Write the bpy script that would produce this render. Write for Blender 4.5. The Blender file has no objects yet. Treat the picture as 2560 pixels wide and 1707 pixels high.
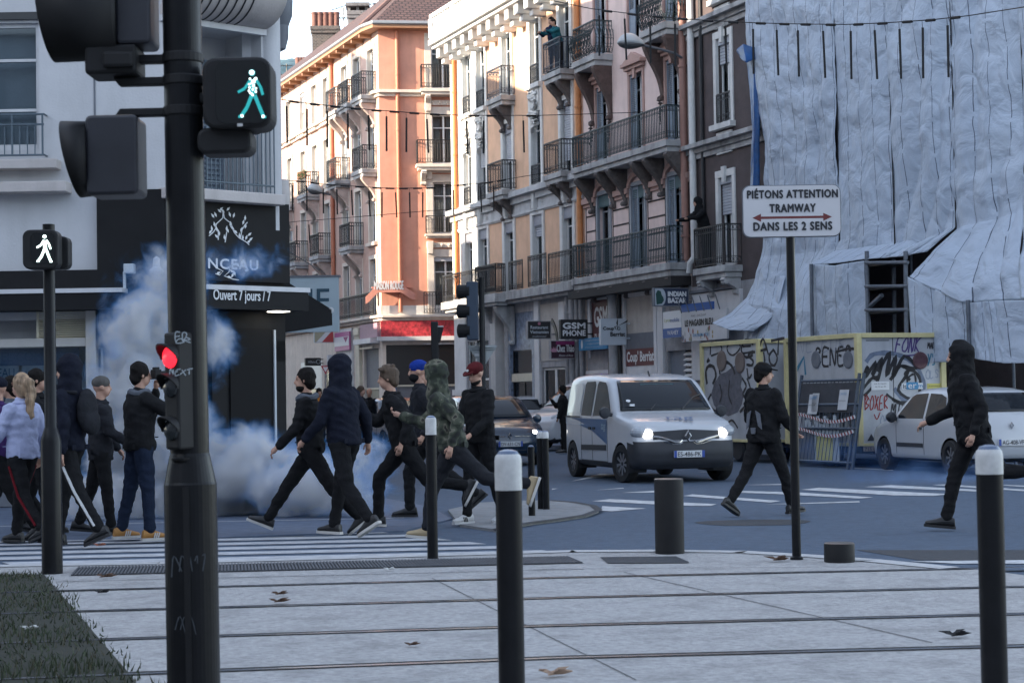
import bpy, bmesh, math, random
from mathutils import Vector as V, Matrix as M, noise, Quaternion
R=math.radians; PI=math.pi
random.seed(7)
sc=bpy.context.scene
COL=sc.collection
# ------------------------------------------------------------------ camera, sky, sun, exposure
CAMH=1.41; FPX=4693.0
cam_d=bpy.data.cameras.new('camera'); cam=bpy.data.objects.new('camera',cam_d); COL.objects.link(cam)
cam_d.sensor_width=36; cam_d.lens=36*FPX/2560; cam_d.clip_end=6000; cam_d.clip_start=.1
PITCH,ROLL=R(1.74),R(0.9)
cam.matrix_world=M.Translation((0,0,CAMH))@M.Rotation(R(90)+PITCH,4,'X')@M.Rotation(-ROLL,4,'Z')
cam_d.dof.use_dof=True; cam_d.dof.focus_distance=26; cam_d.dof.aperture_fstop=9
sc.camera=cam
SUN_EL=R(20)
sun_dir=V((-.93,-.367,0)).normalized()            # horizontal direction towards the sun
w=bpy.data.worlds.new('World'); sc.world=w; w.use_nodes=True
nt=w.node_tree; bg=nt.nodes['Background']
sky=nt.nodes.new('ShaderNodeTexSky'); sky.sky_type='NISHITA'; sky.sun_disc=False
sky.sun_elevation=SUN_EL; sky.sun_rotation=math.atan2(sun_dir.x,sun_dir.y)
sky.air_density=1.0; sky.dust_density=.6; sky.ozone_density=2.0
hs=nt.nodes.new('ShaderNodeHueSaturation'); hs.inputs['Saturation'].default_value=.6
nt.links.new(sky.outputs[0],hs.inputs['Color']); nt.links.new(hs.outputs[0],bg.inputs[0]); bg.inputs[1].default_value=.15
sd=bpy.data.lights.new('sun','SUN'); so=bpy.data.objects.new('sun',sd); COL.objects.link(so)
sd.energy=4.2; sd.angle=R(.53); sd.color=(1,.83,.64)
tosun=V((sun_dir.x*math.cos(SUN_EL),sun_dir.y*math.cos(SUN_EL),math.sin(SUN_EL)))
so.rotation_euler=tosun.to_track_quat('Z','Y').to_euler()
sc.view_settings.view_transform='Standard'; sc.view_settings.look='None'
sc.view_settings.exposure=1.95; sc.view_settings.gamma=1
sc.render.engine='CYCLES'
cy=sc.cycles; cy.use_denoising=True; cy.max_bounces=8; cy.diffuse_bounces=4; cy.glossy_bounces=3
cy.transmission_bounces=4; cy.volume_bounces=2; cy.transparent_max_bounces=12
cy.volume_step_rate=1.0; cy.volume_max_steps=96
cy.sample_clamp_indirect=6
# ------------------------------------------------------------------ measuring the photograph: pixel (2560 wide) -> point in the place
_f=V((0,math.cos(PITCH),math.sin(PITCH))); _r=V((1,0,0)); _u=V((0,-math.sin(PITCH),math.cos(PITCH)))
_R=_r*math.cos(ROLL)-_u*math.sin(ROLL); _U=_r*math.sin(ROLL)+_u*math.cos(ROLL)
CP=V((0,0,CAMH))
def ray(x,y): return _f+_R*((x-1280)/FPX)-_U*((y-853.5)/FPX)
def G(x,y,z=0.0):
    d=ray(x,y); return CP+d*((z-CAMH)/d.z)
def at(x,y,Y):
    d=ray(x,y); return CP+d*(Y/d.y)
def on(x,y,P,n):
    d=ray(x,y); return CP+d*((V(P)-CP).dot(n)/d.dot(n))
# ------------------------------------------------------------------ materials
MATS={}
def mat(name,c,rough=.6,var=.0,scale=4.0,bump=0.0,bscale=None,metal=0.0,spec=.5,emit=None,estr=0.0,stain=0.0,stretch=None,coat=0.0,detail=6):
    if name in MATS: return MATS[name]
    m=bpy.data.materials.new(name); m.use_nodes=True; MATS[name]=m
    t=m.node_tree; b=t.nodes['Principled BSDF']
    b.inputs['Base Color'].default_value=(*c,1); b.inputs['Roughness'].default_value=rough
    b.inputs['Metallic'].default_value=metal; b.inputs['Specular IOR Level'].default_value=spec
    if coat: b.inputs['Coat Weight'].default_value=coat; b.inputs['Coat Roughness'].default_value=.05
    if emit: b.inputs['Emission Color'].default_value=(*emit,1); b.inputs['Emission Strength'].default_value=estr
    if var or bump or stain:
        tc=t.nodes.new('ShaderNodeTexCoord'); src=tc.outputs['Object']
        if stretch:
            mp=t.nodes.new('ShaderNodeMapping'); mp.inputs['Scale'].default_value=stretch
            t.links.new(src,mp.inputs[0]); src=mp.outputs[0]
        n=t.nodes.new('ShaderNodeTexNoise'); n.inputs['Scale'].default_value=scale; n.inputs['Detail'].default_value=detail; n.inputs['Roughness'].default_value=.65
        t.links.new(src,n.inputs['Vector'])
        if var:
            cr=t.nodes.new('ShaderNodeValToRGB'); e=cr.color_ramp.elements
            e[0].position=.3; e[1].position=.7
            e[0].color=(*[max(0,k*(1-var)) for k in c],1); e[1].color=(*[min(1,k*(1+var)) for k in c],1)
            t.links.new(n.outputs['Fac'],cr.inputs['Fac']); out=cr.outputs['Color']
            if stain:
                n2=t.nodes.new('ShaderNodeTexNoise'); n2.inputs['Scale'].default_value=1.3; n2.inputs['Detail'].default_value=8
                mp2=t.nodes.new('ShaderNodeMapping'); mp2.inputs['Scale'].default_value=(2.2,2.2,.35)
                t.links.new(tc.outputs['Object'],mp2.inputs[0]); t.links.new(mp2.outputs[0],n2.inputs['Vector'])
                r2=t.nodes.new('ShaderNodeValToRGB'); r2.color_ramp.elements[0].position=.48; r2.color_ramp.elements[1].position=.75
                r2.color_ramp.elements[0].color=(0,0,0,1); r2.color_ramp.elements[1].color=(stain,stain,stain,1)
                t.links.new(n2.outputs['Fac'],r2.inputs['Fac'])
                mx=t.nodes.new('ShaderNodeMix'); mx.data_type='RGBA'
                t.links.new(r2.outputs['Color'],mx.inputs[0]); t.links.new(out,mx.inputs[6])
                mx.inputs[7].default_value=(*[k*.35 for k in c],1); out=mx.outputs[2]
            t.links.new(out,b.inputs['Base Color'])
        if bump:
            nb=n
            if bscale:
                nb=t.nodes.new('ShaderNodeTexNoise'); nb.inputs['Scale'].default_value=bscale; nb.inputs['Detail'].default_value=5
                t.links.new(src,nb.inputs['Vector'])
            bp=t.nodes.new('ShaderNodeBump'); bp.inputs['Strength'].default_value=min(1,bump); bp.inputs['Distance'].default_value=.02
            t.links.new(nb.outputs['Fac'],bp.inputs['Height']); t.links.new(bp.outputs[0],b.inputs['Normal'])
    return m
def emis(name,c,s,base=(.02,.02,.02)): return mat(name,base,.3,emit=c,estr=s)
# ------------------------------------------------------------------ mesh builder
class MB:
    def __init__(s): s.v=[]; s.f=[]; s.m=[]; s.uv=None
    def add(s,vs,fs,m=0):
        o=len(s.v); s.v+= [tuple(p) for p in vs]
        for f in fs: s.f.append([i+o for i in f]); s.m.append(m)
    def poly(s,pts,m=0): s.add(pts,[list(range(len(pts)))],m)
    def box(s,x0,x1,y0,y1,z0,z1,m=0):
        p=[(x,y,z) for z in (z0,z1) for y in (y0,y1) for x in (x0,x1)]
        s.add(p,[(0,2,3,1),(4,5,7,6),(0,1,5,4),(2,6,7,3),(0,4,6,2),(1,3,7,5)],m)
    def obox(s,c,sx,sy,sz,rot=None,m=0):
        p=[V((x,y,z)) for z in (-sz/2,sz/2) for y in (-sy/2,sy/2) for x in (-sx/2,sx/2)]
        if rot: p=[rot@q for q in p]
        s.add([V(c)+q for q in p],[(0,2,3,1),(4,5,7,6),(0,1,5,4),(2,6,7,3),(0,4,6,2),(1,3,7,5)],m)
    def tube(s,pts,r,n=6,m=0,caps=True,closed=False):
        pts=[V(p) for p in pts]; k=len(pts); rs=r if isinstance(r,(list,tuple)) else [r]*k
        rings=[]; ref=None
        for i,p in enumerate(pts):
            if closed: t=pts[(i+1)%k]-pts[i-1]
            else: t=pts[min(i+1,k-1)]-pts[max(i-1,0)]
            if t.length<1e-9: t=V((0,0,1))
            t.normalize()
            if ref is None:
                ref=V((0,0,1)) if abs(t.z)<.9 else V((1,0,0))
            a=t.cross(ref)
            if a.length<1e-6: a=t.cross(V((0,1,0)))
            a.normalize(); b=t.cross(a).normalized(); ref=-b if False else ref
            rings.append([p+(a*math.cos(2*PI*j/n+PI/n)+b*math.sin(2*PI*j/n+PI/n))*rs[i] for j in range(n)])
        vs=[q for rg in rings for q in rg]; fs=[]
        for i in range(k if closed else k-1):
            i2=(i+1)%k
            for j in range(n): fs.append((i*n+j,i*n+(j+1)%n,i2*n+(j+1)%n,i2*n+j))
        if caps and not closed: fs.append(list(range(n))[::-1]); fs.append([(k-1)*n+j for j in range(n)])
        s.add(vs,fs,m)
    def lathe(s,prof,c=(0,0,0),n=24,m=0,caps=True,axis=None):
        c=V(c); vs=[]; k=len(prof)
        q=V((0,0,1)).rotation_difference(V(axis)) if axis else None
        for r,z in prof:
            for j in range(n):
                p=V((r*math.cos(2*PI*j/n),r*math.sin(2*PI*j/n),z))
                vs.append(c+(q@p if q else p))
        fs=[(i*n+j,i*n+(j+1)%n,(i+1)*n+(j+1)%n,(i+1)*n+j) for i in range(k-1) for j in range(n)]
        if caps: fs.append(list(range(n))[::-1]); fs.append([(k-1)*n+j for j in range(n)])
        s.add(vs,fs,m)
    def prism(s,poly,o,u,v,w,m=0):          # 2-D outline in (u,v) thickened along w
        o,u,v,w=V(o),V(u),V(v),V(w); n=len(poly)
        a=[o+u*p[0]+v*p[1] for p in poly]; b=[q+w for q in a]
        s.add(a+b,[list(range(n))[::-1],[n+i for i in range(n)]]+[(i,(i+1)%n,n+(i+1)%n,n+i) for i in range(n)],m)
    def grid(s,fn,nu,nv,m=0):
        vs=[fn(i/nu,j/nv) for j in range(nv+1) for i in range(nu+1)]
        s.add(vs,[(j*(nu+1)+i,j*(nu+1)+i+1,(j+1)*(nu+1)+i+1,(j+1)*(nu+1)+i) for j in range(nv) for i in range(nu)],m)
    def wall(s,x0,x1,z0,z1,holes=(),y=0.0,depth=.22,m=0,mr=None):   # wall with real openings and reveals
        mr=m if mr is None else mr
        xs=sorted({x0,x1,*[h[0] for h in holes],*[h[1] for h in holes]}); zs=sorted({z0,z1,*[h[2] for h in holes],*[h[3] for h in holes]})
        xs=[x for x in xs if x0<=x<=x1]; zs=[z for z in zs if z0<=z<=z1]
        for i in range(len(xs)-1):
            for j in range(len(zs)-1):
                cx,cz=(xs[i]+xs[i+1])/2,(zs[j]+zs[j+1])/2
                if any(h[0]<cx<h[1] and h[2]<cz<h[3] for h in holes): continue
                s.poly([(xs[i],y,zs[j]),(xs[i+1],y,zs[j]),(xs[i+1],y,zs[j+1]),(xs[i],y,zs[j+1])],m)
        for a,b,c,d in [h[:4] for h in holes]:
            Y=y+depth
            s.poly([(a,y,c),(a,Y,c),(a,Y,d),(a,y,d)],mr); s.poly([(b,y,c),(b,y,d),(b,Y,d),(b,Y,c)],mr)
            s.poly([(a,y,d),(a,Y,d),(b,Y,d),(b,y,d)],mr); s.poly([(a,y,c),(b,y,c),(b,Y,c),(a,Y,c)],mr)
    def build(s,name,mats,parent=None,loc=None,rotz=0,smooth=False,bev=0,label=None):
        me=bpy.data.meshes.new(name); me.from_pydata(s.v,[],s.f); 
        if not isinstance(mats,(list,tuple)): mats=[mats]
        for q in mats: me.materials.append(q)
        if len(mats)>1: me.polygons.foreach_set('material_index',[min(k,len(mats)-1) for k in s.m])
        if smooth:
            me.polygons.foreach_set('use_smooth',[True]*len(me.polygons))
            try: me.set_sharp_from_angle(angle=R(38 if smooth is True else smooth))
            except Exception: pass
        if s.uv:
            l=me.uv_layers.new(name='UVMap')
            for lp in me.loops: l.data[lp.index].uv=s.uv[lp.vertex_index]
        me.update(); o=bpy.data.objects.new(name,me); COL.objects.link(o)
        if parent: o.parent=parent
        if loc: o.location=loc
        if rotz: o.rotation_euler.z=rotz
        if bev:
            b=o.modifiers.new('bevel','BEVEL'); b.width=bev; b.segments=2; b.limit_method='ANGLE'; b.angle_limit=R(50)
        if label: o['label']=label
        return o
def tag(o,label,cat,group=None):
    o['label']=label; o['category']=cat
    if group: o['group']=group
    return o
def kind(o,k): o['kind']=k; return o
def thing(name,label,cat,loc=(0,0,0),rotz=0,group=None):
    o=bpy.data.objects.new(name,None); COL.objects.link(o); o.empty_display_size=.2
    o.location=loc; o.rotation_euler=(0,0,rotz); return tag(o,label,cat,group)
def dup(root,loc,rotz,label,group=None):
    r=root.copy(); COL.objects.link(r); r.location=loc; r.rotation_euler=(0,0,rotz); r['label']=label
    if group: r['group']=group
    for ch in root.children:
        c=ch.copy(); COL.objects.link(c); c.parent=r
        for g in ch.children:
            d=g.copy(); COL.objects.link(d); d.parent=c
    return r
def text(parent,s,mat_,o,x=(1,0,0),up=(0,0,1),w=None,h=None,size=1.0,name='lettering',bold=.0,ext=.004,align='CENTER',spacing=1.0,shear=0,thick=0):
    cu=bpy.data.curves.new(name,'FONT'); cu.body=s; cu.align_x='CENTER'; cu.align_y='CENTER'; cu.extrude=0; cu.offset=bold
    cu.space_character=spacing; cu.resolution_u=3; cu.shear=shear
    t=bpy.data.objects.new(name,cu); COL.objects.link(t)
    dg=bpy.context.evaluated_depsgraph_get(); me=bpy.data.meshes.new_from_object(t.evaluated_get(dg))
    bpy.data.objects.remove(t); bpy.data.curves.remove(cu)
    xs=[q.co.x for q in me.vertices]; ys=[q.co.y for q in me.vertices]
    if not xs: return None
    cx,cy_=(min(xs)+max(xs))/2,(min(ys)+max(ys))/2; W,H=max(xs)-min(xs),max(ys)-min(ys)
    sx=(w/W) if w else (h/H if h else size); sy=(h/H) if h else sx
    x,up=V(x).normalized(),V(up).normalized(); n=x.cross(up); o=V(o)
    if align=='LEFT': o=o+x*(W*sx/2)
    for q in me.vertices: q.co=o+x*((q.co.x-cx)*sx)+up*((q.co.y-cy_)*sy)+n*ext
    if thick:                      # heavier strokes: the same letters again, a hair to each side and a hair in front
        bm=bmesh.new(); bm.from_mesh(me); src=[(v.co.copy()) for v in bm.verts]; fs=[[v.index for v in f.verts] for f in bm.faces]
        for i,(a,b_) in enumerate(((-1,0),(1,0),(0,1),(0,-1))):
            nv=[bm.verts.new(c+x*(a*thick)+up*(b_*thick)+n*(.0004*(i+1))) for c in src]
            for f in fs: bm.faces.new([nv[j] for j in f])
        bm.to_mesh(me); bm.free()
    me.materials.clear(); me.materials.append(mat_); me.name=name
    ob=bpy.data.objects.new(name,me); COL.objects.link(ob); ob.parent=parent; return ob
def arc(cx,cy,r,a0,a1,n=10,ry=None):
    ry=ry or r
    return [(cx+r*math.cos(R(a0+(a1-a0)*i/n)),cy+ry*math.sin(R(a0+(a1-a0)*i/n))) for i in range(n+1)]
def rrect(x0,x1,z0,z1,r,n=5):
    return arc(x1-r,z1-r,r,0,90,n)+arc(x0+r,z1-r,r,90,180,n)+arc(x0+r,z0+r,r,180,270,n)+arc(x1-r,z0+r,r,270,360,n)
def nz(x,y,z=0,s=1.0,o=4): return noise.fractal(V((x*s,y*s,z*s)),1.0,2.0,o)
# ================================================================== ground, road, tram platform
ASPH=mat('asphalt',(.056,.084,.128),.85,.22,9,.5,60,stain=.25)
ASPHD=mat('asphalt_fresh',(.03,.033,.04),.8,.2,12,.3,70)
CONC=mat('platform_concrete',(.335,.33,.325),.85,.28,22,.6,45,stain=.45)
KERB=mat('kerb_granite',(.42,.42,.42),.8,.15,12,.25)
PAINT=mat('road_paint',(.44,.45,.46),.7,.35,7,.15,50)
STEEL=mat('rail_steel',(.35,.36,.38),.25,.2,8,metal=.9)
GROOVE=mat('rail_groove',(.012,.012,.014),.8)
def sheet(name,pts,m,z,thick=.0):
    b=MB(); pts=[(p[0],p[1]) for p in pts]
    if thick: b.prism(pts,(0,0,z-thick),(1,0,0),(0,1,0),(0,0,thick))
    else: b.poly([(p[0],p[1],z) for p in pts])
    return kind(b.build(name,m),'structure')
b=MB(); b.poly([(-2500,-400,0),(2500,-400,0),(2500,3500,0),(-2500,3500,0)]); kind(b.build('ground',mat('far_ground',(.05,.052,.055),.9,.2,.3)),'structure')
sheet('road',[(-120,-30),(60,-30),(60,160),(-120,160)],ASPH,.004)
# tram platform of light concrete with a rounded nose
g=lambda x,y:(G(x,y).x,G(x,y).y)
edge=[(-60,11.5),g(0,1421),g(400,1414),g(900,1400),g(1430,1384),g(1650,1383),g(1870,1386),g(2050,1397),g(2200,1408),g(2401,1428),g(2480,1436),g(2560,1447),(6.5,13.4),(30,14.5)]
sheet('tram_platform',edge+[(30,-12),(-60,-12)],CONC,.03,.03)
k=MB()
for i in range(1,9):
    a,c=V((*edge[i],0)),V((*edge[i+1],0)); d=(c-a).normalized(); nrm=V((d.y,-d.x,0))*.22
    k.add([a+V((0,0,.036)),c+V((0,0,.036)),c+nrm+V((0,0,.036)),a+nrm+V((0,0,.036))],[(0,3,2,1)])
kind(k.build('platform_kerb',KERB),'structure')
# expansion joints in the platform
k=MB()
def strip(mb,a,c,wd,z,m=0):
    a,c=V((a[0],a[1],z)),V((c[0],c[1],z)); d=(c-a).normalized(); q=V((d.y,-d.x,0))*wd/2
    mb.add([a-q,c-q,c+q,a+q],[(0,3,2,1)],m)
strip(k,g(1080,1455),g(1590,1715),.008,.034); strip(k,g(1560,1440),g(2330,1620),.012,.034); strip(k,g(140,1464),g(1460,1432),.02,.034)
strip(k,(.1,15.2),(3.4,14.9),.012,.034); strip(k,(-1.6,9.4),(-.6,5.5),.012,.034)
kind(k.build('platform_joints',mat('joint',(.06,.06,.065),.9)),'structure')
# corrugated warning strip and the asphalt inset beside it
def inter(a,c,t): return (a[0]+(c[0]-a[0])*t,a[1]+(c[1]-a[1])*t)
A0,A1,B0,B1=g(177,1449),g(1460,1417),g(196,1428),g(1423,1401)
k=MB(); n=150
for i in range(n):
    t0,t1=i/n,(i+.55)/n
    k.prism([inter(A0,A1,t0),inter(A0,A1,t1),inter(B0,B1,t1),inter(B0,B1,t0)],(0,0,.036),(1,0,0),(0,1,0),(0,0,.008),1)
k.add([(*A0,.035),(*A1,.035),(*B1,.035),(*B0,.035)],[(0,1,2,3)],0)
kind(k.build('warning_strip',[mat('strip_dark',(.03,.032,.036),.8,.3,20),mat('strip_rib',(.075,.08,.09),.7,.3,15)]),'structure')
sheet('asphalt_inset',[g(1500,1402),g(1690,1400),g(1722,1414),g(1722,1417),g(1520,1418)],ASPHD,.036)
# rails
RP=[[(141,1488),(1400,1454),(2400,1432)],[(200,1540),(1400,1505.7),(2460,1480)],[(300,1611),(1400,1576.5),(2460,1550)],[(200,1705),(1400,1659),(2460,1632)]]
RL=['tram rail farthest from the camera, set in the concrete','second tram rail back from the kerb, set in the concrete','third tram rail back from the kerb, running through the grass','tram rail nearest the camera, set in concrete and grass']
for pts,lab in zip(RP,RL):
    q=[V((*g(*p),0)) for p in pts]; d0=(q[0]-q[1]).normalized(); d1=(q[2]-q[1]).normalized()
    q=[q[0]+d0*30+V((0,-2,0)),q[0]+d0*8+V((0,-.2,0))]+q+[q[2]+d1*20]
    b=MB()
    for i in range(len(q)-1):
        a,c=q[i],q[i+1]; nn=V((0,1,0))
        strip(b,a+nn*.034,c+nn*.034,.062,.0335,1); strip(b,a-nn*.022,c-nn*.022,.05,.038,0); strip(b,a+nn*.07,c+nn*.07,.03,.0335,1)
    tag(b.build('tram_rail',[STEEL,GROOVE]),lab,'tram rail','tram rails crossing the foreground')
# near zebra crossing (long thin bars), far zebra crossing on the side street
k=MB(); rd=V((1,.085,0)).normalized()
for i in range(7):
    z0=16.28+i*.6; 
    if i==6: z0=19.9
    xl=-4.0-.58*(z0-16.1); xr=.35-.58*(z0-17.0)
    f=lambda x,zz:(x,zz+.085*(x+1.8),.010)
    k.add([f(xl,z0),f(xr,z0),f(xr-.18,z0+.33),f(xl-.18,z0+.33)],[(0,1,2,3)])
kind(k.build('zebra_crossing',mat('worn_paint',(.40,.41,.43),.75,.28,5,.15,50)),'structure')
k=MB(); zp=lambda x,y:(*g(1380+x/1.993,1180+y/1.993),.010)
for pl in [[(200,147),(290,137),(820,162),(790,171),(640,170)],[(655,121),(700,113),(1140,146),(1090,154)],[(885,103),(960,96),(1240,104),(1600,128),(1530,134),(1130,112)],[(1240,90),(1330,80),(1985,112),(1900,121),(1700,118)],[(1555,76),(1690,67),(2135,91),(2120,99)],[(1060,163),(1530,147),(1535,153),(1240,161)],[(1895,66),(1960,63),(2360,90),(2360,98)],[(2150,62),(2360,70),(2360,76)],
  [(95,48),(240,10),(355,17),(210,30)],[(215,92),(355,80),(360,84)],[(345,105),(510,95),(510,104)],[(0,84),(30,84),(0,90)],[(245,195),(250,172),(430,182),(470,184),(300,198)],[(900,8),(1000,14),(1200,25),(1100,20)],[(720,2),(850,-2),(880,2)],[(950,66),(1190,60),(1190,66)],[(1280,-30),(1700,-10),(1700,-6)]]:
    k.poly([zp(*p) for p in pl])
kind(k.build('far_zebra_crossing',PAINT),'structure')
k=MB(); k.poly([(*g(x,y),.010) for x,y in [(2275,1405),(2560,1402),(2700,1401),(2700,1409),(2560,1411),(2390,1411)]]); kind(k.build('road_line',PAINT),'structure')
sheet('dark_asphalt_band',[g(2140,1376),g(2560,1376),g(2760,1378),g(2760,1402),g(2300,1402)],ASPHD,.007)
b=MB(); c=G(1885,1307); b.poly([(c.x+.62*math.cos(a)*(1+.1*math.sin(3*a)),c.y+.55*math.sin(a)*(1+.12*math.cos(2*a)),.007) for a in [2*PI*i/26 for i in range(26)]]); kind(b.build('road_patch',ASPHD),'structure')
# pavement in front of the corner building, with granite edging
PAVE=mat('pavement_slabs',(.080,.105,.155),.75,.2,5,.25,30)
sheet('pavement',[(-60,15),(-9,19.0),g(400,1353),g(753,1339),g(1010,1330),g(1130,1300),(-1.1,24.5),(-2.2,28),(-12,54),(-60,54)],PAVE,.02,.02)
k=MB()
for a,c,wd in [((-30,19.2),g(400,1311),.05),(g(400,1311),g(1010,1299),.05),(g(400,1289),g(760,1286),.04),((-40,16.9),(-9,19.02),.16),((-9,19.02),g(400,1352),.1)]: strip(k,a,c,wd,.0245)
kind(k.build('granite_edging',mat('edging',(.5,.5,.5),.8,.1,8)),'structure')
k=MB(); strip(k,(-9,18.86),g(400,1357),.16,.0085); strip(k,g(400,1357),g(760,1342),.16,.0085); kind(k.build('gutter',ASPHD),'structure')  # gutter strip, with the kerb's shadow put into its darker asphalt
isl=[g(x,y) for x,y in [(1150,1318),(1240,1331),(1330,1313),(1400,1304),(1465,1294),(1497,1282),(1482,1270),(1430,1261),(1375,1257),(1300,1257),(1200,1262),(1120,1280)]]
sheet('traffic_island',isl,mat('island_concrete',(.20,.205,.21),.85,.2,5,.3),.035,.035)
k=MB()
for i in range(1,8): strip(k,isl[i],isl[i+1],.10,.039)
kind(k.build('island_kerb',ASPHD),'structure')
# right-hand pavement below the shops
_e=V((math.sin(R(20.7)),-math.cos(R(20.7)),0)); _n=V((-math.cos(R(20.7)),-math.sin(R(20.7)),0)); F0=V((4.55,48.6,0))
sp=lambda s,o:((F0+_e*s+_n*o).x,(F0+_e*s+_n*o).y)
sheet('shop_pavement',[sp(14,0),sp(14,1.6),sp(-18.6,2.6),sp(-18.6,0)],PAVE,.1,.1)
sheet('corner_pavement',[sp(-27.4,0),sp(-27.4,2.4),sp(-75,2.4),sp(-75,0)],PAVE,.1,.1)
# grass triangle beside the platform
gp=[(-12,14.8),g(0,1445),g(110,1445),g(330,1707),(-.9,6),(-.6,3),(-12,3)]
b=MB(); b.poly([(p[0],p[1],.034) for p in gp]); kind(b.build('soil',mat('soil',(.018,.02,.012),.95,.3,14)),'structure')
b=MB(); rnd=random.Random(3)
def gx(y):
    (x0,y0),(x1,y1)=g(110,1445),g(330,1707); return x0+(x1-x0)*(y-y0)/(y1-y0)
for _ in range(15000):
    y=rnd.uniform(8.3,15.6); xm=gx(y)+rnd.gauss(0,.06); x=xm-abs(rnd.uniform(0,3.4))
    if x<-.30*y: continue
    if noise.noise(V((x*2.2,y*2.2,0)))<-.25 and rnd.random()<.6: continue
    h=rnd.uniform(.015,.05)+.06*max(0,noise.noise(V((x*1.5,y*1.5,5)))); a=rnd.uniform(0,6.28); l=rnd.uniform(.01,.05)
    dx,dy=math.cos(a)*.006,math.sin(a)*.006; ex,ey=rnd.uniform(-l,l),rnd.uniform(-l,l)
    b.add([(x-dx,y-dy,.03),(x+dx,y+dy,.03),(x+ex,y+ey,.03+h)],[(0,1,2)],rnd.choice((0,0,0,1,2)))
o=b.build('grass',[mat('grass_a',(.028,.04,.018),.8),mat('grass_b',(.045,.06,.025),.8),mat('grass_c',(.06,.055,.03),.8)])
tag(o,'dark short grass growing around the tram rails beside the concrete platform','grass'); kind(o,'stuff')
# fallen leaves and litter
LEAF=mat('dry_leaf',(.10,.055,.035),.8,.3,30); LEAFP=mat('pale_leaf',(.35,.24,.17),.8,.2,30); CARD=mat('litter_white',(.6,.6,.58),.7)
def leaf(x,y,s,m,lab,cat='leaf',nm='fallen_leaf',rz=0.4):
    b=MB(); p=G(x,y,.04); n=11; r2=random.Random(x)
    out=[]
    for i in range(n*2):
        a=PI*i/n; rr=s*(1 if i%2==0 else .5)*r2.uniform(.75,1.1); out.append((rr*math.cos(a),rr*.55*math.sin(a),.012+.03*abs(math.sin(a*1.5+rz))*s/.1))
    vs=[(0,0,.012)]+out; b.add(vs,[(0,1+i,1+(i+1)%(2*n)) for i in range(2*n)])
    o=b.build(nm,m,loc=(p.x,p.y,.034),rotz=rz)
    mo=o.modifiers.new('thick','SOLIDIFY'); mo.thickness=.003
    tag(o,lab,cat,'dry leaves lying on the platform')
leaf(1388,1687,.10,LEAFP,'pale curled dry leaf on concrete in front of the nearest rail')
leaf(700,1486,.07,LEAF,'upper of two brown leaves between the first two rails')
leaf(698,1505,.08,LEAF,'lower of two brown leaves between the first two rails')
leaf(1030,1613,.05,LEAF,'small brown leaf between the two nearest rails')
leaf(265,1443,.09,LEAF,'brown leaf on the corrugated strip beside the small signal post')
leaf(255,1482,.07,GROOVE,'black scrap lying on the farthest tram rail near the grass')
leaf(1945,1401,.12,LEAF,'clump of brown leaves beside the pole of the tramway sign')
leaf(2390,1590,.10,GROOVE,'dark twig-like scrap on concrete near the right bollard')
leaf(76,1572,.06,CARD,'white paper scrap lying in the grass','litter','paper_scrap')
leaf(975,1424,.05,CARD,'white scrap on the corrugated strip beside the slim bollard','litter','paper_scrap')
leaf(250,1364,.07,mat('orange_leaf',(.35,.12,.07),.8),'reddish leaf in the gutter beside the tan sneakers')
# wooded hill far behind the roofs
b=MB()
def hf(u,v):
    x=-900+1100*u; y=1300+700*v
    ridge=285*math.exp(-((x+190)/330)**2)*math.sin(PI*min(1,v*1.2+.02))
    return (x,y,max(-2,ridge+7*nz(x,y,0,.02)+5*noise.noise(V((x*.09,y*.09,0)))+3.5*noise.noise(V((x*.25,y*.25,3)))))
b.grid(hf,260,110); kind(b.build('hill',mat('hill_wood_hazed',(.05,.10,.13),.95,.45,.05,detail=10),smooth=True),'structure')  # distance haze is put into the blue-green of the trees
# ================================================================== the row of town houses on the side street
def fac(x,y,off=0.0):
    P=on(x,y,F0+_n*off,_n); return (P-F0).dot(_e),P.z
ROWZ=math.atan2(_e.y,_e.x)
WHT=mat('trim_white',(.60,.60,.585),.75,.10,3,.2,40,stain=.35)
GLS=bpy.data.materials.new('window_glass'); GLS.use_nodes=True
_t=GLS.node_tree; _t.nodes.clear(); _o=_t.nodes.new('ShaderNodeOutputMaterial'); _g=_t.nodes.new('ShaderNodeBsdfGlossy'); _g.inputs['Roughness'].default_value=.03; _g.inputs['Color'].default_value=(.8,.85,.9,1)
_tr=_t.nodes.new('ShaderNodeBsdfTransparent'); _tr.inputs['Color'].default_value=(.72,.77,.8,1); _mx=_t.nodes.new('ShaderNodeMixShader'); _fr=_t.nodes.new('ShaderNodeFresnel'); _fr.inputs['IOR'].default_value=1.4
_t.links.new(_fr.outputs[0],_mx.inputs[0]); _t.links.new(_tr.outputs[0],_mx.inputs[1]); _t.links.new(_g.outputs[0],_mx.inputs[2]); _t.links.new(_mx.outputs[0],_o.inputs[0])
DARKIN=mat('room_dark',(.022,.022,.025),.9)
FRM=mat('frame_white',(.62,.62,.62),.5,.06,10)
FRG=mat('frame_grey',(.22,.24,.27),.5,.1,10)
CURT=mat('curtain',(.5,.48,.45),.9,.2,3,.6,6,stretch=(14,14,.3))
SHUT=mat('roller_shutter',(.40,.42,.46),.6,.08,6)
LOUV=mat('louvred_shutter',(.20,.245,.30),.6,.12,6)
IRON=mat('wrought_iron',(.020,.021,.024),.45,.2,20)
IRONB=mat('wrought_iron_blue',(.028,.040,.062),.4,.25,12)
IRONG=mat('wrought_iron_green',(.010,.028,.035),.45,.3,12)
STONE=mat('balcony_stone',(.36,.36,.36),.85,.25,2.5,.5,20,stain=.85)
DSTONE=mat('bracket_stone',(.10,.085,.08),.85,.3,6,.6,20)
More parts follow.
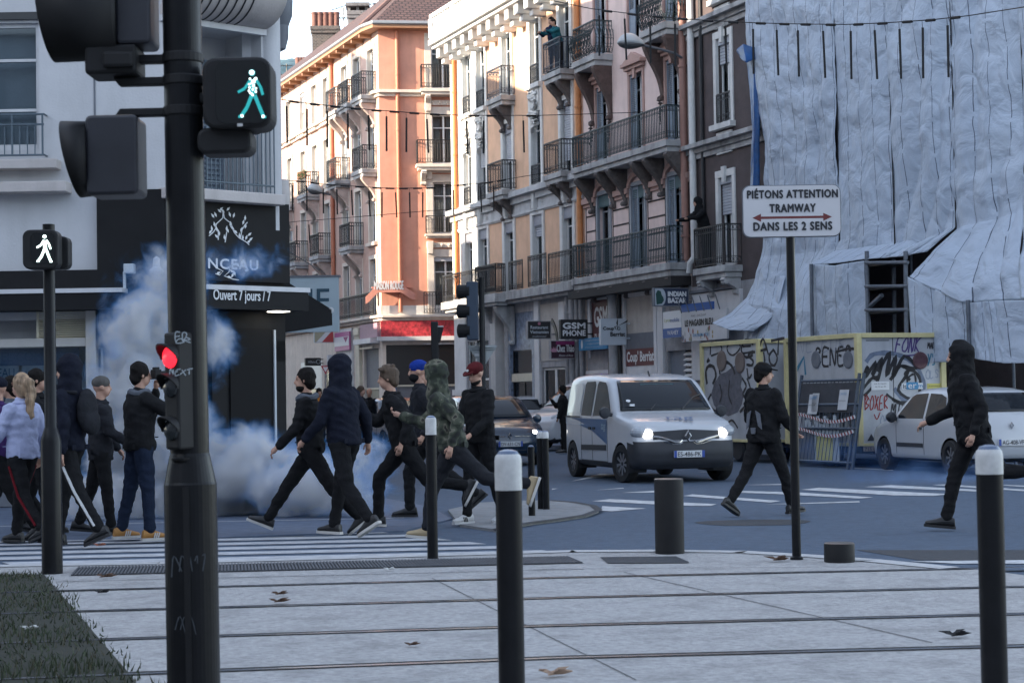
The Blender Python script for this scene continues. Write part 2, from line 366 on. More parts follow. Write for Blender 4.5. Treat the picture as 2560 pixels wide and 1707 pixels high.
def railing_mb(b,pts,h=.95,r=.010,gap=.115,z0=.06,m=0,ornate=True,bulge=0.0):
    pts=[V(p) for p in pts]
    for i in range(len(pts)-1):
        a,c=pts[i],pts[i+1]; L=(c-a).length; d=(c-a)/L; nn=V((d.y,-d.x,0))
        for z,rr in ((h,.022),(z0,.014),(h-.15,.010),(z0+.16,.010)): b.tube([a+V((0,0,z)),c+V((0,0,z))],rr,4,m)
        k=max(2,round(L/gap))
        for j in range(k+1):
            p=a+d*(L*j/k)
            if bulge: b.tube([p+V((0,0,z0)),p+nn*bulge*.8+V((0,0,z0+.22)),p+nn*bulge+V((0,0,z0+.42)),p+nn*bulge*.1+V((0,0,h*.78)),p+V((0,0,h))],r,3,m,caps=False)
            else: b.tube([p+V((0,0,z0)),p+V((0,0,h))],r if j%k else .02,3 if j%k else 4,m,caps=False)
            if ornate and j<k:
                q=p+d*(L/k/2)
                for zc in (h-.075,z0+.08):
                    b.tube([q+d*(.045*math.cos(t))+V((0,0,zc+.055*math.sin(t))) for t in [2*PI*s/6 for s in range(6)]],.008,3,m,closed=True)
                if bulge:
                    for zc in (.3,.55): b.tube([q+nn*bulge*.8+d*(.05*math.cos(t))+V((0,0,z0+zc+.1*math.sin(t))) for t in [2*PI*s/7 for s in range(7)]],.008,3,m,closed=True)
def corbel(b,x,z,d,h,w=.2,m=0):          # S-shaped console under a slab; x centre, z top, d reach, h drop
    n=10; out=[(0,0),(-d,0)]
    for i in range(n+1):
        t=i/n; out.append((-d*(1-t)**1.6*(1+.12*math.sin(t*PI*2))-.04,-.06-(h-.06)*t))
    out.append((0,-h)); b.prism([(-p[0] if False else p[0],p[1]) for p in out],(x-w/2,0,z),(0,1,0),(0,0,1),(w,0,0),m)
    b.tube([(x-w/2-.01,-.08,z-h+.05),(x+w/2+.01,-.08,z-h+.05)],.07,8,m); b.tube([(x-w/2-.01,-d+.06,z-.1),(x+w/2+.01,-d+.06,z-.1)],.07,8,m)
def balcony(root,x0,x1,z,d=.5,t=.2,stone=STONE,iron=IRON,cor=None,cm=None,h=.95,bulge=0,ornate=True,corh=.8,skirt=True):
    rr_=.015 if iron is IRONG else .011
    b=MB(); b.box(x0,x1,-d,0.02,z-t*.55,z); b.box(x0+.06,x1-.06,-d+.06,0.02,z-t,z-t*.55)
    o=b.build('balcony',stone,root,bev=.015)
    r=MB(); railing_mb(r,[(x0+.05,0,z),(x0+.05,-d+.05,z),(x1-.05,-d+.05,z),(x1-.05,0,z)],h,r=rr_,gap=.10,bulge=bulge,ornate=ornate); r.build('railing',iron,o)
    if cor:
        for x in cor:
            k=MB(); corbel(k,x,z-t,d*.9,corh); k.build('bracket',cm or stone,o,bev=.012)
    return o
def window(root,x,z0,w,h,surround=None,smat=None,y=.16,shutter=0,louvre=None,curtain=False,pelmet=None,sill=False,frame=FRM,rail=0,arch=False,transom=.72,side='both',key=False,sw=.14,panes=2):
    x0,x1,z1=x-w/2,x+w/2,z0+h
    b=MB(); f=.055
    b.box(x0,x0+f,y-.03,y+.03,z0,z1); b.box(x1-f,x1,y-.03,y+.03,z0,z1); b.box(x0+f,x1-f,y-.03,y+.03,z1-f,z1); b.box(x0+f,x1-f,y-.03,y+.03,z0,z0+f*1.6)
    for i in range(1,panes): xx=x0+w*i/panes; b.box(xx-.035,xx+.035,y-.032,y+.032,z0+f*1.6,z1-f)
    if transom: b.box(x0+f,x1-f,y-.026,y+.026,z0+h*transom-.02,z0+h*transom+.02)
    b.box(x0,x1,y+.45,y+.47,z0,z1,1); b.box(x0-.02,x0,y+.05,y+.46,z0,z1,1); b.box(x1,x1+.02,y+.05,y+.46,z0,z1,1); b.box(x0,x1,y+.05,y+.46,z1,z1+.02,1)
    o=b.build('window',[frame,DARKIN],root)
    g=MB(); g.box(x0+f,x1-f,y-.004,y+.004,z0+f*1.6,z1-f); g.build('pane',GLS,o)
    if curtain:
        c=MB(); n=28; wd=.30*w if curtain!='full' else w/2-.03
        for sx,sg in ((x0+f,1),(x1-f,-1)):
            vs=[]
            for i in range(n+1):
                xx=sx+sg*wd*i/n
                for zz in (z0+.05,z1-f): vs.append((xx,y+.14+.025*math.sin(i*1.25+sx),zz))
            c.add(vs,[(2*i,2*i+2,2*i+3,2*i+1) for i in range(n)])
        cc=c.build('curtain',CURT,o,smooth=True); so_=cc.modifiers.new('thick','SOLIDIFY'); so_.thickness=.004
    if shutter:
        s=MB(); zt=z1-.02; zb=z1-h*shutter; k=max(2,int((zt-zb)/.07))
        for i in range(k):
            a=zb+(zt-zb)*i/k; s.prism([(0,0),(-.018,.012),(-.018,(zt-zb)/k-.014),(0,(zt-zb)/k-.002)],(x0+.01,y-.06,a),(0,1,0),(0,0,1),(w-.02,0,0))
        s.box(x0,x1,y-.13,y-.04,z1-.16,z1-.001); s.build('roller_shutter',SHUT,o)
    if louvre:
        for sd_ in louvre:
            s=MB(); lw=w*.46; xa=x0-lw*.04 if sd_=='l' else x1-lw*.96; yy=.015
            s.box(xa,xa+.05,yy,yy+.035,z0,z1); s.box(xa+lw-.05,xa+lw,yy,yy+.035,z0,z1)
            for zz in (z0,z0+h*.35,z1-.09): s.box(xa+.05,xa+lw-.05,yy,yy+.035,zz,zz+.09)
            s.box(xa+.05,xa+lw-.05,yy+.012,yy+.025,z0+.09,z0+h*.35)
            k=int((h*.65-.2)/.05)
            for i in range(k): a=z0+h*.35+.1+i*.05; s.prism([(0,0),(.03,.03),(.03,.036),(0,.008)],(xa+.05,yy,a),(0,1,0),(0,0,1),(lw-.1,0,0))
            s.build('shutter',LOUV,o)
    if pelmet:
        s=MB(); n=9; pts=[(x0+.01,z1+.02),(x0+.01,z1-.22)]
        for i in range(n): a=x0+.01+(w-.02)*i/n; c2=(w-.02)/n; pts+= [(a,z1-.30),(a+c2*.5,z1-.36),(a+c2*.98,z1-.30),(a+c2*.99,z1-.22)]
        pts.append((x1-.01,z1+.02)); s.prism(pts,(0,.02,0),(1,0,0),(0,0,1),(0,.03,0)); s.build('pelmet',pelmet,o)
    if surround:
        s=MB(); p=-.04
        s.box(x0-sw,x0,p,.05,z0,z1); s.box(x1,x1+sw,p,.05,z0,z1); s.box(x0-sw,x1+sw,p-.004,.05,z1,z1+sw*1.2)
        if key: s.prism([(-.09,.26),(.09,.26),(.06,-.14),(-.06,-.14)],(x,p-.06,z1),(1,0,0),(0,0,1),(0,.08,0))
        if sill: s.box(x0-sw-.06,x1+sw+.06,-.16,.1,z0-.14,z0)
        s.build('surround',smat or WHT,o,bev=.008)
    if rail:
        r=MB(); railing_mb(r,[(x0,-.03,z0),(x1,-.03,z0)],rail,gap=.09); r.build('railing',IRONB if rail<.6 else IRON,o)
    return o
def block(mb,x0,x1,z0,z1,y0,y1,m=0):     # body behind a facade sheet
    mb.box(x0,x1,y0,y1,z0,z1,m)
# ------------------------------------------------------------------ peach house
S0=-18.5; P=lambda s:s-S0
PEACH=mat('peach_stucco',(.66,.42,.28),.85,.13,1.6,.25,30,stain=.25)
ph=thing('apartment_building','peach stucco apartment house with white window strips and small iron balconies','building',F0+_e*S0,ROWZ)
colA,colB,colC,colD,colE=[P(s) for s in (-7.95,-10.42,-12.95,-15.42,-16.85)]
rows=[(4.86,2.28),(8.06,2.3),(11.2,2.05)]
holes=[(c-.42,c+.42,z,z+h) for c in (colA,colB,colC,colD,colE) for z,h in rows]
W=P(-6.70)
b=MB(); b.wall(0,W,4.5,14.0,holes,0,.3,0,1); b.box(.02,W-.02,.75,11,0,17,0); b.box(0,.02,0,.8,4.5,14,1); b.box(W-.02,W,0,.8,0,16.5,0)
b.build('wall',[PEACH,WHT],ph)
b=MB()
for c in (colA,colB,colC,colD,colE):
    for s_ in (-1,1): b.box(c+s_*.5-.085,c+s_*.5+.085,-.05,.06,4.8,13.3)
b.box(0,.55,-.06,.06,4.8,13.3); b.box(P(-17.75),P(-17.35),-.03,.06,4.8,13.3)
b.box(colE+.58,colD-.58,-.025,.06,4.8,13.3)
b.build('pilaster',WHT,ph,bev=.01)
b=MB(); b.box(0,W,-.05,.06,7.2,7.62); b.box(0,W,-.14,.06,7.62,7.82); b.box(0,W,-.30,.06,7.82,8.0); b.box(0,W,-.08,.06,7.24,7.32)
b.build('string_course',mat('trim_grey',(.46,.47,.48),.8,.12,3,.3,30,stain=.45),ph,bev=.012)
for c in (colA,colB,colC,colD,colE):
    k=MB(); k.prism([(-.13,0),(.13,0),(.09,-.62),(-.09,-.62)],(c,-.16,7.86),(1,0,0),(0,0,1),(0,.2,0)); k.tube([(c-.07,-.17,7.8),(c-.05,-.17,7.3)],.035,6); k.tube([(c+.07,-.17,7.8),(c+.05,-.17,7.3)],.035,6); k.build('keystone',WHT,ph)
b=MB(); b.box(0,W,-.08,.06,13.3,13.6); b.box(0,W,-.85,.06,13.82,14.02); b.box(0,W,-.72,.06,13.7,13.82)
b.box(0,W,-.8,-.62,14.02,14.12); b.box(0,W,-.8,-.62,14.78,14.92); b.build('cornice',WHT,ph,bev=.012)
n=int(W/.26); b=MB()
for i in range(n+1):
    x=.05+(W-.1)*i/n
    if i%9==0: b.box(x-.18,x+.18,-.79,-.63,14.12,14.78)
    else: b.lathe([(.05,14.12),(.08,14.28),(.035,14.5),(.06,14.7),(.05,14.78)],(x,-.71,0),6,caps=False)
b.build('balustrade',WHT,ph)
b=MB()
for i in range(14):
    x=.35+(W-.7)*i/13; b.box(x-.17,x+.17,-.62,.06,13.36,13.72); b.box(x-.14,x+.14,-.44,.06,13.16,13.36)
b.build('corbel_row',WHT,ph,bev=.02)
PELG=mat('pelmet_grey',(.24,.25,.29),.5,.1,12)
rnd=random.Random(5)
for ci,c in enumerate((colA,colB,colC,colD,colE)):
    for ri,(z,h) in enumerate(rows):
        balc=ci in (0,2)
        sh={(0,1):.80,(2,1):.55,(2,2):0,(0,0):.0,(3,1):.5,(1,0):.3}.get((ci,ri),0)
        window(ph,c,z,.80,h-.02,surround=True,sw=.12,shutter=sh,pelmet=PELG if ri<2 and sh<.6 else None,sill=(ri==2 and not balc),curtain=(ci+ri)%2==0,rail=0 if balc or ri==0 else .62,transom=.75)
        if ri==2 and not balc:
            k=MB()
            for j in range(16):
                a=j*.8; k.tube([(c-.25+.5*((j*37)%10)/10,-.05,9.75+1.15*j/16),(c+.3*math.sin(a),-.14,9.85+1.15*j/16),(c+.25*math.cos(a*1.7),-.05,9.95+1.1*j/16)],.07,5)
            k.box(c-.36,c+.36,-.06,.05,10.42,11.05); k.build('carved_panel',WHT,ph,smooth=True)
for c in (colA,colC):
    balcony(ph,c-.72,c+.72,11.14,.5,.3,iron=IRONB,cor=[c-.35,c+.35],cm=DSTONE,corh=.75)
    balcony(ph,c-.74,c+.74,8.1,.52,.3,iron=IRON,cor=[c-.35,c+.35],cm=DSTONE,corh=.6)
# first-floor balcony of the peach house: a long slab with two deep consoles
b=MB(); b.box(-.3,W,-.42,.02,4.55,4.82); b.box(-.2,W,-.3,.02,4.44,4.55); bb=b.build('balcony',STONE,ph,bev=.015)
r=MB(); railing_mb(r,[(-.2,-.36,4.8),(P(-12.6),-.36,4.8)],.95); railing_mb(r,[(P(-12.1),-.36,4.8),(P(-10.9),-.36,4.8)],.95); railing_mb(r,[(P(-10.4),-.36,4.8),(P(-8.9),-.36,4.8)],1.0); railing_mb(r,[(P(-8.7),-.36,4.8),(W-.05,-.36,4.8)],.95); r.build('railing',IRON,bb)
b=MB(); b.box(P(-14.3),P(-12.3),-.78,-.41,4.50,4.78); b.box(P(-14.2),P(-12.4),-.7,-.3,4.40,4.50); b2=b.build('balcony',STONE,ph,bev=.015)
r=MB(); railing_mb(r,[(P(-14.25),-.4,4.78),(P(-14.25),-.73,4.78),(P(-12.35),-.73,4.78),(P(-12.35),-.4,4.78)],.95); r.build('railing',IRON,b2)
for x in (P(-13.9),P(-12.7)):
    k=MB(); corbel(k,x,4.4,.62,1.25,.26); k.build('bracket',STONE,b2,bev=.015)
# orange downpipe
def pipe(root,x,y,z0,z1,m,r=.07,step=2.2):
    b=MB(); b.tube([(x,y,z0),(x,y,z1)],r,10)
    z=z0+.6
    while z<z1: b.tube([(x,y,z),(x,y,z+.06)],r*1.25,10); z+=step
    return b.build('downpipe',m,root,smooth=True)
OCH=mat('pipe_ochre',(.50,.20,.07),.6,.15,5)
pipe(ph,P(-17.95),-.1,4.9,13.3,OCH); pipe(ph,W-.12,-.1,4.9,16,OCH,.085)
# attic and roof
b=MB(); b.box(.3,W-.02,.3,.74,14.0,16.6); b.build('attic_wall',WHT,ph); 
b=MB(); b.prism([(-.1,16.6),(4,19.2),(8,19.2),(11.2,16.8),(11.2,16.6)],(0.0,0,0),(0,1,0),(0,0,1),(W,0,0)); b.build('roof',mat('roof_zinc',(.2,.21,.23),.5,.1,4),ph)
# ------------------------------------------------------------------ ground floors: helper that plates the facade between pixels
def z5(x,y): return 1130+x/3.136,640+y/3.136
def zone(xa,xb,ya,yb,f=z5,off=0.0):
    s0,z1=fac(*f(xa,ya),off); s1,z1b=fac(*f(xb,ya),off); _,z0=fac(*f((xa+xb)/2,yb),off); return s0,s1,max(0,z0),fac(*f((xa+xb)/2,ya),off)[1]
def plate(root,name,s0,s1,z0,z1,m,y0=-.03,y1=.05,bev=.0,S=None): 
    b=MB(); b.box(s0-S,s1-S,y0,y1,z0,z1); return b.build(name,m,root,bev=bev)
STN=mat('shop_stone',(.30,.30,.31),.85,.2,3,.4,25,stain=.5); BEIGE=mat('entresol_panel',(.40,.37,.34),.8,.12,3,stain=.3)
MARB=mat('blue_marble',(.16,.20,.27),.35,.6,7,detail=10); BLK=mat('shop_black',(.016,.016,.018),.4); GREYP=mat('shop_grey',(.13,.14,.16),.6,.1,5)
WHP=mat('shop_white',(.55,.55,.56),.6,.08,3,stain=.3); CRM=mat('shop_cream',(.52,.48,.38),.6,.1,4)
def shopwin(root,s0,s1,z0,z1,S,frame=BLK,nv=2,nh=1,items=0,seed=1):
    x0,x1=s0-S,s1-S; b=MB(); f=.06
    b.box(x0,x1,.9,.93,z0,z1,1); b.box(x0,x0+.02,.1,.92,z0,z1,1); b.box(x1-.02,x1,.1,.92,z0,z1,1); b.box(x0,x1,.1,.92,z1-.02,z1,1); b.box(x0,x1,.1,.92,z0,z0+.03,1)
    for i in range(nv+1): xx=x0+(x1-x0)*i/nv; b.box(xx-f/2,xx+f/2,.05,.11,z0,z1)
    for i in range(nh+2): zz=z0+(z1-z0)*i/(nh+1); b.box(x0,x1,.052,.108,zz-f/2,zz+f/2)
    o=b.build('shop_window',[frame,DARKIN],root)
    g=MB(); g.box(x0,x1,.075,.083,z0,z1); g.build('pane',GLS,o)
    if items:
        rn=random.Random(seed); cols=[(.6,.6,.58),(.4,.32,.2),(.1,.2,.4),(.5,.12,.1),(.55,.5,.3),(.3,.4,.45)]
        d=MB()
        for _ in range(items):
            xx=rn.uniform(x0+.1,x1-.3); zz=rn.uniform(z0+.1,z1-.4); ww=rn.uniform(.08,.3); hh=rn.uniform(.1,.4); d.box(xx,min(x1-.05,xx+ww),.2+rn.random()*.4,.62+rn.random()*.1,zz,zz+hh,rn.randrange(6))
        d.build('window_display',[mat('display_%s'%'abcdef'[i],c,.6) for i,c in enumerate(cols)],o)
    return o
# peach ground floor
GF=MB(); xw=[]
a,bq,_,_=zone(40,130,390,860); 
gholes=[(P(-17.2),P(-15.1),.5,3.4),(P(-13.05),P(-10.95),.12,4.15),(P(-10.25),P(-8.2),.12,2.35),(P(-7.8),P(-6.95),.12,2.5)]
b=MB(); b.wall(0,W,0,4.5,gholes,0,.5,0,0); b.build('ground_floor_wall',STN,ph)
plate(ph,'wall_render',-18.5,-17.3,0,4.4,WHP,-.04,.02,S=S0); plate(ph,'shop_sill',-17.3,-15.0,.1,.75,WHP,-.1,.05,S=S0); plate(ph,'shop_fascia',-18.45,-15.0,1.55,1.75,WHP,-.16,.05,S=S0)
shopwin(ph,-17.2,-15.1,.75,3.4,S0,FRM,3,1,8,1)
for s_ in (-14.75,-14.35,-13.35): plate(ph,'shop_pilaster',s_,s_+.32,0,4.3,STN,-.1,.05,.02,S=S0)
k=MB(); k.box(P(-14.02),P(-13.55),-.34,.04,0,4.4); k.build('shop_pilaster',mat('pale_stone',(.44,.43,.42),.8,.1,4,stain=.4),ph,bev=.03)
plate(ph,'marble_strip',-13.12,-12.9,.1,4.1,MARB,-.06,.04,S=S0); plate(ph,'marble_strip',-10.98,-10.72,.1,4.1,MARB,-.06,.04,S=S0)
plate(ph,'entresol_panel',-12.9,-10.98,2.95,4.15,MARB,.03,.1,S=S0); plate(ph,'shop_lintel',-12.9,-10.98,1.95,2.2,CRM,-.02,.2,S=S0)
shopwin(ph,-12.9,-10.98,.15,1.95,S0,BLK,2,0,26,2); shopwin(ph,-12.9,-10.98,2.2,2.95,S0,BLK,1,0,4,3)
plate(ph,'shop_pilaster',-10.72,-10.32,0,4.45,WHP,-.08,.04,.01,S=S0); plate(ph,'entresol_panel',-10.3,-8.2,2.55,4.3,BEIGE,-.02,.05,S=S0)
k=MB(); k.prism(arc(0,0,.95,8,62,10)+arc(0,0,.80,62,8,10),(P(-9.75),-.05,3.0),(1,0,0),(0,0,1),(0,.04,0)); k.build('arch_moulding',BLK,ph)
plate(ph,'shop_pilaster',-8.75,-8.3,2.6,4.3,WHP,-.05,.03,S=S0)
shopwin(ph,-10.2,-9.3,.15,2.3,S0,FRM,1,0,12,4); shopwin(ph,-9.2,-8.3,.15,2.3,S0,FRM,1,2,4,5); shopwin(ph,-7.8,-6.95,.15,2.45,S0,BLK,1,0)
for s_,r_ in ((-7.95,.07),(-7.55,.10),(-7.2,.06),(-6.85,.07)): pipe(ph,P(s_),-.1,0,4.4,STN,r_,1.1)
BLKS=mat('recess_shade',(.018,.016,.016),.8)
# ------------------------------------------------------------------ pink house
S1=-6.68; Q=lambda s:s-S1
PINK=mat('pink_stucco',(.66,.52,.48),.85,.10,2,.25,30,stain=.25)
pk=thing('apartment_building','pale pink apartment house with long green iron balconies and louvred shutters','building',F0+_e*S1,ROWZ)
cols=[Q(-5.25),Q(-2.9),Q(-.57)]; WP=Q(.30)
prow=[(4.86,2.35),(8.1,2.2),(11.2,2.3)]
holes=[(c-.45,c+.45,z,z+h) for c in cols for z,h in prow]
b=MB(); b.wall(0,WP,4.5,16.5,holes,0,.28,0,0); b.box(.02,WP-.02,.7,11,0,17.5,0); b.box(WP-.02,WP,0,.72,0,16.5); b.build('wall',PINK,pk)
JNT=mat('wall_joint',(.035,.03,.03),.9)
b=MB()
for x0,x1 in ((.12,cols[0]-.62),(cols[0]+.62,cols[1]-.62),(cols[1]+.62,cols[2]-.62),(cols[2]+.62,WP-.05)):
    for z in (5.35,5.78,6.22,6.66): b.box(x0,x1,-.012,.01,z-.022,z+.022)
    b.box(x0-.02,x0+.015,-.012,.01,4.9,7.0); b.box(x1-.015,x1+.02,-.012,.01,4.9,7.0)
b.build('rustication',JNT,pk)
b=MB()
for x0,x1 in ((.0,cols[0]-.55),(cols[0]+.55,cols[1]-.55),(cols[1]+.55,cols[2]-.55),(cols[2]+.55,WP)): b.box(x0,x1,-.12,.03,7.02,7.18); b.box(x0,x1,-.06,.03,6.92,7.02)
b.build('string_course',mat('pink_trim',(.40,.26,.225),.8,.1,4,.3,20),pk,bev=.015)
TEAL=mat('teal_pelmet',(.035,.085,.10),.55,.2,8)
for ri,(z,h) in enumerate(prow):
    for ci,c in enumerate(cols):
        lv=('l',) if not(ri==0 and ci==0) else None
        window(pk,c,z,.86,h-.02,surround=True,smat=MATS['pink_trim'] if ri else FRG,sw=.10,louvre=lv,frame=FRM if ri else FRG,pelmet=TEAL if ri==0 else None,curtain=(ri+ci)%3==1,transom=.8,key=ri==1)
        if ri:
            k=MB(); k.box(c-.66,c+.66,-.2,.02,z+h+.2,z+h+.3); k.box(c-.6,c+.6,-.12,.02,z+h+.1,z+h+.2)
            k.prism([(-.66,0),(0,.26),(.66,0)],(c,-.16,z+h+.3),(1,0,0),(0,0,1),(0,.16,0)); k.build('pediment',MATS['pink_trim'],pk,bev=.012)
        else:
            k=MB(); k.prism(arc(0,0,.58,0,180,12,.42)+arc(0,0,.44,180,0,12,.28),(c,-.1,z+h-.05),(1,0,0),(0,0,1),(0,.14,0)); k.build('arch_moulding',MATS['pink_trim'],pk)
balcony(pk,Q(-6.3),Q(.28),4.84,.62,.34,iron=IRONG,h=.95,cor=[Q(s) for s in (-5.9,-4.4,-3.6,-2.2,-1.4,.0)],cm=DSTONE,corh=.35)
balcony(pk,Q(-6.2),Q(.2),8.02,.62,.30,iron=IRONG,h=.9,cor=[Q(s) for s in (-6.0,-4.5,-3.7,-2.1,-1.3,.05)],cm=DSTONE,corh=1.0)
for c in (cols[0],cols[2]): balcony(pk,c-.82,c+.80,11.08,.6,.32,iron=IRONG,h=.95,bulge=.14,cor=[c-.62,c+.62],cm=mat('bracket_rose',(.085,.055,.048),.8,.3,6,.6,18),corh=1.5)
b=MB()
for c in (cols[0],cols[2]):
    for s_ in (-.62,.62):
        rn=random.Random(int(c*7+s_*9))
        for j in range(9): zz=9.35-.09*j; b.lathe([(.0,-.05),(.09-.008*j,0),(.0,.06)],(c+s_+rn.uniform(-.04,.04),-.08-rn.uniform(0,.06),zz),6)
b.build('garland',DSTONE,pk)
pipe(pk,WP-.1,-.1,4.9,16,mat('pipe_rose',(.28,.15,.12),.6,.1,5),.10)
b=MB(); b.prism([(-.1,17.5),(4,20),(8,20),(11.2,17.6),(11.2,17.4),(-.1,17.4)],(0,0,0),(0,1,0),(0,0,1),(WP,0,0)); b.build('roof',MATS['roof_zinc'],pk)
k=MB(); k.box(.02,WP-.02,-.58,0,4.26,4.495); k.build('soffit_shade',BLKS,pk)  # dark beam box under the balcony, recess shade put into its near-black colour
# pink ground floor
gh=[(Q(-6.4),Q(-4.9),.12,2.1),(Q(-6.3),Q(-5.0),2.75,4.2),(Q(-3.75),Q(-1.9),.6,1.95),(Q(-1.25),Q(.25),.12,2.6)]
b=MB(); b.wall(0,WP,0,4.5,gh,0,.45,0,0); b.build('ground_floor_wall',STN,pk)
plate(pk,'shop_surround',-6.45,-6.3,2.55,4.35,WHP,-.05,.05,S=S1); plate(pk,'shop_surround',-5.0,-4.85,2.55,4.35,WHP,-.05,.05,S=S1); plate(pk,'shop_surround',-6.3,-5.0,4.2,4.36,WHP,-.05,.05,S=S1)
MAR=mat('maroon_panel',(.11,.030,.032),.55,.15,6)
o=plate(pk,'shop_fascia',-6.3,-5.0,2.75,4.2,MAR,.02,.1,S=S1); text(o,'GSM',FRM,(Q(-5.65),.015,3.72),w=.95,h=.55,thick=.02); text(o,'PHONE',FRM,(Q(-5.65),.015,3.05),w=.95,h=.4,bold=.006)
shopwin(pk,-6.4,-4.9,.15,1.5,S1,BLK,2,0,14,7)
k=MB(); n=22
for i in range(n):
    x0,x1=Q(-6.55)+1.75*i/n,Q(-6.55)+1.75*(i+1)/n; k.add([(x0,-.05,2.1),(x1,-.05,2.1),(x1,-.75,1.72),(x0,-.75,1.72)],[(0,3,2,1)],i%2); k.add([(x0,-.75,1.72),(x1,-.75,1.72),(x1,-.76,1.60),((x0+x1)/2,-.76,1.54),(x0,-.76,1.60)],[(0,4,3,2,1)],i%2)
k.box(Q(-6.55),Q(-4.8),-.1,0,2.08,2.18,2); k.build('awning',[mat('awning_red',(.16,.04,.05),.8),mat('awning_rose',(.3,.17,.17),.8),WHP],pk)
for s_,r_ in ((-4.65,.06),(-4.35,.16),(-3.98,.06)): pipe(pk,Q(s_),-.16,0,4.4,MATS['shop_stone'] if r_>.1 else BLK,r_,1.2)
plate(pk,'shop_surround',-3.9,-3.78,.0,4.45,WHP,-.1,.05,S=S1); plate(pk,'shop_surround',-3.78,-1.75,4.15,4.45,WHP,-.1,.05,S=S1); plate(pk,'shop_surround',-1.87,-1.7,0,4.15,WHP,-.1,.05,S=S1)
plate(pk,'entresol_panel',-3.78,-1.87,3.15,4.15,BEIGE,-.02,.05,S=S1); plate(pk,'entresol_panel',-3.78,-1.87,2.72,3.15,GREYP,-.03,.05,S=S1)
o=plate(pk,'shop_fascia',-3.78,-1.87,2.25,2.72,MAR,-.06,.05,S=S1); text(o,"Coup' Berriat",FRM,(Q(-2.82),-.065,2.47),w=1.75,h=.36,thick=.012)
plate(pk,'shop_panel',-3.78,-1.87,1.5,2.25,WHP,-.05,.05,S=S1); shopwin(pk,-3.7,-1.95,.6,1.5,S1,FRM,2,1,9,8)
plate(pk,'shop_pilaster',-1.7,-1.35,0,4.2,WHP,-.08,.05,.01,S=S1); plate(pk,'door',-1.25,-.35,.12,2.6,mat('door_grey',(.14,.165,.20),.5,.1,6),.1,.16,S=S1)
k=MB()
for i in range(17): zz=.2+i*.14; k.prism([(0,0),(-.1,.03),(-.1,.05),(0,.11)],(Q(-.28),.1,zz),(0,1,0),(0,0,1),(.55,0,0))
k.build('shutter',FRM,pk)
# ------------------------------------------------------------------ dark brown house
S2=.32; D=lambda s:s-S2
DBR=mat('brown_stucco',(.075,.058,.058),.85,.25,1.5,.3,20)
dk=thing('apartment_building','narrow dark brown house with white window surrounds beside the tarpaulin','building',F0+_e*S2,ROWZ)
WD=D(6.5); c=D(2.32); drow=[(4.62,2.2),(8.15,2.15),(11.3,2.2)]
b=MB(); b.wall(0,WD,4.2,16,[(c-.4,c+.4,z,z+h) for z,h in drow],0,.25,0,0); b.box(.02,D(14),.6,11,0,16.6); b.build('wall',DBR,dk)
b=MB()
for z in (7.6,10.72): b.box(0,WD,-.12,.03,z-.02,z+.1); b.box(0,WD,-.26,.03,z+.1,z+.22); b.box(0,WD,-.06,.03,z-.16,z-.02)
b.build('string_course',STONE,dk,bev=.012)
b=MB(); b.tube([(.42,-.12,4.9),(.42,-.12,16)],.09,10); b.tube([(.42,-.12,4.95),(.3,-.2,4.8),(.25,-.2,4.55)],.08,8); b.build('downpipe',WHT,dk,smooth=True)
b=MB(); b.tube([(.85,-.05,4.6),(.85,-.05,16)],.05,8); b.build('downpipe',IRON,dk)
for i,(z,h) in enumerate(drow):
    window(dk,c,z,.74,h,surround=True,sw=.15,key=True,shutter=(.42,.3,.2)[i],sill=i>0,curtain=i<2,rail=0 if i==0 else .75,transom=.8)
    if i: plate(dk,'panel',c-.4,c+.4,z-.75,z-.2,WHT,-.05,.02,.01,S=0)
balcony(dk,c-.95,c+.80,4.58,.5,.3,iron=IRON,h=1.0,cor=[c-.7,c+.6],corh=.4)
b=MB(); b.wall(0,WD,0,4.2,[],0,.2); b.build('ground_floor_wall',STN,dk); plate(dk,'shop_panel',.45,3.1,3.0,4.0,WHP,-.08,.02,.01,S=S2); plate(dk,'gutter',.35,3.0,4.02,4.1,GREYP,-.12,.02,.01,S=S2)
plate(dk,'shop_panel',.36,.9,1.8,2.95,WHP,-.08,.03,.01,S=S2)
# ------------------------------------------------------------------ signs hanging on the shops
def blade(xl,xr,yt,yb,mats,name,label,f=z5,off=.2,t=.12,cat='shop sign'):
    s,_=fac(*f(xr,(yt+yb)/2),off); B0=F0+_e*s
    p=on(*f(xl,(yt+yb)/2),B0,_e); o=(p-B0).dot(_n); zt=on(*f((xl+xr)/2,yt),B0,_e).z; zb=on(*f((xl+xr)/2,yb),B0,_e).z
    r=thing(name,label,cat,B0+_n*((o+off)/2)+V((0,0,zb)),ROWZ+PI/2,'shop signs hanging over the pavement')
    wd,h=o-off,zt-zb                   # local x runs towards the wall, -y faces the junction
    b=MB(); b.box(-wd/2,wd/2,-t/2,t/2,0,h,0); fr=.025
    for q in ((-wd/2-fr,-wd/2,-.02,h+.02),(wd/2,wd/2+fr,-.02,h+.02)): b.box(q[0],q[1],-t/2-.01,t/2+.01,q[2],q[3],1)
    b.box(-wd/2,wd/2,-t/2-.01,t/2+.01,h,h+fr,1); b.box(-wd/2,wd/2,-t/2-.01,t/2+.01,-fr,0,1)
    b.box(wd/2,wd/2+off,-.02,.02,h*.8,h*.8+.04,1); b.box(wd/2,wd/2+off,-.02,.02,h*.2,h*.2+.04,1)
    bx=b.build('sign_box',mats,r); return r,wd,h,-t/2-.012
def bt(r,s,m,x,z,w,h,y,**k): return text(r,s,m,(x,y,z),w=w,h=h,**k)
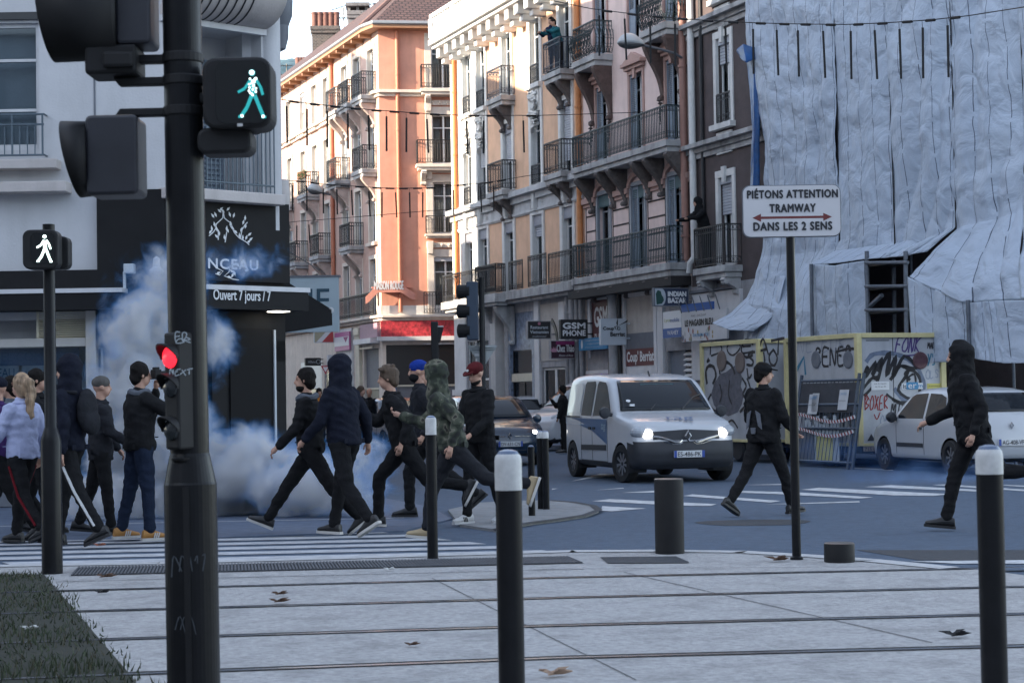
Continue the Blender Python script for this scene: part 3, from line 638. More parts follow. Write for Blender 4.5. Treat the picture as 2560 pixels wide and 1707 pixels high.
INK=mat('sign_ink',(.02,.02,.022),.5); WHI=mat('sign_white',(.62,.63,.64),.5); NAVY=mat('sign_navy',(.022,.035,.075),.4); BLU=mat('sign_blue',(.03,.20,.38),.4); PALE=mat('sign_pale',(.42,.46,.50),.4,.06,4)
r,wd,h,y=blade(590,765,515,645,[INK,STN],'shop_sign','dark sign reading Restaurant Vietnamien above the grocery window')
bt(r,'Restaurant',PALE,0,h*.66,wd*.78,h*.19,y,thick=.004); bt(r,'Vietnamien',PALE,0,h*.38,wd*.82,h*.19,y,thick=.004); bt(r,'traditionnel',PALE,0,h*.12,wd*.62,h*.11,y,shear=.3)
k=MB(); k.prism(arc(0,0,.05,0,360,8),(0,y-.003,h*.88),(1,0,0),(0,0,1),(0,.003,0)); k.build('emblem',mat('rose',(.4,.16,.22),.5),r)
r,wd,h,y=blade(850,1050,505,645,[INK,INK],'shop_sign','black sign reading GSM PHONE in white block letters')
bt(r,'GSM',WHI,0,h*.70,wd*.86,h*.32,y,thick=.012); bt(r,'PHONE',WHI,0,h*.29,wd*.88,h*.30,y,thick=.008)
r,wd,h,y=blade(772,955,668,800,[mat('sign_plum',(.05,.018,.032),.4),STN],'shop_sign','plum sign reading Chez Thao with a pink lotus flower')
k=MB(); k.box(-wd*.3,wd*.5,y-.002,y+.006,h*.78,h,0); k.build('sign_band',mat('magenta',(.25,.03,.13),.5),r)
bt(r,'Chez Thào',WHI,wd*.1,h*.58,wd*.74,h*.42,y,thick=.008); bt(r,'Resto d\'Asie',WHI,wd*.12,h*.16,wd*.6,h*.13,y,shear=.3)
k=MB()
for i in range(6):
    a=R(30+24*i); k.prism([(0,0),(.06*math.cos(a)-.03*math.sin(a),.06*math.sin(a)+.03*math.cos(a)),(.17*math.cos(a),.17*math.sin(a)),(.06*math.cos(a)+.03*math.sin(a),.06*math.sin(a)-.03*math.cos(a))],(-wd*.38,y-.004-.001*i,h*.35),(1,0,0),(0,0,1),(0,.003,0))
k.build('flower',mat('lotus_pink',(.5,.25,.33),.5),r)
r,wd,h,y=blade(1167,1350,498,690,[PALE,PALE],'shop_sign',"pale square sign reading Coup' Berriat with dark scissors")
bt(r,"Coup'",INK,-wd*.2,h*.62,wd*.50,h*.17,y,thick=.006); bt(r,'Berriat',INK,wd*.17,h*.40,wd*.62,h*.17,y,thick=.006)
k=MB(); k.prism([(0,0),(.05,.03),(.30,.17),(.26,.10)],(wd*.2,y-.004,h*.74),(1,0,0),(0,0,1),(0,.003,0)); k.prism([(0,0),(.02,.06),(.02,.22),(-.03,.1)],(wd*.16,y-.004,h*.72),(1,0,0),(0,0,1),(0,.003,0)); k.tube([(wd*.13+.04*math.cos(t),y-.003,h*.66+.05*math.sin(t)) for t in [i*PI/4 for i in range(8)]],.008,4,closed=True); k.tube([(wd*.22+.04*math.cos(t),y-.003,h*.64+.05*math.sin(t)) for t in [i*PI/4 for i in range(8)]],.008,4,closed=True); k.build('scissors_emblem',INK,r)
r,wd,h,y=blade(1583,1843,258,388,[NAVY,GREYP],'shop_sign','navy sign reading INDIAN BAZAR with a green head emblem')
bt(r,'INDIAN',WHI,wd*.16,h*.69,wd*.54,h*.28,y,thick=.010); bt(r,'BAZAR',WHI,wd*.16,h*.30,wd*.54,h*.28,y,thick=.010)
k=MB(); k.prism([(-.0,0),(wd*.22,0)]+arc(wd*.2,h*.5,wd*.12,-80,80,8,h*.5)+[(0,h)],(-wd/2,y-.003,0),(1,0,0),(0,0,1),(0,.003,0),0)
k.prism([(wd*.04,h*.05),(wd*.2,h*.1),(wd*.26,h*.3),(wd*.24,h*.5),(wd*.2,h*.6),(wd*.17,h*.85),(wd*.08,h*.92),(wd*.02,h*.7)],(-wd/2,y-.006,0),(1,0,0),(0,0,1),(0,.003,0),1); k.build('emblem',[PALE,mat('peacock_green',(.02,.07,.06),.5)],r)
def flat(xl,xr,yt,yb,m,name,label,f=z5,off=.1,cat='shop sign',t=.06):
    s0,s1,z0,z1=zone(xl,xr,yt,yb,f,off); r=thing(name,label,cat,F0+_e*((s0+s1)/2)+_n*off+V((0,0,z0)),ROWZ,'shop signs fixed flat on the facade')
    wd,h=s1-s0,z1-z0; b=MB(); b.box(-wd/2,wd/2,-t/2,t/2,0,h); b.box(-wd*.3,wd*.3,t/2,off-.0,h*.4,h*.6); b.build('sign_panel',m,r,bev=.006); return r,wd,h,-t/2-.004
r,wd,h,y=flat(1000,1222,640,735,BLU,'shop_sign','bright blue flat sign with pale figure behind the square scissors sign',off=.25)
k=MB(); k.prism(arc(-wd*.38,h*.5,.07,0,360,12,h*.38),(0,y-.002,0),(1,0,0),(0,0,1),(0,.003,0)); k.build('emblem',WHI,r)
for i,(s_,w_) in enumerate((('vapostore',.6),('cigarette',.45),('electronique',.62))): bt(r,s_,PALE,wd*.05,h*(.78-.28*i),wd*w_,h*.15,y)
r,wd,h,y=flat(1660,1803,432,640,WHI,'shop_sign','white over blue phone-card sign reading Lycamobile and WAHEY',off=.35)
k=MB(); k.box(-wd/2,wd/2,y-.004,y+.01,0,h*.36); k.build('sign_band',mat('royal_blue',(.025,.085,.27),.4),r); bt(r,'Lyca',mat('lime',(.32,.36,.08),.5),-wd*.24,h*.66,wd*.34,h*.16,y); bt(r,'mobile',MATS['royal_blue'],wd*.16,h*.66,wd*.48,h*.15,y,bold=.006); bt(r,'WAHEY',WHI,wd*.06,h*.19,wd*.62,h*.16,y-.005,bold=.006)
r,wd,h,y=flat(1805,2160,425,662,mat('banner_pale',(.47,.47,.48),.6,.06,3),'shop_banner','long pale shop banner with dark lettering and small goods under the tarpaulin edge',off=.5)
bt(r,'LE MAGASIN BLEU',INK,-wd*.1,h*.62,wd*.62,h*.2,y,thick=.012); bt(r,'FRAIS - DISCOUNT',INK,-wd*.1,h*.85,wd*.34,h*.07,y); bt(r,'0476961761',BLU,-wd*.05,h*.2,wd*.36,h*.11,y,bold=.006)
k=MB(); rn=random.Random(4)
for i in range(26): xx=rn.uniform(-wd*.48,wd*.2); zz=rn.uniform(.03,h*.42); s_=rn.uniform(.03,.08); k.prism(arc(xx,zz,s_*.6,0,360,6,s_),(0,y-.002,0),(1,0,0),(0,0,1),(0,.002,0),rn.randrange(5))
k.build('goods_pictures',[mat('goods_a',(.12,.16,.08),.6),mat('goods_b',(.3,.22,.08),.6),mat('goods_c',(.25,.1,.08),.6),mat('goods_d',(.05,.07,.12),.6),mat('goods_e',(.35,.36,.35),.6)],r)
k=MB(); k.box(-wd*.5,wd*.2,-.03,.03,h+.01,h+.2); k.build('banner_header',MATS['royal_blue'],r)
k=MB()
for i in range(6): k.tube([(-wd*.45+wd*.17*i,-.08,h-.02),(-wd*.45+wd*.17*i,-.2,h+.35)],.015,5)
k.build('spotlight_arm',GREYP,r)
# neon word in the tobacco shop window
e_=text(None,'cigarettes',emis('neon_blue',(.12,.10,1.0),.35),(0,0,0),w=.6,h=.16); s_,z_=fac(*z5(1258,942),.0); e_.location=F0+_e*s_+_n*.25+V((0,0,z_)); e_.rotation_euler.z=ROWZ; e_.name='neon_sign'; tag(e_,'small glowing blue neon word above the van roof','neon sign')
_m=e_.modifiers.new('thick','SOLIDIFY'); _m.thickness=.01
# ================================================================== orange corner house beyond the side street
ORG=mat('orange_stucco',(.60,.285,.20),.85,.12,1.4,.25,30,stain=.25); SALM=mat('salmon_facade',(.50,.345,.29),.85,.1,1.5,.25,30,stain=.2)
PTRIM=mat('trim_cream',(.62,.55,.48),.8,.1,3,.25,30,stain=.3)
K0=F0+_e*-27.4
og=thing('apartment_building','orange corner apartment house with brown tiled roof and red shop band','building',K0,ROWZ)
ENDR=R(8)-ROWZ
def endp(o): o.rotation_euler.z=ENDR; return o
xs=[-1.05,-3.1,-5.0,-8.0,-10.0,-12.1,-14.6,-17,-19.5,-22]; orow=[(4.8,2.3),(7.75,2.3),(10.65,2.2),(13.6,1.95)]
L=-34
b=MB(); b.wall(L,0,4.5,16.3,[(x-.45,x+.45,z,z+h) for x in xs for z,h in orow],0,.28,0,1); b.build('wall',[SALM,PTRIM],og)
ex=2.57; erow=[(4.82,2.28),(8.0,2.08),(10.78,2.0),(13.78,1.95)]
b=MB(); b.wall(0,6.5,4.5,16.3,[(ex-.48,ex+.48,z,z+h) for z,h in erow],0,.28,0,1); endp(b.build('wall',[ORG,PTRIM],og))
ce,se=math.cos(ENDR),math.sin(ENDR); E2=lambda x,y=0:(x*ce-y*se,x*se+y*ce)
b=MB(); f=[(L,.6),(-.5,.6),E2(.5,.6),E2(6.5,.6),E2(6.5,11),(L,13)]
b.prism(f,(0,0,0),(1,0,0),(0,1,0),(0,0,16.3)); b.build('inner_wall',SALM,og)
# eaves and hipped tile roof
EAVE=mat('eave_wood',(.33,.17,.09),.6,.15,5); TILE=bpy.data.materials.new('roof_tiles'); TILE.use_nodes=True
_t=TILE.node_tree; _b=_t.nodes['Principled BSDF']; _u_=_t.nodes.new('ShaderNodeUVMap'); _k=_t.nodes.new('ShaderNodeTexBrick'); _k.inputs['Scale'].default_value=1.0; _k.inputs['Mortar Size'].default_value=.03; _k.inputs['Brick Width'].default_value=.26; _k.inputs['Row Height'].default_value=.19
_k.inputs['Color1'].default_value=(.115,.068,.062,1); _k.inputs['Color2'].default_value=(.085,.052,.052,1); _k.inputs['Mortar'].default_value=(.03,.02,.02,1)
_t.links.new(_u_.outputs[0],_k.inputs['Vector']); _t.links.new(_k.outputs['Color'],_b.inputs['Base Color']); _b.inputs['Roughness'].default_value=.75
_bp=_t.nodes.new('ShaderNodeBump'); _bp.inputs['Strength'].default_value=.8; _bp.inputs['Distance'].default_value=.05; _bp.invert=True; _t.links.new(_k.outputs['Fac'],_bp.inputs['Height']); _t.links.new(_bp.outputs[0],_b.inputs['Normal'])
ov=.55
o1=(L,-ov); o2=(-.0-.45,-ov); o3=E2(-.25,-ov); o4=E2(6.9,-ov); o5=E2(6.9,11.4); o6=(L,13.4)
fp=[o1,o2,o3,o4,o5,o6]
b=MB(); b.prism(fp,(0,0,16.12),(1,0,0),(0,1,0),(0,0,.12),0); b.prism([(p[0]*1.0,p[1]) for p in fp],(0,0,16.241),(1,0,0),(0,1,0),(0,0,.05),1); b.tube([(*o1,16.32),(*o2,16.32),(*o3,16.32),(*o4,16.32)],.085,8,2); 
for i in range(28): x=-1-i*1.15; b.box(x-.06,x+.06,-.5,.0,15.98,16.118,0)
b.build('eaves',[EAVE,PTRIM,mat('gutter_zinc',(.3,.31,.32),.4,.1,5,metal=.5)],og)
r1,r2=V((*E2(3.3,5.0),20.6)),V((L,6.2,20.6)); A=[V((*p,16.30)) for p in fp]
b=MB(); b.uv=[]
def slope(p,q,r,s_):
    p,q,r,s_=[V(k) for k in (p,q,r,s_)]; u=(q-p).normalized(); nn=(q-p).cross(s_-p).normalized(); v=nn.cross(u)
    b.add([p,q,r,s_],[(0,1,2,3)]); b.uv+= [((k-p).dot(u),(k-p).dot(v)) for k in (p,q,r,s_)]
def tri(p,q,r):
    p,q,r=[V(k) for k in (p,q,r)]; u=(q-p).normalized(); nn=(q-p).cross(r-p).normalized(); v=nn.cross(u)
    b.add([p,q,r],[(0,1,2)]); b.uv+= [((k-p).dot(u),(k-p).dot(v)) for k in (p,q,r)]
slope(A[0],A[1],r1,r2); tri(A[1],A[2],r1); tri(A[2],A[3],r1); tri(A[3],A[4],r1); slope(A[4],A[5],r2,r1); b.build('roof',TILE,og)
b=MB(); b.tube([A[1]+V((0,0,.04)),r1],.12,8); b.tube([A[3]+V((0,0,.04)),r1],.12,8); b.tube([r1,r2],.12,8); b.build('ridge_tiles',mat('ridge',(.17,.10,.085),.7,.2,6),og,smooth=True)
# bands
def band(z0,z1,pr,m,nm='string_course'):
    b=MB(); b.prism([(L,-pr),(-pr*.35,-pr),E2(-pr*.0,-pr),E2(6.5,-pr),E2(6.5,.05),E2(.1,.05),(-.1,.05),(L,.05)],(0,0,z0),(1,0,0),(0,1,0),(0,0,z1-z0)); return b.build(nm,m,og,bev=.015)
band(13.47,13.6,.10,PTRIM); band(13.6,13.72,.24,PTRIM); band(4.56,4.68,.14,PTRIM); band(4.68,4.78,.28,PTRIM)
for ri,(z,h) in enumerate(orow):
    for ci,x in enumerate(xs): window(og,x,z,.88,h-.02,surround=True,smat=PTRIM,sw=.13,shutter=(.45 if (ci*3+ri*5)%7==2 else 0),curtain=(ci+ri)%2==0,louvre=('r',) if (ri==3 and ci==3) or (ri==2 and ci==2) else None,sill=True)
pipe(og,-6.8,-.1,4.8,16,mat('pipe_orange',(.46,.17,.10),.6,.1,5),.09); endp(pipe(og,.74,-.1,4.9,16.1,MATS['pipe_orange'],.08))
CBK=mat('console_pale',(.45,.36,.32),.85,.2,4,.4,20)
for ri,cs in ((1,(1,3,5)),(2,(0,2,4,6)),(3,(0,1,2))):
    for c in cs: balcony(og,xs[c]-.85,xs[c]+.72,orow[ri][0]-.02,.65,.3,iron=IRON,cor=[xs[c]-.45,xs[c]+.45],cm=CBK,corh=.95)
r=MB(); railing_mb(r,[(L+1,-.24,4.78),(-.35,-.24,4.78),(-.35,-.02,4.78)],.95); r.build('railing',IRON,og)
b=MB(); rn=random.Random(8)
for _ in range(70): b.lathe([(0,-.05),(.07,0),(0,.06)],(xs[4]-.7+1.3*rn.random(),-.66+.1*rn.random(),11.35+.3*rn.random()),5,rn.randrange(2))
b.build('flower_box',[mat('dry_plant',(.20,.11,.07),.8),mat('leaf_green',(.05,.08,.03),.8)],og)
# end wall: windows with curtains, iron balconies, moulded lintels
for i,(z,h) in enumerate(erow):
    o=endp(window(og,ex,z,.94,h-.02,surround=True,smat=PTRIM,sw=.26,curtain='full' if i in (0,1) else True,shutter=.08 if i in (0,3) else 0,transom=.74))
    if i<3:
        k=MB(); k.box(ex-.75,ex+.75,-.10,.02,z+h+.35,z+h+.55); 
        for j in range(4): k.lathe([(.0,0),(.07,.0),(.04,.05),(0,.06)],(ex-.45+.3*j,-.10,z+h+.45),8,0,axis=(0,-1,0))
        k.prism([(-.13,0),(.13,0),(.10,-.5),(-.10,-.5)],(ex-.62,-.2,z+h+.6),(1,0,0),(0,0,1),(0,.2,0)); k.prism([(-.13,0),(.13,0),(.10,-.5),(-.10,-.5)],(ex+.62,-.2,z+h+.6),(1,0,0),(0,0,1),(0,.2,0)); endp(k.build('lintel',PTRIM,og,bev=.01))
for z,x0,rh in ((13.74,1.62,.9),(10.74,1.42,.95)):
    endp(balcony(og,x0,x0+2.3,z,.5,.24,stone=PTRIM,iron=IRON,cor=[x0+.3,x0+2.0],corh=.55))
o=endp(balcony(og,1.75,3.5,7.98,.26,.16,stone=PTRIM,h=.72,ornate=False)); k=MB(); railing_mb(k,[(1.66,-.26,4.78),(3.6,-.26,4.78)],.9); endp(k.build('railing',IRON,og))
k=MB(); k.box(.02,6.5,-.03,.05,4.78,5.16); endp(k.build('plinth',WHT,og)); k=MB(); k.box(-.6,-.02,-.03,.05,4.78,5.16); k.build('plinth',WHT,og)
# curved name board of the cafe above its corner
sg=thing('shop_sign','curved salmon name board reading MAISON ROUGE on the orange corner house','shop sign',K0+V((0,0,5.65)),R(8),'shop signs fixed flat on the facade')
prof=[(-.45,-.12),(-.25,.0),(-.1,.12),(0,.20),(1.3-.35,.20),(1.12,.10),(1.35,.02),(1.5,-.04)]
low=[(1.5,-.20),(1.32,-.18),(1.1,-.08),(.92,-.02),(.05,-.02),(-.12,-.12),(-.3,-.24),(-.45,-.3)]
k=MB(); k.prism([(p[0],p[1]*1.6) for p in prof+low],(-.2,-.32,.05),(1,0,0),(0,0,1),(0,.06,0)); k.box(-.4,1.2,-.262,-.02,.2,.24); k.build('sign_board',mat('salmon_board',(.55,.24,.18),.7,.08,5),sg)
t_=text(sg,'MAISON ROUGE',WHI,(.27,-.33,.30),w=1.15,h=.34,thick=.010)
# ground floor of the orange house
gh=[(-13,-9.3,.1,3.2),(-8.9,-6.9,.1,3.0),(-6.2,-4.4,.1,2.6),(-2.6,-.5,.1,3.5)]
b=MB(); b.wall(L,-.0,0,4.55,gh,0,.5); b.build('ground_floor_wall',PTRIM,og); b=MB(); b.wall(0,6.5,0,4.55,[(.15,6.3,.1,3.6)],0,.6); endp(b.build('ground_floor_wall',PTRIM,og))
RED=mat('red_mosaic',(.36,.025,.035),.55,.55,9,.5,40,detail=2)
k=MB(); k.box(-.05,6.4,-.16,.05,3.93,4.55); endp(k.build('shop_fascia',RED,og)); k=MB(); k.box(-2.7,-.2,-.14,.05,3.93,4.5); k.build('shop_fascia',mat('mauve_panel',(.30,.19,.235),.6,.08,8),og)
k=MB(); k.box(-.2,6.4,-.4,.05,3.76,3.925); endp(k.build('awning_case',WHP,og)); k=MB(); k.box(-2.8,-.3,-.4,.05,3.70,3.90); k.build('awning_case',WHP,og)
k=MB(); k.box(.1,6.3,.1,.16,2.0,3.6,0); k.box(.15,6.3,.02,.09,1.95,2.02,1); k.box(.2,.55,.0,.09,.1,1.95,2); k.box(.55,3,.08,.14,.1,1.95,3); k.box(1.6,3.3,-.2,-.14,3.60,3.65,4); k.box(3.6,5,-.2,-.14,3.60,3.65,4); endp(k.build('shop_front',[BLK,CRM,mat('blue_panel',(.09,.12,.19),.5),GREYP,WHP],og))
k=MB(); k.box(-2.6,-.5,.1,.16,1.9,3.5,0); k.box(-2.6,-.5,.02,.09,1.86,1.93,1); k.box(-2.6,-.5,.12,.18,.1,1.86,2); k.box(-2.4,-.6,-.25,-.19,3.5,3.56,1); k.build('shop_front',[GREYP,CRM,BLK],og)
for x0,m in ((-3.4,CRM),(-6.9,PTRIM)): k=MB(); k.box(x0,x0+.55,-.14,.04,0,4.3); k.box(x0-.08,x0+.63,-.2,.04,4.1,4.4); k.build('shop_pilaster',m,og,bev=.02)
k=MB(); k.box(-6.3,-4.1,-.1,.03,2.6,4.45); k.build('shop_panel',WHP,og); k=MB(); k.box(-4.4,-4.15,-.12,.03,0,2.6); k.build('shop_pilaster',WHP,og)
k=MB(); k.box(-13,-9.3,.0,.1,2.0,3.2); k.build('shop_panel',PALE,og)
for a in ((-12.8,-9.4,.15,2.0),(-8.8,-7,.15,3.0),(-6.1,-4.5,.15,2.6)): shopwin(og,a[0],a[1],a[2],a[3],0,BLK,3,1,10,int(-a[0]))
def z9(x,y): return 700+x/6.533,760+y/6.533
r,wd,h,y=flat(900,1142,460,762,mat('sign_magenta',(.36,.10,.24),.5),'shop_sign','magenta framed sign with white panel on the pale shop pillar',f=z9,off=.18)
k=MB(); k.box(-wd/2,wd*.46,y-.01,y+.01,h*.25,h*.75); k.prism([(wd*.12,h*.72),(wd*.44,h*.72),(wd*.28,h*.42)],(0,y-.014,0),(1,0,0),(0,0,1),(0,.004,0),1); k.build('sign_field',[WHI,MATS['magenta']],r)
r,wd,h,y=blade(562,866,418,622,[mat('banner_khaki',(.36,.34,.24),.7),PALE],'shop_sign','khaki white and red diagonal banner hanging above the shop door',f=z9,off=.2,t=.05)
k=MB(); k.prism([(wd*.5,h),(wd*.5,0),(-wd*.12,0)],(0,y-.002,0),(1,0,0),(0,0,1),(0,.003,0),0); k.prism([(wd*.5,h),(wd*.22,h),(-wd*.42,0),(-wd*.12,0)],(0,y-.004,0),(1,0,0),(0,0,1),(0,.003,0),1); k.build('sign_field',[mat('banner_red',(.42,.06,.06),.7),WHI],r)
r,wd,h,y=blade(415,652,888,998,[INK,INK],'shop_sign','small navy insurance sign reading Allianz above the shop window',f=z9,off=.15); bt(r,'Allianz',PALE,-wd*.08,h*.5,wd*.55,h*.34,y); k=MB(); k.tube([(wd*.36+.09*math.cos(t),y-.003,h*.5+.09*math.sin(t)) for t in [i*PI/5 for i in range(10)]],.012,4,closed=True); k.build('emblem',PALE,r)
r,wd,h,y=blade(780,1015,842,980,[WHP,WHP],'shop_sign','blank pale square board standing out over the shop door',f=z9,off=.15)
# ------------------------------------------------------------------ chimneys, aerials on the far roofs
BRK=bpy.data.materials.new('chimney_brick'); BRK.use_nodes=True; _t=BRK.node_tree; _b=_t.nodes['Principled BSDF']; _k=_t.nodes.new('ShaderNodeTexBrick'); _c=_t.nodes.new('ShaderNodeTexCoord'); _mp=_t.nodes.new('ShaderNodeMapping'); _mp.inputs['Rotation'].default_value=(R(90),0,0)
_k.inputs['Scale'].default_value=3.2; _k.inputs['Mortar Size'].default_value=.025; _k.inputs['Color1'].default_value=(.05,.048,.05,1); _k.inputs['Color2'].default_value=(.10,.085,.08,1); _k.inputs['Mortar'].default_value=(.16,.15,.14,1); _t.links.new(_c.outputs['Object'],_mp.inputs[0]); _t.links.new(_mp.outputs[0],_k.inputs['Vector']); _t.links.new(_k.outputs['Color'],_b.inputs['Base Color']); _b.inputs['Roughness'].default_value=.9
POT=mat('clay_pot',(.16,.075,.06),.8,.25,8)
def chimney(xl,xr,yt,yb,Y,npot,poth,label,m=BRK,dep=1.0):
    c=at((xl+xr)/2,yb,Y); wd=(at(xr,yb,Y)-at(xl,yb,Y)).x; zt=at((xl+xr)/2,yt,Y).z
    r=thing('chimney',label,'chimney',(c.x,c.y,c.z-4.5),R(3),'chimneys rising behind the far roofs'); h=zt-c.z+4.5
    b=MB(); b.box(-wd/2*.92,wd/2*.92,0,dep,0,h-.35); b.box(-wd/2,wd/2,-.08,dep+.08,h-.35,h-.2); b.box(-wd/2*1.04,wd/2*1.04,-.12,dep+.12,h-.2,h); b.build('stack',m,r,bev=.02)
    k=MB()
    for i in range(npot): k.lathe([(.15,0),(.15,poth),(.17,poth),(.17,poth-.1),(.12,poth-.1)],(-wd*.38+wd*.76*i/max(1,npot-1),dep*.5,h),10)
    if npot: k.build('chimney_pot',POT,r,smooth=True)
    return r,wd,h
chimney(778,850,66,160,92,5,.78,'tall dark brick chimney with five long clay pots')
r,wd,h=chimney(868,922,28,95,88,0,.5,'grey capped chimney with mossy top beside the tiled roof',mat('old_render',(.16,.16,.17),.9,.3,5),.9)
k=MB(); k.box(-wd*.55,wd*.55,-.15,1.05,h+.22,h+.38); [k.box(x-.06,x+.06,.1,.8,h,h+.22) for x in (-wd*.4,0,wd*.4)]; k.build('cap_slab',MATS['old_render'],r)
chimney(740,776,160,190,99,5,.42,'low dark chimney with five short pots at the hillside'); chimney(706,728,207,215,105,3,.45,'small chimney with three pots far down the roofline')
chimney(970,1010,-30,55,84,2,.5,'dark brick chimney rising behind the tiled hip roof')
chimney(934,947,42,55,86,1,.35,'single clay pot chimney by the gutter corner',mat('pot_base',(.3,.2,.15),.9))
def aerial(x,yt,yb,Y,label,arms):
    p=at(x,yb,Y); zt=at(x,yt,Y).z-p.z; b=MB(); b.tube([(0,0,-3),(0,0,zt)],.03,5)
    for z,l,a in arms:
        b.tube([(-l*.5,0,zt-z),(l*.5,0,zt-z+a)],.022,4)
        for i in range(6): xx=-l*.5+l*i/5; zz=zt-z+a*i/5; b.tube([(xx,-.25,zz),(xx,.25,zz)],.014,4)
    tag(b.build('aerial',IRON,loc=tuple(p)),label,'aerial','television aerials on the far roofs')
aerial(860,20,100,90,'television aerial between the two tall chimneys',[(.1,1.1,.35),(.5,.6,0)]); aerial(948,0,60,85,'thin aerial mast beside the tiled roof',[(.2,.5,0)]); aerial(921,12,40,88,'aerial on top of the grey capped chimney',[(.05,1.0,.1),(.4,.7,.2)]); aerial(717,160,190,100,'small aerial on the lowest roofline',[(.1,.6,0),(.6,.9,.1)]); aerial(688,12,60,88,'aerial leaning behind the corner building',[(.2,.6,.1)])
# ================================================================== white corner building with the black shop
CB=thing('corner_building','white corner building with black cladded shop and rounded balconies','building',(-4.79,26,0))
CWH=mat('render_white',(.50,.50,.51),.85,.06,1.6,.2,30,stain=.15); CBLK=mat('black_cladding',(.012,.012,.013),.6,.15,3,spec=.15); CBEI=mat('balcony_beige',(.47,.43,.41),.8,.08,3,.2,25,stain=.3)
def fr(x,y,off=0.0): p=at(x,y,26-off); return p.x+4.79,p.z
c43=V((math.cos(R(43)),math.sin(R(43)),0)); n43=V((math.sin(R(43)),-math.cos(R(43)),0)); B0=V((-4.79,26,0))
def ch(x,y,off=0.0): p=on(x,y,B0+n43*off,n43); return (p-B0).dot(c43),p.z
CHR=R(43); TE=1.93
def chp(o): o.rotation_euler.z=CHR; return o
cz=lambda t,y=0:(t*math.cos(CHR)-y*math.sin(CHR),t*math.sin(CHR)+y*math.cos(CHR))
wx,wz0,wz1=fr(96,60)[0],fr(50,376)[1],fr(50,58)[1]
zf=fr(100,722)[1]; zs=fr(100,480)[1]
b=MB(); b.wall(-22,0,2.6,19.6,[(wx-1.5,wx,wz0,wz1),(wx-1.5,wx,wz0+3.1,wz1+3.1),(wx-4.5,wx-3,wz0,wz1)],0,.3); b.build('wall',CWH,CB)
# recessed loggias on the chamfer
zb0,zb1=ch(600,478)[1],ch(600,70)[1]; t0,t1=.25,ch(655,300)[0]
b=MB(); b.wall(0,TE,zb0-.3,19.6,[(t0,t1,zb0,zb1-.0),(t0,t1,zb1+1.0,zb1+3.1)],0,.9); b.box(t0,t1,.9,.95,zb0-.3,zb1+3.2); chp(b.build('wall',CWH,CB))
f=[(-22,.35),(-.3,.35),cz(.2,1.0),cz(TE-.05,1.0),(cz(TE)[0]-.05,cz(TE)[1]+.3),(-2.1,12.4),(-22,12.4)]
b=MB(); b.prism(f,(0,0,0),(1,0,0),(0,1,0),(0,0,19.5)); b.build('inner_wall',CWH,CB)
e3=cz(TE); b=MB(); b.prism([(e3[0],e3[1]),(e3[0]-.354*12,e3[1]+.935*12),(e3[0]-.354*12-.5,e3[1]+.935*12),(e3[0]-.5,e3[1])],(0,0,2.6),(1,0,0),(0,1,0),(0,0,17)); b.build('wall',CWH,CB)
b=MB(); b.lathe([(.16,3.9),(.16,19.6)],(e3[0]-.1,e3[1]-.02,0),16); b.build('corner_column',CWH,CB,smooth=True)
# window on the long front with railing and two ledges
DG=mat('window_dark',(.012,.012,.015),.12)
for dz in (0,3.1):
    o=window(CB,wx-.75,wz0+dz,1.5,wz1-wz0,y=.10,transom=0,panes=1,frame=WHP)
    k=MB()
    for yy in (150,275): z=fr(40,yy)[1]+dz; k.box(wx-1.45,wx-.05,.06,.13,z-.02,z+.02)
    k.box(wx-1.5,wx+.12,-.06,.02,wz1+dz+.04,wz1+dz+.14,1); k.build('glazing_bar',[WHP,BLK],o)
zr0,zr1=fr(50,392)[1],fr(50,291)[1]; xr=fr(117,340)[0]
k=MB()
for z in (zr0,zr1,zr1-.14): k.tube([(wx-1.8,-.16,z),(xr,-.16,z)],.016,5)
for i in range(16): x=xr-.02-i*.105; k.tube([(x,-.16,zr0),(x,-.16,zr1-(.14 if i%4 else 0))],.009 if i%4 else .016,4)
k.tube([(xr,-.16,zr0),(xr,0,zr0)],.014,4); k.tube([(xr,-.16,zr1),(xr,0,zr1)],.014,4); k.build('railing',mat('railing_teal',(.07,.10,.125),.5,.1,6),CB)
for xe,ya,yb_,pr in ((141,396,420,.28),(165,452,478,.34)):
    xx,za=fr(xe,ya,pr); zb_=fr(xe,yb_,pr)[1]; k=MB(); k.box(-5,xx,-pr,.02,zb_,za); k.build('ledge',CBEI,CB,bev=.012)
k=MB(); x=fr(238,400)[0]; k.box(x-.012,x+.012,-.012,.01,zs,8); k.build('joint_strip',GREYP,CB)
# black cladding, fascia, white line
xc=fr(246,500)[0]; zb=fr(100,678)[1]
k=MB(); k.box(xc,.02,-.12,.02,2.2,zs); k.box(-22,.02,-.14,.02,fr(100,775)[1],zb); k.build('shop_cladding',CBLK,CB)
k=MB(); k.box(-22,fr(306,727,.5)[0],-.5,.0,fr(100,733,.5)[1],fr(100,722,.5)[1]); k.build('canopy_edge',WHP,CB); k=MB(); k.box(-22,fr(306,727,.5)[0]-.02,-.48,0,fr(100,775,.5)[1],fr(100,734,.5)[1]); k.build('canopy',CBLK,CB)
k=MB(); zt=ch(600,505)[1]; zl=ch(600,705)[1]; k.box(-.05,TE+.12,-.1,.03,zl,zt); k.box(-.05,TE+.1,.0,.05,2.0,zl); chp(k.build('shop_cladding',CBLK,CB))
k=MB(); pr=.55; za,zb_=ch(560,712,pr)[1],ch(560,724,pr)[1]; k.box(-.25,TE+.15,-pr,.0,zb_,za); chp(k.build('canopy_edge',WHP,CB)); zc=ch(560,772,pr)[1]; k=MB(); k.box(-.25,TE+.13,-pr+.02,.0,zc,zb_-.004); cn=chp(k.build('canopy',CBLK,CB))
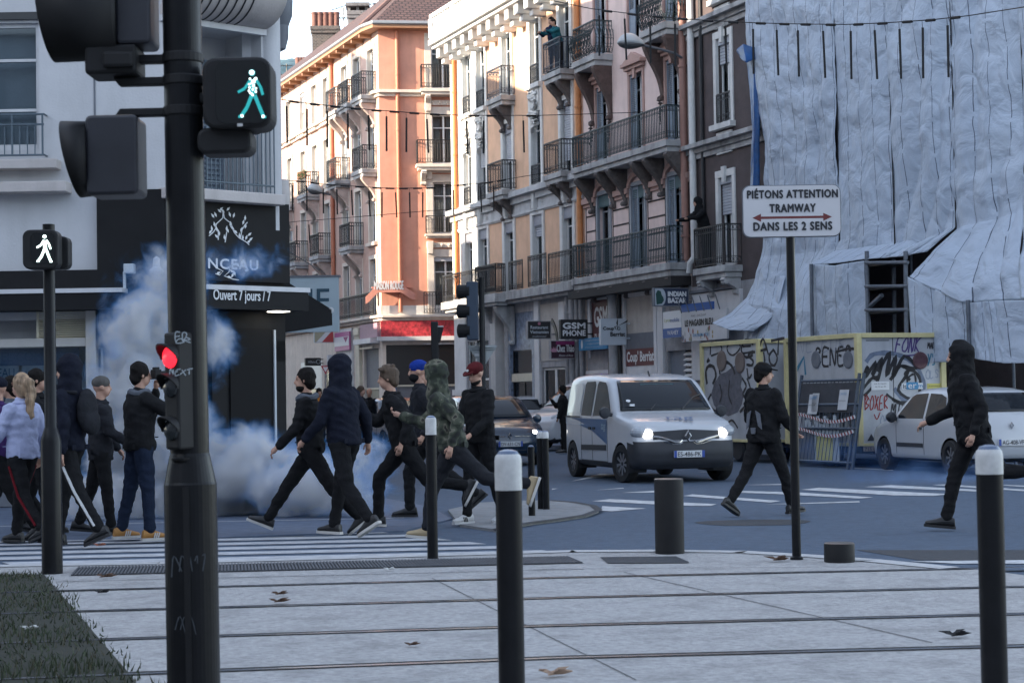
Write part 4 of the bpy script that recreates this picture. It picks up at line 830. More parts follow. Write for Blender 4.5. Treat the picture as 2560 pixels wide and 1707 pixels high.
tx,tz=ch(607,742,pr); t_=text(CB,'Ouvert 7 jours / 7',WHI,(tx,-pr+.012,tz),w=ch(678,742,pr)[0]-ch(535,742,pr)[0],h=.19,thick=.003); chp(t_)
k=MB(); tx,tz=ch(695,763,.3); k.box(tx-.12,tx+.12,-.42,-.2,zc-.012,zc-.002); chp(k.build('ceiling_lamp',emis('lamp_panel',(1,.93,.8),3.0),CB))
# floral ornament and shop name
k=MB()
def sprig(pts,y=-.106):
    q=[ch(x_,y_,.1) for x_,y_ in pts]; k.tube([(t,y,z) for t,z in q],.008,4)
def leafp(x_,y_,l,a,y=-.108):
    t,z=ch(x_,y_,.1); l*=.0058; ca,sa=math.cos(a),math.sin(a); pl=[(0,0),(.45,.22),(1,0),(.45,-.22)]
    k.prism([(t+l*(p[0]*ca-p[1]*sa),z+l*(p[0]*sa+p[1]*ca)) for p in pl],(0,y,0),(1,0,0),(0,0,1),(0,.004,0))
sprig([(557,528),(556,545),(549,552),(540,560),(538,572),(533,580),(522,590)]); sprig([(557,528),(560,545),(568,552),(577,558),(580,570),(585,582),(597,595),(606,600)]); sprig([(600,598),(604,575),(612,562),(618,556)]); sprig([(606,600),(616,606),(622,612)]); sprig([(545,575),(545,600)]); sprig([(566,580),(562,606)])
rn=random.Random(2)
for x_,y_ in [(553,532),(561,532),(548,527),(566,527),(535,545),(541,543),(576,543),(582,545),(537,568),(543,580),(530,578),(522,585),(575,567),(565,578),(571,582),(585,574),(593,584),(599,596),(606,601),(613,600),(619,590),(622,602),(612,552),(606,562),(612,572),(545,596),(561,600),(548,590),(600,580),(617,608)]: leafp(x_,y_,14,rn.uniform(.6,2.6))
sprig([(535,662),(545,672),(557,678),(548,688),(538,684)]); sprig([(575,664),(572,680),(560,690),(582,698),(596,700)]); 
for x_,y_ in [(540,686),(566,692),(578,694),(584,682),(603,668),(610,676),(598,668),(588,690)]: leafp(x_,y_,15,rn.uniform(-.5,2.6))
chp(k.build('floral_ornament',WHI,CB))
a_,b_=ch(520,658,.1),ch(644,660,.1); t_=text(CB,'NCEAU',WHI,((a_[0]+b_[0])/2,-.106,a_[1]),w=b_[0]-a_[0],h=.14,thick=.005,spacing=1.15); chp(t_)
# chamfer: slab, railing, shutters in the loggia, bowed upper balcony with grooves
k=MB(); pr=.32; za,zb_=ch(600,478,pr)[1],ch(600,505,pr)[1]; k.box(-.1,TE-.1,-pr,.02,zb_,za); s_=chp(k.build('balcony',CBEI,CB,bev=.015))
k=MB(); zr1=zb0+1.0
for z in (za+.12,zr1): k.tube([(.05,-.22,z),(t1+.05,-.22,z)],.016,5)
for i in range(24): t=.05+(t1-.0)*i/23; k.tube([(t,-.22,za),(t,-.22,zr1)],.010,4)
k.build('railing',MATS['railing_teal'],s_)
k=MB(); tt=ch(640,120)[0]
for i in range(3):
    x0=t0+.1+i*.42; k.box(x0,x0+.36,.84,.88,zb0,zb1-.35)
    for j in range(26): z=zb0+.1+j*.075; k.box(x0+.03,x0+.33,.80,.86,z,z+.03)
chp(k.build('shutter',LOUV,CB))
k=MB(); bw=ch(660,40)[0]; zb2=zb1+.02; n=16
prof=[(0,zb2)]+[(-.62*math.sin(PI/2*i/n)-.0,zb2+.55-.55*math.cos(PI/2*i/n)) for i in range(n+1)]+[(-.62,zb2+1.0),(-.55,zb2+1.0),(-.5,zb2+.6),(0,zb2+.12)]
k.prism([(p[0],p[1]) for p in prof],(-.05,0,0),(0,1,0),(0,0,1),(bw+.05,0,0)); o=chp(k.build('balcony',CBEI,CB,smooth=True))
k=MB()
for i in range(7): t=.35+i*.135; k.tube([(t,-.62*math.sin(PI/2*j/8)-.008,zb2+.55-.55*math.cos(PI/2*j/8)) for j in range(9)]+[(t,-.628,zb2+1.0)],.013,5)
k.build('groove',BLK,o)
k=MB(); k.box(-.05,bw+.02,-.05,.03,zb1-.07,zb1+.018); chp(k.build('lintel',WHP,CB))
for zz,rr in ((ch(715,20)[1],.2),(ch(715,75)[1],.14),(ch(715,500)[1],.13)):
    k=MB(); k.lathe([(.02,-.32),(rr*.7,-.28),(rr,-.12),(rr*1.05,.1),(rr*.9,.3)],(e3[0]+.02,e3[1]+.15,zz),18); k.build('balcony_end',GREYP if rr>.13 else CBEI,CB,smooth=True)
# glazed shop fronts, louvred vent, posts, posters, door
za=fr(100,845)[1]; zt=fr(100,775)[1]; xa,xb=fr(97,800)[0],fr(216,800)[0]
k=MB(); k.box(xa-.03,xa,-.02,.06,za,zt); k.box(xb,xb+.03,-.02,.06,za,zt); k.box(xa,xb,-.02,.06,za-.03,za); n=13
for i in range(n): z=za+(zt-za)*i/n; k.prism([(0,0),(-.05,.02),(-.05,.03),(0,.028)],(xa,.04,z),(0,1,0),(0,0,1),(xb-xa,0,0))
k.box(xa,xb,.07,.09,za,zt,1); k.build('vent_louvre',[mat('louvre_cream',(.60,.55,.42),.6,.06,6),BLK],CB)
xa,xb=fr(218,900)[0],fr(244,900)[0]; k=MB(); k.box(xa,xb,-.1,.08,.05,fr(230,770)[1]); k.box(-22,xa,-.06,.06,fr(100,868)[1],fr(100,846)[1]); k.build('shop_frame',mat('frame_pale',(.47,.45,.42),.6,.06,5),CB,bev=.01)
zg=fr(100,868)[1]
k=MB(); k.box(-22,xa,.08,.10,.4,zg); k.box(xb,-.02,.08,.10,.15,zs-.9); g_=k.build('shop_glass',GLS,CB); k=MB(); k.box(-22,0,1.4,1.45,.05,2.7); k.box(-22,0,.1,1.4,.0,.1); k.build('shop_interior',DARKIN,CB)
k=MB(); k.box(-22,xa,-.03,.08,.03,.42); k.build('stall_riser',GREYP,CB)
k=MB(); x=fr(253,900)[0]; k.box(x-.012,x+.012,.03,.075,.1,fr(253,825)[1]); k.build('glass_bar',PALE,CB)
PB=mat('poster_blue',(.06,.13,.25),.6,.15,4); PW=mat('poster_white',(.34,.40,.46),.6,.1,4); PT=mat('poster_text',(.03,.10,.20),.5)
def poster(xl,xr,yt,yb_,m,lines):
    a,c=fr(xl,yt,-.13),fr(xr,yb_,-.13); k=MB(); k.box(a[0],c[0],.118,.124,c[1],a[1]); o=k.build('poster',m,CB)
    for s,yy,ww,hh in lines: text(o,s,PT,((a[0]+c[0])/2,.117,fr(xl,yy,-.13)[1]),w=(c[0]-a[0])*ww,h=hh)
poster(0,198,872,912,PB,[('EL COMPOSEZ',892,.95,.13)]); poster(-60,48,915,998,PW,[('BUREAU',933,.8,.12),('VIN',968,.5,.12)]); poster(54,110,914,998,PW,[('A VOUS',933,.7,.07)])
k=MB(); a=ch(572,820,.0); c=ch(690,1130,.0); k.box(a[0],c[0],-.03,.02,.05,a[1],0); k.box(c[0]-.05,c[0]-.02,-.06,-.02,.3,a[1]-.02,1); chp(k.build('door',[mat('door_black',(.011,.011,.012),.6,spec=.1),PALE],CB))
k=MB(); k.wall(-.0,TE+.1,.0,2.3,[(.15,.75,.3,2.0)],0,.12); chp(k.build('shop_wall',CBLK,CB)); k=MB(); k.box(.15,.75,.1,.115,.3,2.0); chp(k.build('shop_glass',GLS,CB))
k=MB(); a=fr(402,660); k.lathe([(.09,0),(.11,.03),(.05,.09),(.045,.2),(.0,.24)],(a[0],-.32,a[1]-.15),14); k.build('wall_lamp',WHP,CB,smooth=True)
k=MB(); a=fr(325,675,.2); k.box(a[0]-.07,a[0]+.07,-.3,-.16,a[1]-.05,a[1]+.08); k.box(a[0]-.1,a[0]-.06,-.2,-.16,a[1]-.3,a[1]-.02); k.box(a[0]-.2,a[0]-.05,-.2,-.14,a[1]-.32,a[1]-.27); k.build('floodlight',PALE,CB,bev=.008)
# shop awning and blade sign down the street side of the corner building
AW=thing('awning','dark shop awning sticking out past the black corner shop','awning',(-4.35,29.3,0),ROWZ+PI)
# its local -y points across the street (towards the facing row)
k=MB(); k.add([(-1.2,0,3.55),(1.2,0,3.55),(1.2,-1.25,2.80),(-1.2,-1.25,2.80),(-1.2,-1.25,2.57),(1.2,-1.25,2.57)],[(0,1,2,3),(3,2,5,4)]); k.add([(-1.2,0,3.55),(-1.2,-1.25,2.80),(-1.2,-1.25,2.57),(-1.2,0,2.4)],[(0,1,2,3)]); k.add([(1.2,0,3.55),(1.2,-1.25,2.80),(1.2,-1.25,2.57),(1.2,0,2.4)],[(0,3,2,1)]); o=k.build('canvas',CBLK,AW); m_=o.modifiers.new('thick','SOLIDIFY'); m_.thickness=.02
k=MB(); k.tube([(-1.2,-1.25,2.80),(1.2,-1.25,2.80)],.05,8); k.lathe([(.0,-.08),(.08,0),(0,.08)],(1.25,-1.25,2.80),10); k.tube([(1.15,0,2.9),(1.15,-1.3,2.75)],.025,6); k.build('awning_rail',WHP,AW)
BS=thing('shop_sign','pale blade sign ending in ERIE behind the dark awning','shop sign',(-4.3,33.5,3.0),0,'shop signs hanging over the pavement')
k=MB(); k.box(-1.3,1.22,-.06,.06,-.35,.62); k.box(-1.32,1.25,-.075,.075,.62,.66,1); k.build('sign_box',[mat('sign_skyblue',(.36,.43,.47),.5,.05,4),GREYP],BS)
text(BS,'NERIE',mat('sign_teal',(.02,.06,.09),.5),(.35,-.065,.22),w=1.42,h=.40,bold=.006)
# unseen neighbours on this side, heights and gaps shaped to shade the facades opposite
def nb(s0,s1,h0,h1,label,mm=CWH):
    o=F0+_n*15+_e*s1; r=thing('apartment_building',label,'building',o,ROWZ+PI)
    L=s1-s0; b=MB(); b.prism([(0,0),(L,0),(L,h1),(0,h0)],(0,0,0),(1,0,0),(0,0,1),(0,10,0)); b.build('wall',mm,r)
    b=MB(); b.prism([(-.1,h0+.01),(L+.1,h1+.01),(L+.1,h1+.3),(-.1,h0+.3)],(0,-.3,0),(1,0,0),(0,0,1),(0,10.4,0)); b.build('roof',MATS['roof_zinc'],r)
    b=MB()
    for z in (4.2,7.3,10.4):
        x=1.0
        while x<L-1.2: b.box(x,x+.9,-.02,.02,z,z+1.9); x+=2.3
    o=b.build('window',DG,r); o['kind']='stuff'
nb(.2,6.5,16.0,16.0,'lower unseen white house next to the corner building, across from the brown house'); nb(-10.2,.2,17.6,18.3,'tall unseen pale house across from the pink house',PTRIM); nb(-15.6,-10.2,15.9,17.5,'unseen pale house with sloping roofline across from the peach house')
nb(-27.9,-15.6,9.3,9.3,'low unseen building between the taller houses across the street'); nb(-31,-27.9,20.0,21.0,'tall unseen house across from the orange corner house',PTRIM); nb(-60,-31,16,16,'long unseen house further down the street')
bk=thing('apartment_building','long pale building added unseen behind the camera to darken reflections','building',(0,-16,0)); b=MB(); b.box(-40,40,-10,0,0,15); b.build('wall',CWH,bk)  # unseen block added so the shop glass reflects something darker than sky
b=MB(); [b.box(-39+3.2*i,-37.5+3.2*i,-.03,.02,1+3.4*j,3+3.4*j) for i in range(24) for j in range(4)]; o=b.build('window',DG,bk); o['kind']='stuff'
sh=thing('apartment_building','tall grey block added unseen outside the view to shade the foreground','building',(-46,-34,0)); b=MB(); b.box(-14,0,0,62,0,29); b.build('wall',CWH,sh)  # unseen block added across the tram street to keep sun off the foreground
b=MB(); [b.box(-.02,.03,2+3*i,3.2+3*i,2.5+3*j,4.3+3*j) for i in range(19) for j in range(8)]; o=b.build('window',DG,sh); o['kind']='stuff'
# ================================================================== scaffold wrapped in tarpaulins
TARP=bpy.data.materials.new('tarpaulin'); TARP.use_nodes=True; _t=TARP.node_tree; _b=_t.nodes['Principled BSDF']
_u_=_t.nodes.new('ShaderNodeUVMap'); _sx=_t.nodes.new('ShaderNodeSeparateXYZ'); _t.links.new(_u_.outputs[0],_sx.inputs[0])
def _m(op,a,bv=None,t=_t):
    n=t.nodes.new('ShaderNodeMath'); n.operation=op
    for i,v in enumerate((a,bv)):
        if v is None: continue
        if isinstance(v,(int,float)): n.inputs[i].default_value=v
        else: t.links.new(v,n.inputs[i])
    return n.outputs[0]
_nz=_t.nodes.new('ShaderNodeTexNoise'); _nz.inputs['Scale'].default_value=1.1; _t.links.new(_u_.outputs[0],_nz.inputs['Vector'])
_x=_m('ADD',_m('MULTIPLY',_sx.outputs[0],1/.52),_m('MULTIPLY',_m('SUBTRACT',_nz.outputs['Fac'],.5),.22)); _fr_=_m('FRACT',_x); _d=_m('ABSOLUTE',_m('SUBTRACT',_fr_,.5))
_dash=_m('GREATER_THAN',_m('FRACT',_m('ADD',_m('MULTIPLY',_sx.outputs[1],1.35),_m('MULTIPLY',_m('FLOOR',_x),.37))),.12)
_ln=_m('MULTIPLY',_m('LESS_THAN',_d,.016),_dash)
_cr=_t.nodes.new('ShaderNodeValToRGB'); _cr.color_ramp.elements[0].color=(.34,.40,.49,1); _cr.color_ramp.elements[1].color=(.44,.49,.56,1); _n3=_t.nodes.new('ShaderNodeTexNoise'); _n3.inputs['Scale'].default_value=.8; _n3.inputs['Detail'].default_value=7; _t.links.new(_u_.outputs[0],_n3.inputs['Vector']); _t.links.new(_n3.outputs['Fac'],_cr.inputs['Fac'])
_mx=_t.nodes.new('ShaderNodeMix'); _mx.data_type='RGBA'; _t.links.new(_ln,_mx.inputs[0]); _t.links.new(_cr.outputs[0],_mx.inputs[6]); _mx.inputs[7].default_value=(.07,.085,.12,1); _t.links.new(_mx.outputs[2],_b.inputs['Base Color'])
_b.inputs['Roughness'].default_value=.55; _b.inputs['Specular IOR Level'].default_value=.3
_mp=_t.nodes.new('ShaderNodeMapping'); _mp.inputs['Scale'].default_value=(.9,.8,1); _mp.inputs['Rotation'].default_value=(0,0,.5); _t.links.new(_u_.outputs[0],_mp.inputs[0])
_n2=_t.nodes.new('ShaderNodeTexNoise'); _n2.inputs['Scale'].default_value=2.3; _n2.inputs['Detail'].default_value=6; _n2.inputs['Distortion'].default_value=.7; _t.links.new(_mp.outputs[0],_n2.inputs['Vector'])
_v=_t.nodes.new('ShaderNodeTexVoronoi'); _v.feature='DISTANCE_TO_EDGE'; _v.inputs['Scale'].default_value=1.1; _t.links.new(_mp.outputs[0],_v.inputs['Vector'])
_hh=_m('ADD',_n2.outputs['Fac'],_m('MULTIPLY',_m('MINIMUM',_v.outputs['Distance'],.10),.9))
_bp=_t.nodes.new('ShaderNodeBump'); _bp.inputs['Strength'].default_value=1.0; _bp.inputs['Distance'].default_value=.11; _t.links.new(_hh,_bp.inputs['Height']); _t.links.new(_bp.outputs[0],_b.inputs['Normal'])
BTARP=mat('tarpaulin_blue',(.015,.075,.22),.35,.35,3,.8,4)
SC=thing('scaffold','tall scaffold wrapped in pale blue-grey tarpaulins on the right of the brown house','scaffold',F0+_e*8.5+_n*1.2,ROWZ)
IT=(M.Translation(SC.location)@M.Rotation(ROWZ,4,'Z')).inverted()
def tp(x,y,o):
    o=.35+(o-.95)*.62
    return on(x,y,F0+_n*o,_n)
def cloth(corners,nu,nv,amp,fold=0.0,seed=0,m=TARP,name='tarpaulin',fz=1.0,sag=0.0,u0=0.0,diag=0.0,rows=None):
    # corners: rows of control points (top to bottom), each row a list of (x,y,offset); bilinear between them
    rowsP=[[tp(*c) for c in r] for r in corners]
    mids=[r[len(r)//2] for r in rowsP]; cum=[0]
    for q0,q1 in zip(mids,mids[1:]): cum.append(cum[-1]+(q1-q0).length)
    TL=cum[-1]; cum=[c/TL for c in cum]
    def P(u,v):
        k=len(rowsP)-1; i=0
        while i<k-1 and v>cum[i+1]: i+=1
        f=min(1,max(0,(v-cum[i])/(cum[i+1]-cum[i])))
        def rowpt(r,u):
            q=len(r)-1; a=min(q-1,int(u*q)); g=u*q-a; return r[a].lerp(r[a+1],g)
        return rowpt(rowsP[i],u).lerp(rowpt(rowsP[i+1],u),f)
    W=(P(1,.3)-P(0,.3)).length; Hh=TL
    b=MB(); b.uv=[]
    vs=[]
    for j in range(nv+1):
        for i in range(nu+1):
            u,v=i/nu,j/nv; p=P(u,v); X=u*W; Z=v*Hh
            env=min(1,6*u*(1-u)+.12)
            d=amp*noise.fractal(V((X*.45+seed,Z*.30,seed*1.7)),1,2,2)*1.3+amp*.55*noise.fractal(V((X*.9+diag*Z,Z*1.2-diag*X*.3,seed)),1,2,3)
            d+=fold*env*(abs(math.sin((X*1.7+diag*Z*.8+1.3*noise.noise(V((X*.4,Z*.25,seed+9)))*1.6)*2.2))**.7-.5)
            d-=sag*4*u*(1-u)
            q=p+_n*(d+.05*env)-_n*0
            vs.append(IT@q); b.uv.append((u0+X+.25*noise.noise(V((X*.3,Z*.12,seed+4))),Z))
    b.v=vs; b.f=[(j*(nu+1)+i,j*(nu+1)+i+1,(j+1)*(nu+1)+i+1,(j+1)*(nu+1)+i) for j in range(nv) for i in range(nu)]; b.m=[0]*len(b.f)
    o=b.build(name,m,SC,smooth=3.0); s_=o.modifiers.new('thick','SOLIDIFY'); s_.thickness=.012; return o
T0=-140
cloth([[(1872,T0,.95),(1970,T0,1.1),(2087,T0,1.05)],[(1876,110,.95),(1980,120,1.15),(2092,120,1.05)],[(1905,330,.95),(1998,340,1.2),(2097,340,1.05)],[(1912,520,.95),(2000,520,1.1),(2100,500,1.05)],[(1906,640,1.0),(1988,632,1.1),(2098,622,1.1)],[(1893,700,1.2),(1970,715,1.45),(2050,690,1.6)],[(1880,760,1.6),(1960,775,1.9),(2034,780,2.0)],[(1865,870,1.9),(1945,872,2.1),(2030,870,2.1)]],54,150,.12,.05,1,diag=.15)
cloth([[(2086,T0,1.0),(2150,T0,1.1),(2218,T0,1.0)],[(2096,340,1.0),(2155,330,1.15),(2230,300,1.0)],[(2103,600,1.05),(2170,590,1.2),(2236,580,1.05)],[(2094,628,1.1),(2168,618,1.2),(2238,610,1.1)],[(2024,662,1.98),(2100,658,1.98),(2172,648,1.95)]],46,120,.09,.03,2,u0=3)
cloth([[(2219,T0,1.05),(2290,T0,1.15),(2373,T0,1.05)],[(2231,300,1.05),(2305,290,1.2),(2385,280,1.05)],[(2239,585,1.1),(2310,575,1.25),(2388,545,1.1)],[(2240,610,1.12),(2312,600,1.25),(2390,570,1.1)],[(2172,649,1.95),(2245,642,1.8),(2320,630,1.55)]],46,120,.10,.10,3,u0=6,diag=.55)
cloth([[(2374,T0,1.0),(2450,T0,1.15),(2540,T0,1.0)],[(2386,280,1.0),(2470,270,1.2),(2556,260,1.0)],[(2390,530,1.05),(2478,515,1.2),(2564,495,1.05)],[(2392,572,1.1),(2482,550,1.2),(2568,525,1.1)],[(2332,630,1.7),(2440,645,1.8),(2560,640,1.8)],[(2272,692,2.3),(2415,756,2.4),(2560,748,2.4)]],60,150,.13,.09,4,u0=9,diag=.4)
cloth([[(2546,T0,1.05),(2640,T0,1.1),(2760,T0,1.05)],[(2562,260,1.05),(2660,260,1.1),(2790,250,1.05)],[(2570,525,1.1),(2680,500,1.1),(2800,480,1.1)],[(2562,640,1.8),(2680,640,1.8),(2800,630,1.8)],[(2562,748,2.4),(2680,745,2.4),(2800,745,2.4)]],36,110,.1,.05,5,u0=12)
cloth([[(1898,690,1.05),(1935,690,1.15),(1965,690,1.3)],[(1870,745,1.4),(1915,760,1.6),(1945,775,1.75)],[(1825,785,1.9),(1875,808,2.1),(1915,805,2.1)],[(1785,808,2.2),(1835,826,2.35),(1882,828,2.3)]],40,34,.06,.04,7,diag=-.6)
cloth([[(2024,660,2.02),(2095,664,2.08),(2168,651,2.04)],[(2028,860,2.02),(2098,860,2.1),(2172,860,2.04)]],40,50,.06,.03,9,u0=1,diag=.4)
cloth([[(2272,692,2.3),(2345,724,2.36),(2420,757,2.4)],[(2280,780,2.3),(2350,790,2.34),(2422,790,2.34)],[(2285,915,2.3),(2355,905,2.38),(2424,905,2.32)]],40,40,.07,.05,11)
cloth([[(2424,757,2.4),(2500,752,2.4),(2740,745,2.4)],[(2430,820,2.3),(2510,815,2.36),(2750,810,2.36)],[(2440,895,2.3),(2520,908,2.42),(2760,905,2.36)]],50,40,.07,.05,12,u0=2)
cloth([[(1868,110,.88),(1884,108,.95),(1903,118,.9)],[(1866,150,.88),(1888,160,1.0),(1902,150,.9)],[(1886,320,.86),(1892,320,.95),(1902,320,.86)],[(1878,470,.86),(1888,470,.95),(1898,475,.86)]],14,60,.05,.03,13,m=BTARP)
cloth([[(1846,128,1.2),(1870,112,1.3),(1895,120,1.0)],[(1858,146,1.2),(1878,158,1.35),(1896,150,1.0)]],16,10,.08,.03,14,m=BTARP)
# dark cords in the gaps between sheets, tubes, the open bay
TUBE=mat('scaffold_tube',(.11,.125,.15),.5,.25,8,metal=.3)
k=MB()
for pts in ([(2084,T0,1.08),(2094,340,1.08),(2101,625,1.12)],[(2216,T0,1.08),(2228,300,1.08),(2237,612,1.12)],[(2371,T0,1.08),(2383,280,1.08),(2390,575,1.12)],[(2543,T0,1.08),(2559,260,1.08),(2569,525,1.12)]): k.tube([IT@tp(*p) for p in pts],.014,6)
k.build('cord',GROOVE,SC)
k=MB()
for x0,x1 in ((2167,2172),(2264,2267)): k.tube([IT@tp(x0,628,2.05),IT@tp(x1,930,2.05)],.045,8); k.tube([IT@tp(x0-30,648,1.0),IT@tp(x1-30,930,1.0)],.045,8)
for y in (657,716,775,838): k.tube([IT@tp(2164,y,2.1),IT@tp(2270,y-1,2.1)],.035,8); k.tube([IT@tp(2130,y,1.0),IT@tp(2240,y-1,1.0)],.035,8)
k.tube([IT@tp(2175,765,2.0),IT@tp(2205,738,2.0)],.05,6)
for x in (2028,2420): k.tube([IT@tp(x,660 if x<2100 else 750,2.14 if x<2100 else 2.5),IT@tp(x+4,900,2.14 if x<2100 else 2.44)],.04,8)
for i in range(6): s_=5.6+i*1.7; k.tube([IT@(F0+_e*s_+_n*.10+V((0,0,z))) for z in (0,13.5)],.03,6)
k.build('scaffold_tube',TUBE,SC,smooth=True)
k=MB()
for y in (657,716,775): 
    a,c,d_,e_=[IT@tp(*q) for q in ((2164,y,2.05),(2270,y,2.05),(2235,y,.9),(2130,y,.9))]; k.prism([(a.x,a.y),(c.x,c.y),(d_.x,d_.y),(e_.x,e_.y)],(0,0,a.z-.09),(1,0,0),(0,1,0),(0,0,.04))
k.build('scaffold_deck',BLK,SC)
# ================================================================== graffitied site trailers with yellow edges
TRW=mat('trailer_panel',(.40,.41,.43),.5,.10,3,stain=.3); YEL=mat('trailer_yellow',(.56,.49,.25),.5,.12,5,stain=.2); INKP=mat('spray_black',(.02,.02,.024),.6,.3,14); PURP=mat('spray_purple',(.07,.04,.16),.6); SPB=mat('spray_blue',(.03,.16,.25),.6); SPR=mat('spray_red',(.25,.02,.02),.6); SPG=mat('spray_grey',(.10,.10,.12),.6,.35,9); SPF=mat('spray_faint',(.22,.25,.31),.6)
LET={'A':[[(0,0),(.4,1),(.8,0)],[(.15,.4),(.65,.4)]],'B':[[(0,0),(0,1),(.6,.85),(.1,.52),(.7,.3),(0,0)]],'C':[[(.7,.85),(.3,1),(0,.5),(.3,0),(.7,.15)]],'D':[[(0,0),(0,1),(.6,.75),(.6,.25),(0,0)]],'E':[[(.7,1),(0,.95),(0,0),(.7,.05)],[(0,.5),(.5,.52)]],'F':[[(.7,1),(0,.95),(0,0)],[(0,.5),(.5,.52)]],'I':[[(.2,0),(.25,1)]],'J':[[(.6,1),(.6,.2),(.3,0),(0,.25)]],'K':[[(0,0),(0,1)],[(.65,1),(0,.45),(.7,0)]],'L':[[(0,1),(0,0),(.6,.05)]],'M':[[(0,0),(.1,1),(.4,.35),(.75,1),(.85,0)]],'N':[[(0,0),(.05,1),(.6,0),(.7,1)]],'O':[[(.35,1),(0,.6),(.1,.1),(.5,0),(.75,.4),(.6,.9),(.35,1)]],'R':[[(0,0),(0,1),(.6,.8),(.05,.5),(.7,0)]],'S':[[(.65,.85),(.3,1),(.05,.75),(.55,.4),(.5,.05),(0,.12)]],'T':[[(0,.95),(.8,1)],[(.4,1),(.38,0)]],'U':[[(0,1),(.05,.1),(.5,0),(.65,1)]],'X':[[(0,1),(.7,0)],[(.7,1),(0,0)]],'Y':[[(0,1),(.35,.5)],[(.7,1),(.2,0)]],'Z':[[(0,1),(.7,1),(0,0),(.75,.05)]],'1':[[(0,.7),(.3,1),(.3,0)]]}
def ribbon(k,pts,wd,y,m=0):                       # flat sprayed line in the (x,z) plane of a panel
    P2=[V((p[0],p[1])) for p in pts]; L=[];Rr=[]
    for i,p in enumerate(P2):
        t=(P2[min(i+1,len(P2)-1)]-P2[max(i-1,0)]); t=t.normalized() if t.length>1e-6 else V((1,0)); nn=V((-t.y,t.x))*wd/2*(1-.25*abs(math.sin(i*2.1)))
        L.append(p+nn); Rr.append(p-nn)
    n=len(P2); k.add([(q.x,y,q.y) for q in L]+[(q.x,y,q.y) for q in Rr],[(i,i+1,n+i+1,n+i) for i in range(n-1)],m)
def smoothp(pts,n=4):
    out=[]; P2=[V((p[0],p[1])) for p in pts]; q=len(P2)
    for i in range(q-1):
        a,b_,c,d_=P2[max(i-1,0)],P2[i],P2[i+1],P2[min(i+2,q-1)]
        for j in range(n):
            t=j/n; out.append(.5*((2*b_)+(c-a)*t+(2*a-5*b_+4*c-d_)*t*t+(3*b_-a-3*c+d_)*t**3))
    out.append(P2[-1]); return out
def tagw(k,s,x,z,w,h,wd,y,m=0,slant=.15,jit=.06,seed=0,sm=True):
    rn=random.Random(seed); n=len(s)
    for i,ch_ in enumerate(s):
        for st in LET.get(ch_,[]):
            cw=w/n*1.0; pts=[(x+i*w/n+(p[0]+rn.uniform(-jit,jit))*cw+p[1]*h*slant,z+(p[1]+rn.uniform(-jit,jit))*h) for p in st]; ribbon(k,smoothp(pts) if sm else pts,wd,y-.0005*i,m)
TZ=ROWZ
def trailer(px,pyt,pyb,Y,Ls,We,label):
    c=at(px,pyb,Y); zt=at(px,pyt,Y).z; z0=c.z
    r=thing('site_trailer',label,'trailer',(c.x,c.y,0),TZ,'graffitied site trailers')
    # local x along the street (negative = away from camera), local y = away from the street; the corner nearest the road is the origin
    h=zt-z0; b=MB(); b.box(-Ls,0,0,We,z0,zt); b.box(-Ls,0,-.02,0,zt-.03,zt+.03); b.build('body',TRW,r,bev=.01)
    e=MB(); t=.055
    for x in (-Ls,0):
        for y in (0,We): e.box(x-t,x+t,y-t,y+t,z0-.02,zt+.04)
    for y in (0,We): e.box(-Ls+t,-t,y-t,y+t,zt-.045,zt+.045); e.box(-Ls+t,-t,y-t*.6,y+t*.6,z0-.03,z0+.03)
    for x in (-Ls,0): e.box(x-t*.98,x+t*.98,t,We-t,zt-.047,zt+.043); e.box(x-t*.6,x+t*.6,t,We-t,z0-.03,z0+.03)
    e.build('edge_frame',YEL,r,bev=.008)
    k=MB(); k.box(-Ls+.1,-.1,.1,We-.1,z0-.16,z0-.03); k.box(-.1,.5,We*.5-.05,We*.5+.05,z0-.14,z0-.06); k.build('chassis',BLK,r)
    for y in (.15,We-.15):
        for x in (-Ls*.45,):
            k=MB(); k.lathe([(.12,-.1),(.24,-.1),(.29,-.06),(.29,.06),(.24,.1),(.12,.1)],(x,y,.29),20,axis=(0,1,0)); k.build('wheel',BLK,r,smooth=True)
    return r,z0,zt
# nearer trailer
ecorner=at(2150,1112,35.2); rc=on(2360,1112,ecorner,_e); WeB=(rc-ecorner).length
lc=on(1972,1100,ecorner,_n); LsB=(lc-ecorner).length
TB,z0,zt=trailer(2150,838,1112,35.2,LsB,WeB,'nearer site trailer with yellow edges, black tags and a leaning blue fence'); hB=zt-z0
lzB=lambda y:at(2150,y,35.2).z
# tags on the long side (y = 0 plane, facing the street)
k=MB(); sx=lambda x:-LsB+(x-1995)/(2150-1995)*LsB*.93+LsB*.07
def sideX(px,py): p=on(px,py,ecorner,_n); q=(p-ecorner); return q.dot(_e),p.z
def endX(px,py): p=on(px,py,ecorner,_e); q=(p-ecorner); return q.dot(-_n),p.z
a=sideX(2046,915); c=sideX(2112,866); tagw(k,'BENER',a[0]-.1,a[1],c[0]-a[0]+.4,c[1]-a[1],.06,-.004,0,.1,.08,1)
ribbon(k,smoothp([sideX(2090,880),sideX(2120,872),sideX(2140,872)]),.06,-.004)
a=sideX(1992,925); ribbon(k,[a,(a[0]+.3,a[1]+.25),(a[0]+.35,a[1]-.1)],.09,-.004,1)
a=sideX(1995,880); tagw(k,'NEVEUR',a[0],a[1],1.9,.28,.02,-.003,2,.2,.1,3)
for i in range(9): a=sideX(2005+i*15,1060); tagw(k,random.Random(i).choice(['SO','OJ','AM','UN','RX']),a[0],a[1],.5,.7,.04,-.003,0 if i%2 else 2,.1,.12,i)
k.build('graffiti',[INKP,SPB,SPF],TB)
k=MB()
